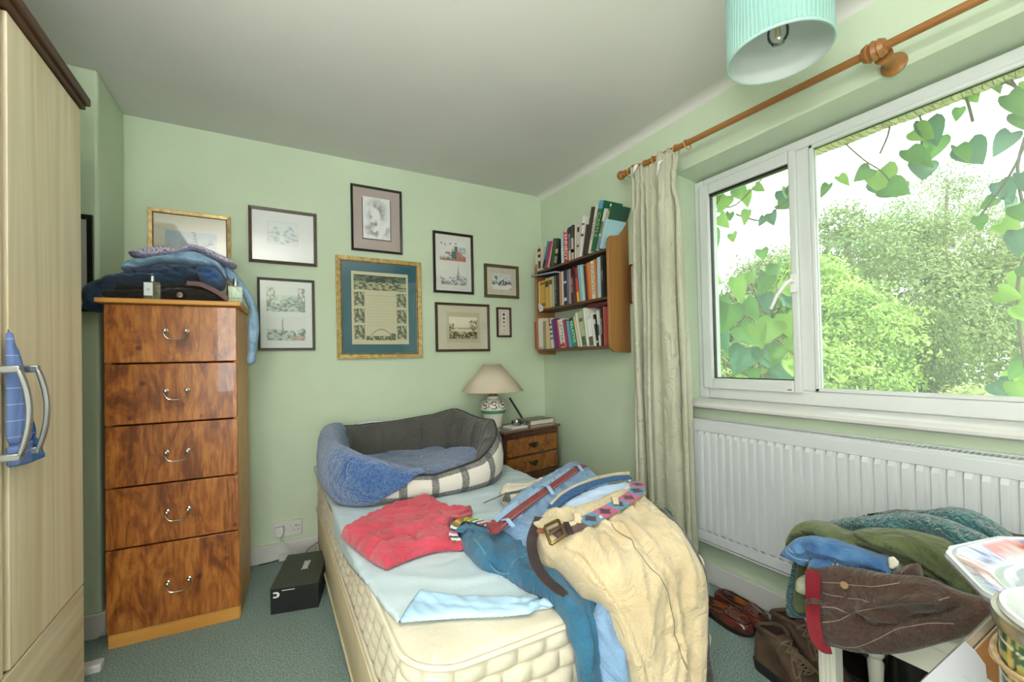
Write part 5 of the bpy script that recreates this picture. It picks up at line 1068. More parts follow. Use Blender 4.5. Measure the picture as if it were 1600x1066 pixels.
bt(846, 850, .195, .13, '#4c6f9e', 'blue book leaning right, third from left', lean=-.075, band=((.05, .35, '#24324a'),)); bt(850.5, 854, .190, .13, '#b03040', 'thin red book leaning right', lean=-.075); bt(854.5, 857, .185, .13, '#d8b9b4', 'pale pink thin book leaning right', lean=-.072)
bt(857.5, 860.5, .195, .13, '#4a3a30', 'dark brown thin book leaning right', lean=-.060); bt(861, 864, .190, .13, '#2f5a44', 'green spined stamp book leaning right', lean=-.050)
t = book(864.5, 869, .175, .14, '#16231f', 'black picture book with stamp pattern on the top shelf of the bookcase', T, rT, lean=-.045, band=((.08, .34, '#8d8a72'), (.45, .62, '#b3a878')))
bt(877, 881, .205, .13, '#a9c4c8', 'pale blue upright book left of the red one', band=((.0, .5, '#c4d2d4'),))
bt(881.5, 888, .215, .13, '#b3222e', 'red book with white KENNEDY lettering', title='KENNEDY', tcol='#f0e8e4', band=((.95, 1, '#d88'.replace('#d88', '#d08a88')),)); bt(888.5, 892.5, .220, .13, '#1f2c46', 'navy book right of the red lettered one', title='ISCHALEY', tcol='#b9c4d4', band=((.0, .3, '#c7b7a6'),))
bt(893, 897, .225, .13, '#3f4535', 'olive topped book right of the navy one', band=((.0, .62, '#c9b3a6'), (.2, .3, '#3c3630'))); bt(897.5, 900, .225, .13, '#d4cdc2', 'off white thin book in the middle', lean=-.012); bt(900.5, 904, .225, .13, '#cbc5bc', 'white book with black blocks', lean=-.02, band=((.72, .86, '#23211f'), (.3, .36, '#4a4540')))
bt(904.5, 909, .250, .14, '#dcdbd2', 'tall white book leaning right', lean=-.045, band=((.5, .56, '#3d3d3d'), (.78, .82, '#3d3d3d'))); bt(909.5, 912.5, .190, .14, '#3e3c33', 'short dark grey book leaning right', lean=-.045)
bt(913, 918, .285, .14, '#40332b', 'tall dark brown book leaning right', lean=-.075); bt(918.5, 922, .290, .14, '#d3cfc1', 'tall cream book with black lettering leaning right', lean=-.082, title='THE RAINBOW', tcol='#3c3a34')
bt(922.5, 930, .300, .15, '#17613c', 'large green book with blue top leaning right', lean=-.090, title='CASTLE', tcol='#9fb58e', band=((.84, 1, '#5f94bd'),)); bt(930.5, 934.5, .245, .15, '#cfd3cb', 'white illustrated book leaning right', lean=-.085, band=((.02, .35, '#6e879b'), (.4, .7, '#66704c')))
bt(935, 938, .265, .15, '#2c5344', 'dark green framed book leaning right', lean=-.11, band=((.45, .85, '#b7a768'), (.95, 1, '#d9d9cf'))); bt(938.5, 943.0, .170, .14, '#a5cdd9', 'light blue booklet against the right side', lean=-.06, spine_off=-.01)
def bm2(*a, **k): return book(*a[:5], a[5]+' on the middle shelf of the bookcase', Mi, rM, **k)
bm2(842, 844, .205, .13, '#d7cba9', 'cream thin book leftmost'); bm2(844.3, 852, .205, .13, '#c99e3a', 'broad mustard yellow book', band=((.86, .93, '#6b4a1c'), (.1, .2, '#7a5a24'))); bm2(852.5, 858, .215, .13, '#c9a75c', 'ochre book right of the mustard one', band=((.7, .9, '#4b3b22'),)); bm2(858.5, 863.5, .215, .13, '#cfb57a', 'straw yellow book with dark marks', band=((.75, .9, '#54442a'),))
bm2(864, 866, .215, .13, '#a9bfa9', 'pale green thin book'); bm2(866.5, 870, .220, .13, '#2a2725', 'black book with pale lettering', title='SAVAGE GRACE', tcol='#a9a198'); bm2(870.3, 874, .220, .13, '#1f1d1d', 'black book right of the pale lettered one'); bm2(874.5, 878, .225, .13, '#b98a72', 'salmon pink book'); bm2(878.3, 880.8, .228, .13, '#dccfb4', 'cream book between pink and navy')
bm2(881.2, 886, .230, .13, '#1c2a46', 'navy book with white splash', band=((.1, .2, '#c9cfd6'), (.62, .68, '#c9cfd6'))); bm2(886.3, 889, .228, .13, '#5d6a8c', 'slate blue book'); bm2(889.3, 892.5, .228, .13, '#b48780', 'dusty rose book'); bm2(892.8, 895.5, .225, .13, '#2c2422', 'black book with white capital letters', title='DARK WAR', tcol='#d8d2c8'); bm2(895.8, 899, .205, .13, '#5a4346', 'plum brown book')
bm2(899.3, 901.5, .235, .13, '#6f1f3c', 'crimson thin book leaning left', lean=.02); bm2(901.8, 906, .225, .13, '#c2452e', 'red to orange book leaning left', lean=.02, band=((.0, .28, '#dfae3f'), (.7, 1, '#8c2b3c')))
bm2(907, 910, .235, .13, '#86b4c4', 'sky blue thin book leaning left', lean=.025); bm2(910.3, 914.5, .232, .13, '#a9cfd0', 'pale aqua book leaning left', lean=.025); bm2(915, 918, .222, .13, '#2e2c22', 'dark olive book leaning left', lean=.016); bm2(918.3, 920.5, .228, .13, '#c23f22', 'vermilion thin book leaning left', lean=.015)
bm2(921, 925, .232, .13, '#d0813a', 'orange book leaning left', lean=.018); bm2(925.3, 930.5, .235, .13, '#dcd0bd', 'white book with dark title leaning left', lean=.012, title='INCANTATIO', tcol='#4a4038'); bm2(930.8, 933.8, .24, .13, '#c47a35', 'amber book leaning left', lean=.012); bm2(934.1, 939.5, .245, .13, '#a3bccb', 'broad powder blue book'); bm2(939.8, 943, .25, .13, '#2b2926', 'black book beside the right side', title='MONTY', tcol='#b5aea2')
def bb(*a, **k): return book(*a[:5], a[5]+' on the bottom shelf of the bookcase', B, rB, **k)
bb(836, 840, .205, .135, '#b32a32', 'bright red book leftmost'); bb(840.3, 849, .225, .135, '#d6d2cb', 'broad white book with paper slip', band=((.02, .06, '#9a8f86'),)); bb(849.3, 853, .20, .13, '#9a8a68', 'khaki brown book'); bb(853.3, 860, .21, .13, '#cbb88e', 'broad straw coloured book')
bb(861.5, 866, .215, .13, '#cfc8b4', 'cream book with black dashes leaning left', lean=.03, band=((.75, .8, '#2b2a2a'), (.6, .65, '#2b2a2a'), (.45, .5, '#2b2a2a'), (.3, .35, '#2b2a2a'))); bb(866.5, 873, .205, .13, '#5c2f7a', 'purple book leaning left', lean=.035); bb(873.3, 876, .200, .13, '#b93043', 'thin scarlet book leaning left', lean=.035)
bb(876.5, 884, .195, .13, '#dadad4', 'white book with black and red print leaning left', lean=.035, title='LETTERS', tcol='#45485a', band=((.02, .14, '#b02f3a'),)); bb(884.5, 888.5, .190, .13, '#a3384f', 'rose red book leaning left', lean=.035); bb(889.5, 893.5, .180, .13, '#5a9fc0', 'turquoise blue thin book leaning left', lean=.03)
bb(896, 902.5, .195, .13, '#2f8a52', 'green book with pale lettering leaning left', lean=.045, title='RELATIVE', tcol='#cfe0d2', band=((.9, 1, '#1d2c22'),)); bb(903, 906.5, .200, .13, '#d7c2ae', 'peach cream book leaning left', lean=.045); bb(907, 910, .225, .13, '#dedcd0', 'slim ivory book leaning left', lean=.05)
bb(910.5, 917, .230, .13, '#a9b58c', 'pale green map patterned book leaning left', lean=.045, band=((.02, .28, '#46604a'), (.7, .8, '#54604a'))); bb(917.5, 920.5, .245, .13, '#e0e0da', 'tall thin white book leaning left', lean=.035); bb(921, 928, .170, .13, '#e2e2e0', 'short white book with photo at its foot', lean=.02, band=((.02, .35, '#5c5b40'),))
bb(928.4, 932, .205, .13, '#dcdcd6', 'white book leaning left before the black striped one', lean=.03); bb(932.4, 935.5, .195, .13, '#1d1d1d', 'black and white striped book leaning left', lean=.03, band=((.7, .85, '#d9d9d4'), (.1, .16, '#d9d9d4'))); bb(936, 939, .215, .13, '#d0d0c8', 'light grey book leaning left', lean=.02, band=((.3, .6, '#5b5d58'),)); bb(939.3, 942.3, .225, .13, '#2f2524', 'dark maroon book with white letters', title='OKLAHOMA', tcol='#c9c1b9', lean=.006); bb(943.5, 944.6, .232, .13, '#b5584f', 'thin coral red book rightmost')
# atlas lying across the middle row, dark red book lying behind the bottom row, paper slip
ya = at(833, 440, 'x', FS-.02)[1]; t = thing('book', 'blue thin book lying flat on top of the middle row of books', 'book', (FS+.05, -.27, Mi+.225), 'books on the wall shelf')
ML = Matrix.Translation((0, -.30, Mi+.2345)) @ Matrix.Rotation(.075, 4, 'X')
MB(ML).box(FS-.035, FS+.12, -.145, .160, 0, .003).build('cover', mat('cover_2f4f8c', '#2f4f8c', .45), t, bev=.0008); MB(ML).box(FS-.030, FS+.115, -.140, .155, .003, .010).build('pages', m_page, t, smooth=0); MB(ML).box(FS-.035, FS+.12, -.145, .160, .010, .013).build('cover', MATS['cover_2f4f8c'], t, bev=.0008)
t = thing('book', 'dark red book lying across the right part of the bottom row', 'book', (FS+.07, -.80, B+.23), 'books on the wall shelf')
MR = Matrix.Translation((0, -.80, B+.245)); MB(MR).box(FS+.02, FS+.135, -.105, .09, 0, .022).build('cover', mat('cover_5f1420', '#5f1420', .45), t, bev=.001); MB(MR).box(FS+.022, FS+.13, -.107, .088, .003, .019).build('pages', m_page, t, smooth=0)
pp = MB(); c0 = at(845, 482, 'x', FS-.012); pp.prism([(c0[1]+.035, c0[2]+.035), (c0[1]+.01, c0[2]+.04), (c0[1]-.03, c0[2]+.01), (c0[1]-.028, c0[2]-.02), (c0[1]+.02, c0[2]-.025)], c0[0], c0[0]+.002, 'x')
tag(pp.build('paper_slip', mat('lavender_paper', '#cfc9d6', .8)), 'crumpled pale lilac slip of paper before the bottom row of books', 'paper')
# ------------------------------------------------------------------ shoes
def footline(n=72, L=.29, wb=.037, wf=.050, mid=.036):
    P = []
    key = [(0, 0), (.02, .55*wb), (.05, .9*wb), (.12, wb), (.40, mid), (.66, wf), (.82, wf*.92), (.93, wf*.62), (.985, wf*.30), (1, 0)]
    top = [(a*L, b) for a, b in key]; bot = [(a*L, -b*(.92 if .3 < a < .9 else 1)) for a, b in key[::-1][1:-1]]
    return spline(top+bot, 6)
def shoe(label, heel, toe, L, hs, kind, mats, group, cat):
    heel = np.array(heel[:2]); toe = np.array(toe[:2]); d = (toe-heel)/np.linalg.norm(toe-heel)
    M = Matrix(((d[0], -d[1], 0, heel[0]), (d[1], d[0], 0, heel[1]), (0, 0, 1, 0), (0, 0, 0, 1)))
    t = thing('shoe' if kind == 'loafer' else 'boot', label, cat, tuple(M @ Vector((L/2, 0, 0))), group)
    mu, ms, mi, ml = mats[:4]; F_ = footline(L=L, wb=.034 if kind == 'loafer' else .038, wf=.046 if kind == 'loafer' else .052); n = len(F_)
    boot = kind == 'boot'; st_ = .022 if not boot else .03
    # sole
    sm = MB(M); V = []
    for z, s_ in ((0, .97), (.004, 1.0), (st_-.004, 1.02), (st_, .99)): V += [((p[0]-L/2)*s_+L/2, p[1]*s_, z+(.006*max(0, (p[0]/L-.8)/.2)**2 if z < .01 else 0)) for p in F_]
    sm.add(V, [(j*n+i, j*n+(i+1) % n, (j+1)*n+(i+1) % n, (j+1)*n+i) for j in range(3) for i in range(n)]+[tuple(range(n))[::-1], tuple(3*n+i for i in range(n))]); sm.build('sole', ms, t)
    # opening outline
    ol, o0, ow = (.55*L, .035, .030) if not boot else (.36*L, .006, .036)
    hc = .045 if not boot else .07; V = []; rows = 16
    O = []
    for i, p in enumerate(F_):
        f = p[0]/L; c0 = o0+ol*.5; th = math.atan2(p[1]/.05, (f-.38)*2.2)
        O.append((c0+ol*.5*math.cos(th), ow*math.sin(th)*(1.0 if not boot else 1.05), (hs-.010*math.sin(min(1, max(0, (c0+ol*.5*math.cos(th))/ol))*PI)) if not boot else hs+.012*math.cos(th)*.6+.012*(abs(math.sin(th))**3)))
    for j in range(rows+1):
        s_ = j/rows
        for p, o in zip(F_, O):
            f = p[0]/L; k = f**2; 
            if boot: c1 = (p[0]*(1-.0*k)-.004*k, p[1]*1.04, st_+.055-.0*k); c2 = ((p[0]*.35+o[0]*.65) if f > .4 else p[0]*.8+o[0]*.2+.004, p[1]*.5+o[1]*.5, .5*(hs+st_)+.01 if f < .4 else .085+.02*(1-f))
            else: c1 = (p[0], p[1]*1.06, st_+.030-.006*k); c2 = (p[0]*.6+o[0]*.4, p[1]*.7+o[1]*.3, o[2]*.85+.006 if f < .5 else .060)
            a = ((1-s_)**3, 3*s_*(1-s_)**2, 3*s_*s_*(1-s_), s_**3); q = [a[0]*A+a[1]*B_+a[2]*C_+a[3]*D_ for A, B_, C_, D_ in zip((p[0], p[1], st_-.003), c1, c2, o)]
            w_ = .0018*(vn(q[0]*60, q[1]*60+q[2]*50, 3)-.5)*2 if boot else .0006*math.sin(q[0]*400); V.append((q[0], q[1]+w_, q[2]+w_))
    um = MB(M); um.add(V, [(j*n+i, j*n+(i+1) % n, (j+1)*n+(i+1) % n, (j+1)*n+i) for j in range(rows) for i in range(n)])
    uo = um.build('upper', mu, t, smooth=60, fix=True); 
    # lining goes down inside
    V = []
    for s_, zf in ((1.0, 1), (.93, .9), (.86, .6), (.9, .32), (.7, .30), (.05, .30)): V += [(o0+ol/2+(o[0]-o0-ol/2)*s_, o[1]*s_, st_+(o[2]-st_)*zf) for o in O]
    lm = MB(M); lm.add(V, [(j*n+i, j*n+(i+1) % n, (j+1)*n+(i+1) % n, (j+1)*n+i) for j in range(5) for i in range(n)]); lm.build('lining', mi, t, smooth=50)
    UB = BVHTree.FromPolygons([v.co for v in uo.data.vertices], [tuple(p.vertices) for p in uo.data.polygons]); uoff = Vector(t.location); Mi_ = M.inverted()
    def snap(P, up=.0018):
        out = []
        for p in P:
            w_ = M @ Vector(p)-uoff; h = UB.ray_cast(w_+Vector((0, 0, .12)), Vector((0, 0, -1)), .3); q = Mi_ @ ((h[0] if h[0] is not None else w_)+uoff); out.append((p[0], p[1], max(p[2] if h[0] is None else q.z+up, (q.z+up) if h[0] is not None else 0)))
        return out
    cr = MB(M); cr.tube(O[::2], .0035 if not boot else .0075, 8, True); cr.build('collar', ml if not boot else mu, t)
    lc = MB(M); xo = o0+ol
    if not boot:
        # moccasin apron seam, strap of lace and bow
        seam = [(L*.60, .036, .058), (L*.74, .036, .050), (L*.86, .028, .045), (L*.92, .012, .043), (L*.925, 0, .043), (L*.92, -.012, .043), (L*.86, -.026, .045), (L*.74, -.034, .050), (L*.60, -.034, .058)]
        MB(M).tube(snap(spline(seam, 6, False).tolist(), .001), .0028, 8).build('apron_seam', ml, t)
        tong = [(xo-.02, .022), (xo+.03, .020), (xo+.05, 0), (xo+.03, -.020), (xo-.02, -.022)]
        MB(M).add([(a, b, .064-.10*max(0, a-xo+.02)+.008*(1-(b/.022)**2)) for a, b in tong]+[(xo, 0, .074)], [(0, 1, 5), (1, 2, 5), (2, 3, 5), (3, 4, 5), (4, 0, 5)]).build('tongue', mu, t)
        for x_ in (xo-.006, xo+.012): lc.tube(snap(spline([(x_, .030, .060), (x_, .016, .070), (x_+.002, 0, .074), (x_, -.016, .070), (x_, -.030, .060)], 4, False).tolist()), .0018, 6)
        for sg in (1, -1): lc.tube(snap(spline([(xo+.012, 0, .075), (xo+.030, sg*.018, .078), (xo+.046, sg*.026, .070), (xo+.040, sg*.010, .070), (xo+.014, 0, .075)], 5, False).tolist()), .0016, 6); lc.tube(snap(spline([(xo+.012, 0, .075), (xo+.03, -sg*.010, .073), (xo+.055, -sg*.022, .066)], 5, False).tolist()), .0015, 6)
        for sg in (1, -1): lc.tube(snap(spline([(.02, sg*.030, hs-.008), (.06, sg*.036, hs-.012), (xo-.02, sg*.037, .052), (xo, sg*.030, .060)], 5, False).tolist()), .0018, 6)
        lc.build('laces', mats[4], t)
    else:
        tn = MB(M); prof_ = [(xo+.022, .100), (xo+.010, .128), (xo+.000, hs+.006), (xo-.004, hs+.018)]; V = []
        for x_, z_ in [(xo+.060, .080)]+prof_: V += [(x_-.010*abs(b)**2*1., b*.026, z_-.006*b*b) for b in (-1, -.5, 0, .5, 1)]
        tn.add(V, [(j*5+i, j*5+i+1, (j+1)*5+i+1, (j+1)*5+i) for j in range(4) for i in range(4)]); to = tn.build('tongue', mu, t, fix=False); to.modifiers.new('thickness', 'SOLIDIFY').thickness = .007
        ey = MB(M); pts = []
        for k in range(6):
            f = k/5; x_ = L*.66-(L*.66-xo+.004)*min(1, f*1.15); z_ = .082+(hs-.004-.082)*max(0, f)**1.25; w_ = .019+.004*f
            pts.append((x_, w_, z_))
            for sg in (1, -1): ey.add([(x_-.004, sg*(w_+.004), z_+.006), (x_+.006, sg*(w_+.004), z_+.004), (x_+.006, sg*(w_+.009), z_-.001), (x_-.004, sg*(w_+.009), z_+.001), (x_-.002, sg*(w_+.006), z_+.011), (x_+.005, sg*(w_+.006), z_+.009)], [(0, 1, 5, 4), (3, 2, 5, 4), (0, 3, 4), (1, 2, 5)])
            lc.tube(snap(spline([(x_, w_+.004, z_+.008), (x_+.006, 0, z_+.015), (x_, -w_-.004, z_+.008)], 5, False).tolist(), .0045), .0028, 6)
            if k: a = pts[k-1]; lc.tube(snap(spline([(a[0], a[1]+.003, a[2]+.010), ((a[0]+x_)/2+.006, 0, (a[2]+z_)/2+.018), (x_, -w_-.003, z_+.010)], 5, False).tolist(), .0045), .0028, 6); lc.tube(snap(spline([(a[0], -a[1]-.003, a[2]+.010), ((a[0]+x_)/2+.006, 0, (a[2]+z_)/2+.020), (x_, w_+.003, z_+.010)], 5, False).tolist(), .0045), .0028, 6)
        ey.build('eyelets', m_steel, t)['kind'] = 'stuff'
        for sg in (1, -1): lc.tube(snap(spline([(pts[3][0], 0, pts[3][2]+.016), (pts[3][0]+.03, sg*.030, pts[3][2]+.012), (pts[3][0]+.055, sg*.042, pts[3][2]-.02), (pts[3][0]+.05, sg*.016, pts[3][2]-.012), (pts[3][0]+.01, 0, pts[3][2]+.014)], 6, False).tolist(), .0045), .0028, 6); lc.tube(snap(spline([(pts[3][0], 0, pts[3][2]+.016), (pts[3][0]+.04, -sg*.02, pts[3][2]), (pts[3][0]+.08, -sg*.05, pts[3][2]-.035)], 6, False).tolist(), .0045), .0028, 6)
        lc.build('laces', mats[4], t)
        rd = MB(M); rd.tube([(p[0]*1.004, p[1]*1.05, st_+.004) for p in F_[::2]], .0035, 8, True); rd.build('rand', ms, t)
    return t
m_lf = mat('cordovan_leather', '#4a1f18', .22, '#6b3024', 18, coat=.5); m_lf2 = mat('cordovan_dark', '#2c120e', .3); m_lfi = mat('tan_insole', '#a35f2c', .6, '#3f2a1c', 9, lo=.45, hi=.6); m_lfl = mat('tan_laces', '#6f5a44', .7)
m_so = mat('black_sole', '#15120f', .6)
lfm = (m_lf, m_so, m_lfi, m_lf2, m_lfl)
shoe('brown leather boat shoe nearest the bed, toe towards the boots', at(1084, 942, 'z', 0), at(1152, 983, 'z', 0), .285, .062, 'loafer', lfm, 'pair of brown boat shoes', 'shoe')
shoe('brown leather boat shoe against the skirting, partly behind the left boot', (-.100, -1.545), (-.165, -1.83), .285, .062, 'loafer', lfm, 'pair of brown boat shoes', 'shoe')
m_bt_ = mat('brown_nubuck', '#3f2f24', .85, '#594433', 14, bump=.2, bscale=120); m_bs = mat('boot_rubber', '#16181a', .7); m_bi = mat('boot_lining', '#3a2c22', .9); m_bl = mat('boot_laces', '#6b5a48', .8)
btm = (m_bt_, m_bs, m_bi, m_bt_, m_bl)
shoe('brown hiking boot in front, laces tied, nearest the camera', (-.350, -1.885), (-.425, -2.17), .30, .150, 'boot', btm, 'pair of brown hiking boots', 'boot')
shoe('brown hiking boot behind, half hidden beside the white stool leg', (-.225, -1.865), (-.28, -2.15), .30, .150, 'boot', btm, 'pair of brown hiking boots', 'boot')
# ------------------------------------------------------------------ stool and the clothes on it
m_wp = mat('cream_white_paint', '#d9d6cc', .45, '#e0ddd4', 5, bump=.05, bscale=60)
stl = thing('stool', 'white painted stool with fluted and turned legs buried under clothes by the radiator', 'stool', (-.395, -2.43, 0))
bx(-.565, -.225, -2.70, -2.165, .435, .470).build('seat', m_wp, stl, bev=.006)
ap = MB(); ap.box(-.545, -.530, -2.66, -2.20, .365, .435); ap.box(-.26, -.245, -2.66, -2.20, .365, .435); ap.box(-.53, -.26, -2.20, -2.185, .365, .435); ap.box(-.53, -.26, -2.675, -2.66, .365, .435); ap.build('apron', m_wp, stl, bev=.002)
for x_, y_ in ((-.53, -2.20), (-.26, -2.20), (-.53, -2.665), (-.26, -2.665)):
    l_ = MB(); zb2 = .23 if x_ > -.4 else .10; l_.box(x_-.021, x_+.021, y_-.021, y_+.021, zb2, .436)
    for k in (-1, 0, 1): l_.box(x_-.0235, x_-.020, y_+k*.011-.003, y_+k*.011+.003, zb2+.02, .42)
    l_.lathe([(.010, 0), (.014, .03), (.018, .10), (.021, .16), (.015, .175), (.023, .185), (.023, .20), (.017, .21), (.022, .232)] if x_ > -.4 else [(.012, 0), (.017, .03), (.014, .06), (.020, .075), (.020, .10)], 20, (x_, y_, 0)); l_.build('leg', m_wp, stl, bev=.0015)
PB_ = plane_x(-.585)
m_tweed = mat('brown_tweed', '#3d2a23', .95, '#553c32', 160, detail=3, bump=.4, bscale=300, sheen=.3)
t = thing('trousers', 'brown tweed trousers with pale chalk stripes hanging over the stool side', 'trousers', tuple(at(1380, 960, 'x', -.585)))
PT = Fold((0, 0, 0), (0, 1, 0), (1, 0, 0), [(-.25, .62), (-.50, .585), (-.595, .50), (-.60, .0)], rad=.035)
PTc = plane_x(-.600)
ot = patch('legs', m_tweed, [(1259, 893), (1275, 884), (1307, 884), (1350, 890), (1392, 898), (1440, 902), (1498, 925), (1560, 945), (1560, 985), (1510, 996), (1470, 1006), (1441, 1014), (1415, 1020), (1388, 1023), (1360, 1022), (1334, 1019), (1312, 1013), (1292, 1008), (1275, 996), (1265, 985), (1261, 960)], PTc, .030, .045, .05, .005, .007, (.25, .05), .3, 61, parent=t,
      creases=[([(1345, 950), (1355, 968), (1370, 974), (1400, 972), (1435, 962), (1470, 957), (1500, 945)], -.022, .006), ([(1345, 948), (1370, 940), (1410, 932), (1470, 930)], .014, .010), ([(1300, 990), (1330, 992), (1350, 985)], -.006, .004), ([(1316, 895), (1317, 940)], -.004, .002)])
m_chalk = mat('chalk_stripe', '#9a8c80', .9); BT_ = bvh(ot)
for pts in ([(1283, 911), (1315, 913)], [(1322, 915), (1360, 918), (1402, 913)], [(1283, 928), (1300, 933), (1315, 935)], [(1322, 937), (1340, 938), (1357, 941)], [(1285, 948), (1305, 950), (1325, 958)], [(1285, 973), (1310, 970), (1340, 955), (1375, 950), (1420, 944), (1480, 936)], [(1295, 1008), (1330, 1014), (1365, 1002), (1400, 985), (1440, 978), (1488, 977)]):
    strip('chalk_stripe', m_chalk, pts, PTc, .0016, .0006, parent=t, nv=1, on=BT_, n=12)
q = PTc.px(1329, 909); MB().lathe([(.001, .003), (.008, .003), (.009, 0), (.008, -.003)][::-1], 18, tuple(PTc.pos(*[np.array([k]) for k in q])[0][0]+np.array([-.033, 0, 0])), 'x').build('button', mat('horn_button', '#a5835c', .4), t)
patch('waist_corner', m_tweed, [(1386, 884), (1398, 889), (1428, 881), (1437, 893), (1440, 908), (1425, 915), (1405, 907)], plane_x(-.565), .02, .04, .015, .005, .003, seed=3, parent=t)
patch('pocket_lining', mat('ivory_lining', '#d8d2c4', .9), [(1387, 872), (1396, 869), (1405, 878), (1404, 885), (1396, 890), (1389, 888)], plane_x(-.572), .0015, .004, .003, .003, .0, seed=3, smooth_poly=False, parent=t)
t = thing('belt', 'bright red leather belt hanging at the left edge of the tweed trousers', 'belt', tuple(at(1275, 950, 'x', -.62)))
m_rl = mat('red_leather', '#741a23', .35, '#94303b', 10, coat=.3)
strip('strap', m_rl, [(1272, 893), (1271, 925), (1271, 960), (1275, 990), (1284, 1010), (1299, 1016)], plane_x(-.645), .034, .004, parent=t, wfn=lambda q: np.where(q > .8, 1-(q-.8)*2.5, 1))
strip('loop', m_tweed, [(1259, 941), (1272, 939), (1284, 942)], plane_x(-.650), .012, .004, parent=t)
t = thing('jeans', 'blue denim jeans with stitched hem, folded on the stool above the tweed', 'jeans', tuple(at(1290, 870, 'x', -.55)))
m_jd = mat('blue_denim', '#2f5d93', .9, '#5a87b8', 14, bump=.35, bscale=300, sheen=.2)
PJ = plane_x(-.565)
oj = patch('leg', m_jd, [(1221, 865), (1230, 853), (1243, 842), (1262, 838), (1285, 841), (1307, 847), (1335, 857), (1361, 866), (1383, 875), (1395, 898), (1370, 896), (1340, 890), (1310, 880), (1302, 882), (1290, 880), (1268, 878), (1262, 886), (1245, 878), (1232, 872)], PJ, .035, .06, .03, .005, .007, (.2, .03), -.4, 62, parent=t,
      creases=[([(1266, 858), (1268, 872), (1280, 880)], -.026, .007), ([(1300, 868), (1340, 880), (1385, 893)], -.014, .004), ([(1295, 874), (1330, 885), (1370, 893)], -.012, .003), ([(1258, 860), (1270, 856), (1300, 862)], .010, .006)])
oh = patch('hem', m_jd, [(1268, 873), (1285, 872), (1302, 879), (1304, 892), (1294, 903), (1286, 903), (1275, 893), (1262, 886)], plane_x(-.59), .016, .02, .02, .005, .004, seed=9, parent=t)
m_thr = mat('pale_thread', '#9db4c6', .9)
strip('hem_stitching', m_thr, [(1224, 860), (1240, 871), (1258, 880), (1264, 883)], PJ, .002, .001, parent=t, nv=1, on=bvh(oj)); strip('hem_stitching', m_thr, [(1227, 855), (1244, 866), (1260, 874), (1266, 877)], PJ, .002, .001, parent=t, nv=1, on=bvh(oj)); strip('hem_stitching', m_thr, [(1301, 884), (1297, 893), (1288, 900)], plane_x(-.59), .002, .001, parent=t, nv=1, on=bvh(oh)); strip('hem_stitching', m_thr, [(1296, 880), (1292, 889), (1283, 896)], plane_x(-.59), .002, .001, parent=t, nv=1, on=bvh(oh))
m_ol = mat('olive_cotton', '#485133', .9, '#69734c', 9, bump=.3, bscale=260, sheen=.2)
t = thing('trousers', 'olive green cotton trousers across the stool pile below the teal jumper', 'trousers', tuple(at(1350, 850, 'x', -.5)))
PO = Fold((0, 0, 0), (0, 1, 0), (1, 0, 0), [(-.15, .70), (-.40, .655), (-.535, .585), (-.56, .45), (-.56, .1)], rad=.04)
patch('legs', m_ol, [(1234, 856), (1232, 840), (1240, 824), (1250, 817), (1262, 815), (1288, 820), (1305, 826), (1325, 832), (1350, 826), (1400, 828), (1450, 838), (1480, 850), (1500, 870), (1540, 905), (1540, 930), (1500, 931), (1478, 922), (1457, 911), (1435, 896), (1415, 883), (1400, 874), (1388, 867), (1361, 864), (1335, 857), (1307, 848), (1285, 842), (1262, 838), (1246, 842)], plane_x(-.50), .045, .09, .035, .005, .008, (.22, .03), -.55, 63, parent=t,
      creases=[([(1256, 818), (1262, 830), (1285, 838), (1330, 852), (1380, 864)], -.020, .005), ([(1310, 832), (1330, 838), (1350, 850), (1372, 862)], -.020, .005), ([(1325, 828), (1350, 840), (1380, 850), (1440, 875), (1490, 905)], -.016, .004), ([(1360, 852), (1372, 860), (1375, 864)], -.016, .003), ([(1400, 862), (1440, 886), (1490, 918)], -.014, .004), ([(1300, 826), (1330, 838), (1340, 848)], .010, .006)])
patch('hanging_leg', m_ol, [(1246, 882), (1262, 888), (1260, 930), (1259, 958), (1241, 953), (1240, 925)], plane_x(-.50), .014, .012, .02, .006, .004, (.2, .03), 1.4, 64, parent=t)
def knit(name, c1, c2):
    M = mat(name, c1, .95, c2, 10, bump=.5, bscale=260, sheen=.5); N = M.node_tree.nodes; L = M.node_tree.links; b = N['Principled BSDF']; tc = N.new('ShaderNodeTexCoord')
    mp = N.new('ShaderNodeMapping'); mp.inputs['Rotation'].default_value = (0, 0, .5); L.new(tc.outputs['UV'], mp.inputs[0]); wv = N.new('ShaderNodeTexWave'); wv.wave_type = 'BANDS'; wv.bands_direction = 'Y'; wv.inputs['Scale'].default_value = 22; wv.inputs['Distortion'].default_value = 5; wv.inputs['Detail'].default_value = 2; wv.inputs['Detail Scale'].default_value = 4; L.new(mp.outputs[0], wv.inputs['Vector'])
    old = [l for l in L if l.to_socket == b.inputs['Normal']][0].from_node; bp = N.new('ShaderNodeBump'); bp.inputs['Strength'].default_value = .9; bp.inputs['Distance'].default_value = .008; L.new(wv.outputs[1], bp.inputs['Height']); L.new(old.outputs[0], bp.inputs['Normal']); L.new(bp.outputs[0], b.inputs['Normal']); return M
m_tk = knit('teal_cable_knit', '#114a50', '#1f6a6f')
t = thing('jumper', 'teal cable knit jumper heaped on top of the clothes on the stool', 'jumper', tuple(at(1450, 825, 'x', -.40)))
patch('body', m_tk, [(1286, 822), (1296, 815), (1313, 811), (1350, 807), (1388, 803), (1420, 803), (1460, 810), (1500, 825), (1540, 845), (1560, 870), (1500, 866), (1476, 861), (1441, 856), (1401, 845), (1375, 838), (1350, 834), (1325, 831), (1300, 827)], plane_x(-.43), .045, .08, .035, .005, .006, (.2, .03), -.2, 65, parent=t,
      creases=[([(1320, 822), (1380, 826), (1440, 838), (1500, 852)], -.008, .005)])
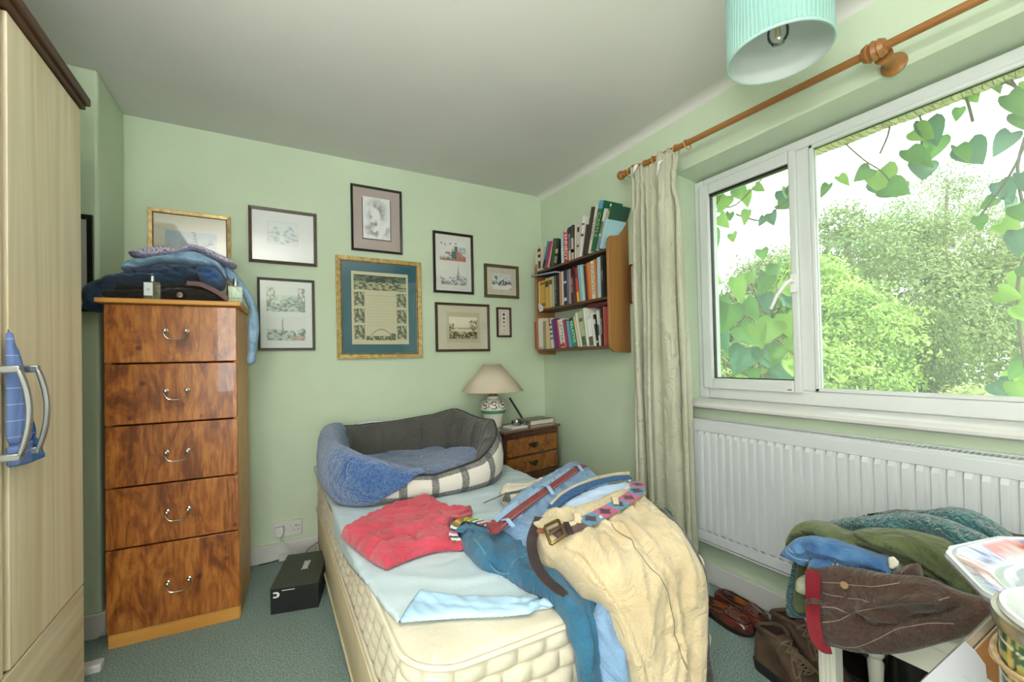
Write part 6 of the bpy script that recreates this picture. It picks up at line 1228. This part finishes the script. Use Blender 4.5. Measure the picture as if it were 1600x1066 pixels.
patch('sleeve', m_tk, [(1345, 806), (1365, 802), (1388, 799), (1415, 800), (1441, 799), (1460, 796), (1477, 795), (1503, 799), (1525, 808), (1545, 820), (1564, 833), (1580, 850), (1540, 850), (1500, 836), (1460, 820), (1420, 808), (1385, 806)], plane_x(-.30), .045, .10, .035, .005, .007, (.25, .02), -.35, 66, parent=t,
      creases=[([(1400, 803), (1450, 806), (1500, 818), (1550, 838)], -.014, .004)])
patch('hanging_cuff', m_tk, [(1240, 878), (1248, 880), (1245, 910), (1243, 940), (1258, 955), (1262, 964), (1245, 966), (1231, 960), (1229, 930), (1235, 900)], plane_x(-.48), .02, .02, .02, .005, .004, (.1, .02), 1.5, 67, parent=t)
t = patch('sock', mat('ivory_wool', '#cfcdb8', .95, bump=.4, bscale=200), [(1243, 915), (1246, 903), (1256, 898), (1268, 900), (1272, 915), (1266, 930), (1253, 929), (1246, 924)], plane_x(-.51), .02, .02, .03, .005, .002, seed=2); tag(t, 'ivory sock tucked behind the tweed trousers at stool corner', 'sock')
t = thing('jacket', 'dark green waxed jacket edge behind the teal jumper by the radiator', 'jacket', tuple(at(1585, 840, 'x', -.22)))
patch('cloth', mat('dark_olive_cloth', '#3c3d30', .9, '#4a4b3c', 12), [(1560, 828), (1580, 833), (1620, 842), (1660, 860), (1640, 880), (1580, 870), (1550, 850)], plane_x(-.22), .05, .04, .03, .006, .006, seed=12, parent=t)
# dark wellington boots on the floor behind the hiking boots
m_wl = mat('black_rubber', '#14110f', .35, '#1f1a17', 10)
for k, (x_, y_, lab) in enumerate(((-.13, -2.02, 'black rubber boot standing behind the stool leg, nearer the skirting'), (-.245, -2.31, 'black rubber boot lying in the shade under the stool'))):
    t = thing('rubber_boot', lab, 'boot', (x_, y_, 0), 'black rubber boots by the stool'); a = .9 if k else -1.5
    M = Matrix.Translation((x_, y_, 0)) @ Matrix.Rotation(a, 4, 'Z'); F_ = footline(L=.27, wb=.036, wf=.046, n=40); n = len(F_); V = []
    secs = [(0, 1, 0), (.02, 1.02, 0), (.05, .98, 0), (.085, .85, .2), (.11, .62, .45), (.15, .47, .75), (.22, .46, .95), (.27, .47, 1), (.275, .44, 1), (.24, .42, 1), (.10, .38, .9)]
    for z, s_, bl_ in secs:
        for p in F_: V.append((p[0]*(1-bl_)*s_/max(s_, .9)+bl_*(.055+.052*math.cos(math.atan2(p[1]/.045, p[0]/.27*2-1))), p[1]*(1-bl_)+bl_*.048*math.sin(math.atan2(p[1]/.045, p[0]/.27*2-1)), z*(.95 if k == 0 else .8)))
    wb_ = MB(M); wb_.add(V, [(j*n+i, j*n+(i+1) % n, (j+1)*n+(i+1) % n, (j+1)*n+i) for j in range(len(secs)-1) for i in range(n)]+[tuple(range(n))[::-1]]); wb_.build('shaft', m_wl, t, smooth=60)
    sm = MB(M); sm.tube([(p[0]*1.01, p[1]*1.04, .010) for p in F_], .007, 8, True); sm.build('welt', m_so, t)
# ------------------------------------------------------------------ table with plate and tin
TZ = .75; tb = thing('side_table', 'wooden side table with moulded edge and white papers at lower right', 'table', (-1.10, -2.95, 0))
m_tt = wood('table_oak', '#8e5e30', '#b07d45', 3, (.15, 1, 1), .22, coat=.6)
tp = MB(); tp.box(-1.50, -.66, -3.32, -2.632, TZ-.024, TZ); tp.build('table_top', m_tt, tb, bev=.004)
eg = MB(); m_edge = wood('table_edge', '#8d7a66', '#b3a48f', 6, (.1, 1, 1), .2, coat=.6)
eprof = [(-2.632, TZ-.001), (-2.626, TZ+.001), (-2.620, TZ-.003), (-2.616, TZ-.010), (-2.620, TZ-.018), (-2.628, TZ-.024), (-2.634, TZ-.024)]
MB().prism([(a, b) for a, b in eprof], -1.50, -.66, 'x').build('edge_moulding', m_edge, tb, smooth=50)
for x_, y_ in ((-1.45, -2.68), (-.71, -2.68), (-1.45, -3.27), (-.71, -3.27)): MB().prism([(x_-.02, y_-.02), (x_+.02, y_-.02), (x_+.02, y_+.02), (x_-.02, y_+.02)], 0, TZ-.024, 'z').build('leg', m_tt, tb, bev=.003)
ar = MB(); ar.box(-1.44, -.72, -2.69, -2.672, TZ-.10, TZ-.024); ar.box(-1.44, -.72, -3.27, -3.255, TZ-.10, TZ-.024); ar.build('apron', m_tt, tb)
m_pap = mat('white_paper', '#a9abb4', .5, '#b4b6bd', 5)
def sheet(label, pts, z, M=m_pap):
    mb = MB(); mb.prism([(p[0], p[1]) for p in pts], z, z+.0012, 'z'); return tag(mb.build('paper', M, smooth=0), label, 'paper')
P_ = [at(u, v, 'z', TZ+.001) for u, v in ((1428, 1066), (1507, 992), (1545, 1020), (1545, 1066))]
sheet('large sheet of white paper covering the near corner of the side table', [tuple(at(u, v, 'z', TZ+.001)[:2]) for u, v in ((1440, 1066), (1508, 1003), (1524, 1018), (1540, 1040), (1548, 1110), (1440, 1130))], TZ+.0005)
sheet('small white card lying on the large paper beside the tin', [at(1504, 1055, 'z', TZ+.003)[:2], at(1528, 1052, 'z', TZ+.003)[:2], (-1.24, -2.80), (-1.30, -2.80)], TZ+.002)
# plate: eight sided, painted rim
PLX, PLY, PLR = -.950, -2.765, .197
pt = thing('plate', 'octagonal china plate with blue and red painted rim on the side table', 'plate', (PLX, PLY, TZ))
def plate():
    na_, prof = 192, [(.34, .0), (.36, .0), (.37, .006), (.60, .008), (.66, .018), (.71, .026), (.76, .028), (.97, .036), (1.0, .037), (1.0, .032), (.96, .029), (.72, .020), (.62, .006), (.40, .004), (.34, .004)]
    prof = [(0, .010), (.2, .010), (.4, .010), (.55, .012), (.60, .018), (.655, .027), (.70, .0285), (.74, .028), (.80, .0305), (.86, .033), (.92, .0355), (.97, .037), (.99, .037), (1.0, .034), (.985, .030), (.75, .021), (.66, .018), (.56, .004), (.52, .0), (.50, .0), (.49, .006), (0, .006)]
    V = []; cols = []
    rot = math.radians(13.5+22.5)
    for k, (r, z) in enumerate(prof):
        for i in range(na_):
            th = 2*PI*i/na_; a = (th+rot) % (PI/4)-PI/8; oc = math.cos(PI/8)/math.cos(a)*1.03; notch = 1-.035*math.exp(-((abs(a)-PI/8)/.05)**2); rr = r*PLR*((oc*notch*min(1, max(0, (r-.6)/.3)))+(1-min(1, max(0, (r-.6)/.3)))*1.0)
            V.append((PLX+rr*math.cos(th), PLY+rr*math.sin(th), TZ+.0025+z*1.75))
            c = C('#aab0ba')
            if k <= 12 and .76 < r < .985:
                s_ = int((th+rot)/(PI/8)) % 2; q = (th+rot) % (PI/8)/(PI/8); n_ = vn(th*16, r*28, 5)
                c = C('#1a2556') if s_ else C('#a3948f')
                if s_ and n_ > .52: c = C('#8c98c4')
                if s_ and abs(((th*14+r*14) % 1)-.5) < .10: c = C('#a9b3d4')
                if not s_ and n_ > .58: c = C('#b04c34')
                if not s_ and n_ < .25: c = C('#8a90b8')
                if q < .05: c = C('#b04a38')
                if r > .95: c = C('#aab0ba')
            elif k < 3 or (k < 4):
                n_ = vn(rr*math.cos(th)*90, rr*math.sin(th)*90, 9)
                if r < .42 and n_ > .62: c = C('#2c3a6c')
                elif r < .42 and n_ < .16: c = C('#c98a92')
            cols.append(c)
    k = len(prof); mb = MB(); mb.add(V, [(j*na_+i, j*na_+(i+1) % na_, (j+1)*na_+(i+1) % na_, (j+1)*na_+i) for j in range(k-1) for i in range(na_)]); mb.col = np.array(cols); return mb
plate().build('china', vmat('painted_china', .12, coat=.6), pt, smooth=40)
wl = MB()
TX, TY, TR = -1.222, -2.757, .078
tn_ = thing('tin', 'round green tartan tin with a straw cord and open rim at bottom right', 'tin', (TX, TY, TZ))
def tin():
    n = 160; prof = [(TR-.002, .0), (TR, .003), (TR, .02), (TR, .04), (TR, .06), (TR, .08), (TR, .098)]; pz = [(TR, .003+.098*i/40) for i in range(41)]
    V = []; cols = []
    for r, z in pz:
        for i in range(n):
            th = 2*PI*i/n; V.append((TX+r*math.cos(th), TY+r*math.sin(th), TZ+.0015+z)); c = C('#1f4a30'); a = (th*r/.034) % 1; b_ = (z/.034) % 1; n_ = vn(th*22, z*260, 4)
            if a < .22: c = C('#b9a24a')
            if b_ < .22: c = mixc(np.array([c]), C('#c9b768'), np.array([.7]))[0]
            if .5 < a < .58 or .5 < b_ < .58: c = C('#d6dccf')
            if .28 < a < .36: c = C('#14301f')
            if n_ > .72: c = C('#8fa55a')
            cols.append(c)
    mb = MB(); mb.add(V, [(j*n+i, j*n+(i+1) % n, (j+1)*n+(i+1) % n, (j+1)*n+i) for j in range(40) for i in range(n)]); mb.col = np.array(cols); return mb
tin().build('can', vmat('tin_print', .3, coat=.5), tn_, smooth=60)
m_en = mat('white_enamel', '#b0b4b6', .15, coat=.5)
MB().lathe([(TR-.001, .0015), (TR, .100), (TR+.004, .101), (TR+.005, .108), (TR+.004, .114), (TR-.001, .115)], 96, (TX, TY, TZ), cap=False).build('rim', mat('gilt_tin_rim', '#9a9480', .25, metal=.8), tn_)
MB().lathe([(.001, .098), (.030, .098), (.036, .103), (.058, .104), (.066, .114), (.072, .120), (.076, .120), (.078, .116), (.076, .112)], 96, (TX, TY, TZ), cap=False).build('lid', m_en, tn_)
cdm = MB()
for k, (z_, dz, r_) in enumerate(((.070, .004, .0024), (.064, -.004, .0024), (.067, .007, .0020))): cdm.tube([(TX+(TR+.003+.001*k)*math.cos(2*PI*i/60), TY+(TR+.003+.001*k)*math.sin(2*PI*i/60), TZ+z_+dz*math.sin(2*PI*i/60*2+k)) for i in range(60)], r_, 6, True)
cdm.build('straw_cord', mat('raffia', '#b9a483', .9, '#9c8463', 90), tn_)
# ------------------------------------------------------------------ outside
m_leaf = [mat('leaf_%s' % n, a, .5, b, 1.2, trans=.38, spec=.3) for n, a, b in (('mid', '#44713a', '#689a52'), ('lime', '#7aa548', '#94bd5e'), ('blue_green', '#34614f', '#5a8a72'))]
m_bark = mat('bark', '#7a7064', .9, '#94897c', 20)
m_grass = mat('lawn', '#7d9a52', .95, '#93ad62', 3)
struct(bx(.3, 60, -45, 45, -3.0, -2.9).build('ground', m_grass, smooth=0))
rng = np.random.default_rng(5)
def leafmass(name, clumps, n, size, M, parent, squash=.85, droop=0.4):
    """one crown: n small two-triangle leaves scattered on the shells of the clumps (cx, cy, cz, r)"""
    cl = np.array(clumps, float); wgt = cl[:, 3]**2; k = rng.choice(len(cl), n, p=wgt/wgt.sum()); d = rng.normal(size=(n, 3)); d /= np.linalg.norm(d, axis=1)[:, None]; rr = cl[k, 3]*(.72+.34*rng.random(n))
    bump = 1+.16*np.sin(d[:, 0]*9+cl[k, 0])*np.sin(d[:, 2]*11+cl[k, 1])
    Cc = cl[k, :3]+d*(rr*bump)[:, None]*np.array([1, 1, squash]); nn_ = d+rng.normal(size=(n, 3))*.55; nn_[:, 2] += .5; nn_ /= np.linalg.norm(nn_, axis=1)[:, None]
    a = np.cross(nn_, rng.normal(size=(n, 3))); a /= np.linalg.norm(a, axis=1)[:, None]; a[:, 2] -= droop; a /= np.linalg.norm(a, axis=1)[:, None]; b = np.cross(nn_, a); s = size*(.6+.8*rng.random(n))[:, None]
    V = np.stack([Cc-a*s*.9, Cc+b*s*.45, Cc+a*s, Cc-b*s*.45], 1).reshape(-1, 3); me = bpy.data.meshes.new(name); off = np.array(parent.location); F_ = np.arange(4*n).reshape(-1, 4)
    me.from_pydata((V-off).tolist(), [], F_.tolist()); me.materials.append(M); o = bpy.data.objects.new(name, me); link(o, parent); o['kind'] = 'stuff'; return o
def tree(label, base, clumps, n, size, M, trunk_r=.15, group=None, name='tree', fill=True, cat='tree'):
    t = thing(name, label, cat, base, group); top = max(clumps, key=lambda c: c[2]); b = Vector(base)
    tk = MB(); tk.tube([tuple(b), tuple(b.lerp(Vector(top[:3]), .5)+Vector((.1, -.1, 0))), tuple(top[:3])], [trunk_r, trunk_r*.7, trunk_r*.2], 10)
    for c in clumps: tk.tube([tuple(b.lerp(Vector(top[:3]), .35)), tuple(Vector(c[:3])*.5+b.lerp(Vector(top[:3]), .5)*.5), tuple(c[:3])], [trunk_r*.4, trunk_r*.25, .02], 6)
    tk.build('trunk', m_bark, t); leafmass('foliage', clumps, n, size, M, t)
    if fill: leafmass('inner_foliage', [(c[0], c[1], c[2], c[3]*.75) for c in clumps], n//3, size*1.6, M, t)
    return t
def pos(u, v, dist):   # a place outside seen at this pixel, dist metres along the view axis
    return tuple(CAM_LOC+ray(u, v)*dist)
def clump(u, v, d, rpx): p = pos(u, v, d); return (*p, rpx*d/FPX)
def base_of(u, d): p = pos(u, 560, d); return (p[0], p[1], -2.9)
m_far = mat('leaf_pale_far', '#6d8a50', .7, '#8fa268', .8, trans=.3); m_nr = mat('leaf_bright_near', '#7fa848', .5, '#a5c566', 1.5, trans=.4)
tree('pale green broad tree filling the middle of the large pane', base_of(1430, 12), [clump(1430, 470, 12, 95), clump(1340, 400, 12, 70), clump(1500, 400, 12.5, 90), clump(1590, 470, 12, 110), clump(1400, 380, 13, 60), clump(1560, 560, 12, 80), clump(1310, 350, 12.5, 40), clump(1480, 520, 11.5, 70), clump(1680, 420, 13, 120)], 46000, .052, m_far, .22, 'garden trees beyond the window')
tree('bright yellow green leafy tree in the lower left of the large pane', base_of(1330, 7.5), [clump(1310, 500, 7.5, 75), clump(1370, 540, 7.2, 75), clump(1290, 580, 7.2, 70), clump(1420, 580, 7.4, 60), clump(1350, 600, 7, 70), clump(1260, 450, 8, 60), clump(1440, 620, 7.2, 45)], 34000, .038, m_nr, .14, 'garden trees beyond the window')
tree('tall bare topped tree with fine twigs in the large pane, far off', base_of(1450, 18), [clump(1460, 330, 18, 60), clump(1400, 350, 18, 45), clump(1530, 320, 18, 55), clump(1480, 280, 18, 35)], 8000, .055, m_far, .2, 'garden trees beyond the window', fill=False)
t = thing('conifer', 'narrow drooping conifer at the right of the bright yellow green tree', 'tree', base_of(1480, 6.6), 'garden trees beyond the window')
pt_ = pos(1465, 500, 6.6); MB().tube([(pt_[0], pt_[1], -2.9), (pt_[0], pt_[1], pt_[2])], [.08, .02], 8).build('trunk', m_bark, t)
leafmass('foliage', [clump(1465+dx, 500+dy, 6.6, r) for dx, dy, r in ((0, 5, 15), (-5, 30, 24), (12, 50, 24), (0, 75, 27), (15, 95, 24), (5, 120, 28), (18, 140, 25))], 12000, .026, mat('leaf_conifer', '#48662f', .6, '#6f8c44', 3, trans=.3), t, 1.3, 1.2)
t = thing('shrub', 'pale flowering low shrub along the bottom of the large pane', 'shrub', (*pos(1540, 640, 6)[:2], -2.9), 'shrubs beyond the window')
MB().tube([(t.location.x, t.location.y, -2.9), pos(1540, 640, 6)], .05, 6).build('stem', m_bark, t); leafmass('foliage', [clump(1520, 640, 6, 45), clump(1580, 650, 6, 50), clump(1480, 660, 6, 45), clump(1640, 640, 6, 50)], 12000, .03, mat('leaf_silver', '#a3b670', .6, '#c3d092', 4, trans=.3), t)
tree('green leafy tree seen through the left casement behind the vine', base_of(1170, 9), [clump(1150, 500, 9, 60), clump(1210, 450, 9, 70), clump(1180, 560, 8.5, 70), clump(1240, 540, 9, 60), clump(1110, 600, 8.5, 60)], 24000, .045, m_far, .14, 'garden trees beyond the window')
# thatch eaves with wire netting
ev = thing('thatch_eaves', 'straw thatch eaves with wire netting above the large window pane', 'thatch', (.6, -2.2, 2.1))
m_th = mat('thatch', '#f0e6cf', .95, '#ab9873', 60, stretch=(.15, 2, 1), detail=5, bump=.8, bscale=80)
tm = MB(); ny = 90; V = []
for j in range(ny+1):
    y = -1.0-j*(2.4/ny); w_ = .012*(fbm(j*.3, 0, 5)-.5)
    for x, z in ((.305, 2.12), (.40, 2.125+w_), (.50, 2.135+w_), (.60, 2.146+w_), (.64, 2.20+w_), (.62, 2.40), (.31, 2.6)): V.append((x, y, z))
tm.add(V, [(j*7+i, j*7+i+1, (j+1)*7+i+1, (j+1)*7+i) for j in range(ny) for i in range(6)]); tm.build('straw', m_th, ev, smooth=40, fix=False)
wm = MB(); y = -1.05
while y > -3.3:
    for k in range(4): x0_ = .33+.08*k; wm.tube([(x0_-.02, y+.012*(k % 2), 2.106+.11*(x0_-.33)), (x0_+.05, y+.012*((k+1) % 2), 2.106+.11*(x0_-.26))], .0012, 4)
    y -= .028
wm.build('wire_netting', mat('wire', '#4d4a45', .6), ev)['kind'] = 'stuff'
# climbing vine in front of the window: stems and single leaves
vn_ = thing('climbing_vine', 'leafy climbing vine hanging across the outside of the window', 'vine', (.55, -2.1, 2.0))
VX = .58
def vpt(u, v, x=VX): return tuple(at(u, v, 'x', x))
stems = [([(1640, 60), (1590, 85), (1540, 98), (1490, 112), (1470, 118), (1420, 145), (1380, 165), (1340, 185), (1310, 205), (1270, 235)], .0045), ([(1490, 112), (1500, 135), (1512, 160), (1520, 190)], .0035), ([(1470, 118), (1520, 122), (1570, 128), (1610, 150)], .003), ([(1560, 100), (1590, 140), (1610, 180), (1590, 260), (1600, 330)], .0035), ([(1600, 230), (1580, 270), (1560, 300), (1530, 340)], .0028), ([(1380, 165), (1390, 200), (1375, 240)], .0025), ([(1420, 145), (1440, 190), (1440, 230)], .0025), ([(1310, 215), (1350, 250), (1380, 270), (1400, 300)], .002), ([(1250, 300), (1215, 325), (1190, 345), (1150, 335)], .003), ([(1230, 240), (1190, 280), (1150, 320), (1120, 330), (1105, 380)], .003), ([(1110, 560), (1150, 580), (1200, 600), (1250, 620)], .003), ([(1165, 440), (1190, 480), (1200, 520), (1180, 590)], .003), ([(1140, 460), (1170, 500), (1220, 540), (1250, 560)], .0025), ([(1640, 300), (1610, 380), (1590, 450), (1600, 560), (1620, 640)], .004), ([(1105, 540), (1140, 570), (1180, 590)], .0035)]
for pts, r_ in stems: MB().tube(spline([vpt(*p) for p in pts], 4, False).tolist(), r_*1.5, 6).build('stem', mat('vine_stem', '#6d655a', .8), vn_)
def leafmesh(ix):
    out = [(0, 0), (.18, .10), (.36, .30), (.50, .42), (.48, .24), (.40, .0)]   # half heart, length 1 along -z
    prof = [(-.06, .16), (-.10, .34), (.02, .47), (.20, .50), (.42, .42), (.62, .30), (.82, .15), (1.0, 0)]
    mb = MB(); rows = [(0, 0)]+[(p[0], p[1]) for p in prof]; V = [(0, 0, 0)]; F_ = []
    cen = [(.0, .0), (.05, 0), (.15, 0), (.3, 0), (.45, 0), (.6, 0), (.8, 0), (1, 0)]
    for (t, w_), (c, _) in zip(prof, cen): V += [(w_, .42*w_+.25*(t**2), -t), (0, .25*c*c, -c), (-w_, .30*w_+.25*(t**2), -t)]
    for k in range(len(prof)-1):
        a = 1+3*k; b = a+3; F_ += [(a, b, b+1, a+1), (a+1, b+1, b+2, a+2)]
    F_ += [(0, 1, 2), (0, 2, 3)]; me = bpy.data.meshes.new('vine_leaf'); me.from_pydata(V, [], F_); me.materials.append(m_leaf[ix]); me.polygons.foreach_set('use_smooth', [True]*len(F_)); return me
LM = [leafmesh(i) for i in range(3)]
leaves = [(1447, 215, 62, 2, .2), (1430, 222, 50, 1, .8), (1462, 235, 50, 0, -.3), (1418, 250, 40, 0, .4), (1510, 255, 70, 2, .5), (1495, 245, 40, 0, .2), (1375, 290, 60, 1, .2), (1395, 280, 45, 0, -.6), (1365, 300, 40, 2, .6), (1425, 260, 50, 0, .7), (1440, 275, 45, 2, -.2), (1385, 310, 45, 0, .9), (1410, 300, 35, 1, -.3), (1360, 275, 30, 0, -1), (1310, 290, 35, 1, .5), (1295, 300, 30, 0, -.4), (1585, 120, 60, 2, -.2), (1575, 170, 55, 0, .4), (1595, 205, 70, 0, .3), (1580, 225, 45, 2, -.6), (1548, 140, 35, 0, .2), (1515, 155, 30, 1, .4), (1500, 178, 25, 0, -.3), (1590, 155, 40, 1, 1), (1560, 305, 50, 2, .4), (1575, 330, 55, 2, -.5), (1590, 340, 50, 0, .5), (1530, 350, 30, 0, .1), (1565, 370, 55, 1, .8), (1590, 380, 50, 2, 0), (1555, 325, 40, 0, -1), (1595, 290, 50, 2, .3), (1600, 400, 50, 1, .3), (1600, 430, 45, 0, 1), (1575, 468, 60, 1, 1.4), (1590, 500, 60, 1, .9), (1560, 472, 40, 1, 1.2), (1595, 515, 50, 0, .4), (1575, 600, 55, 1, 1.0), (1590, 620, 60, 1, .3), (1600, 580, 55, 0, -.4), (1555, 615, 40, 2, .8), (1540, 100, 30, 1, 0), (1560, 115, 25, 0, .9),
          (1120, 310, 40, 0, .3), (1135, 320, 35, 1, -.5), (1150, 305, 30, 0, .6), (1165, 315, 40, 1, .1), (1125, 350, 35, 1, .5), (1140, 345, 30, 0, -.2), (1180, 300, 25, 1, .9), (1115, 375, 40, 0, .1), (1170, 340, 30, 1, -.4), (1145, 375, 25, 1, .3), (1225, 315, 45, 2, .4), (1205, 345, 30, 2, .3), (1215, 330, 25, 0, 1.1), (1230, 305, 25, 0, -.3), (1195, 350, 25, 2, -.6), (1190, 400, 25, 0, .2),
          (1150, 455, 55, 1, .2), (1175, 445, 50, 1, .7), (1200, 450, 45, 0, -.4), (1215, 430, 45, 0, .3), (1225, 455, 40, 1, .5), (1230, 470, 45, 2, -.3), (1195, 480, 50, 2, .1), (1165, 490, 50, 0, .6), (1140, 500, 60, 0, -.3), (1120, 490, 50, 0, .4), (1125, 530, 50, 2, .2), (1155, 530, 50, 0, .8), (1185, 530, 60, 1, .3), (1210, 520, 50, 1, -.5), (1230, 510, 50, 1, .2), (1235, 545, 45, 1, .6), (1220, 560, 50, 0, -.2), (1195, 565, 55, 2, .4), (1165, 565, 55, 2, -.4), (1140, 560, 45, 0, .5), (1125, 575, 35, 1, -.8), (1230, 580, 40, 1, .1), (1210, 590, 45, 2, .7), (1180, 590, 35, 0, -.2), (1150, 590, 30, 1, .9), (1240, 480, 40, 2, .3), (1240, 440, 35, 0, .9), (1115, 450, 35, 1, 1.2)]
dummy = None; rnd = random.Random(3)
for i, (u, v, s, ix, rr) in enumerate(leaves):
    o = bpy.data.objects.new('leaf', LM[ix]); link(o, vn_); dx = rnd.uniform(-.10, .10); p = vpt(u, v-s*.4, VX+dx); dist = np.dot(np.array(p)-CAM_LOC, CF); sz = s*dist/FPX*.92
    o.location = Vector(p)-vn_.location; sz *= rnd.uniform(.7, 1); o.scale = (sz*rnd.uniform(.6, 1), sz, sz); o.rotation_euler = (rnd.uniform(-.5, .4), rr*.9, PI/2+rnd.uniform(-.9, .5)+.5)
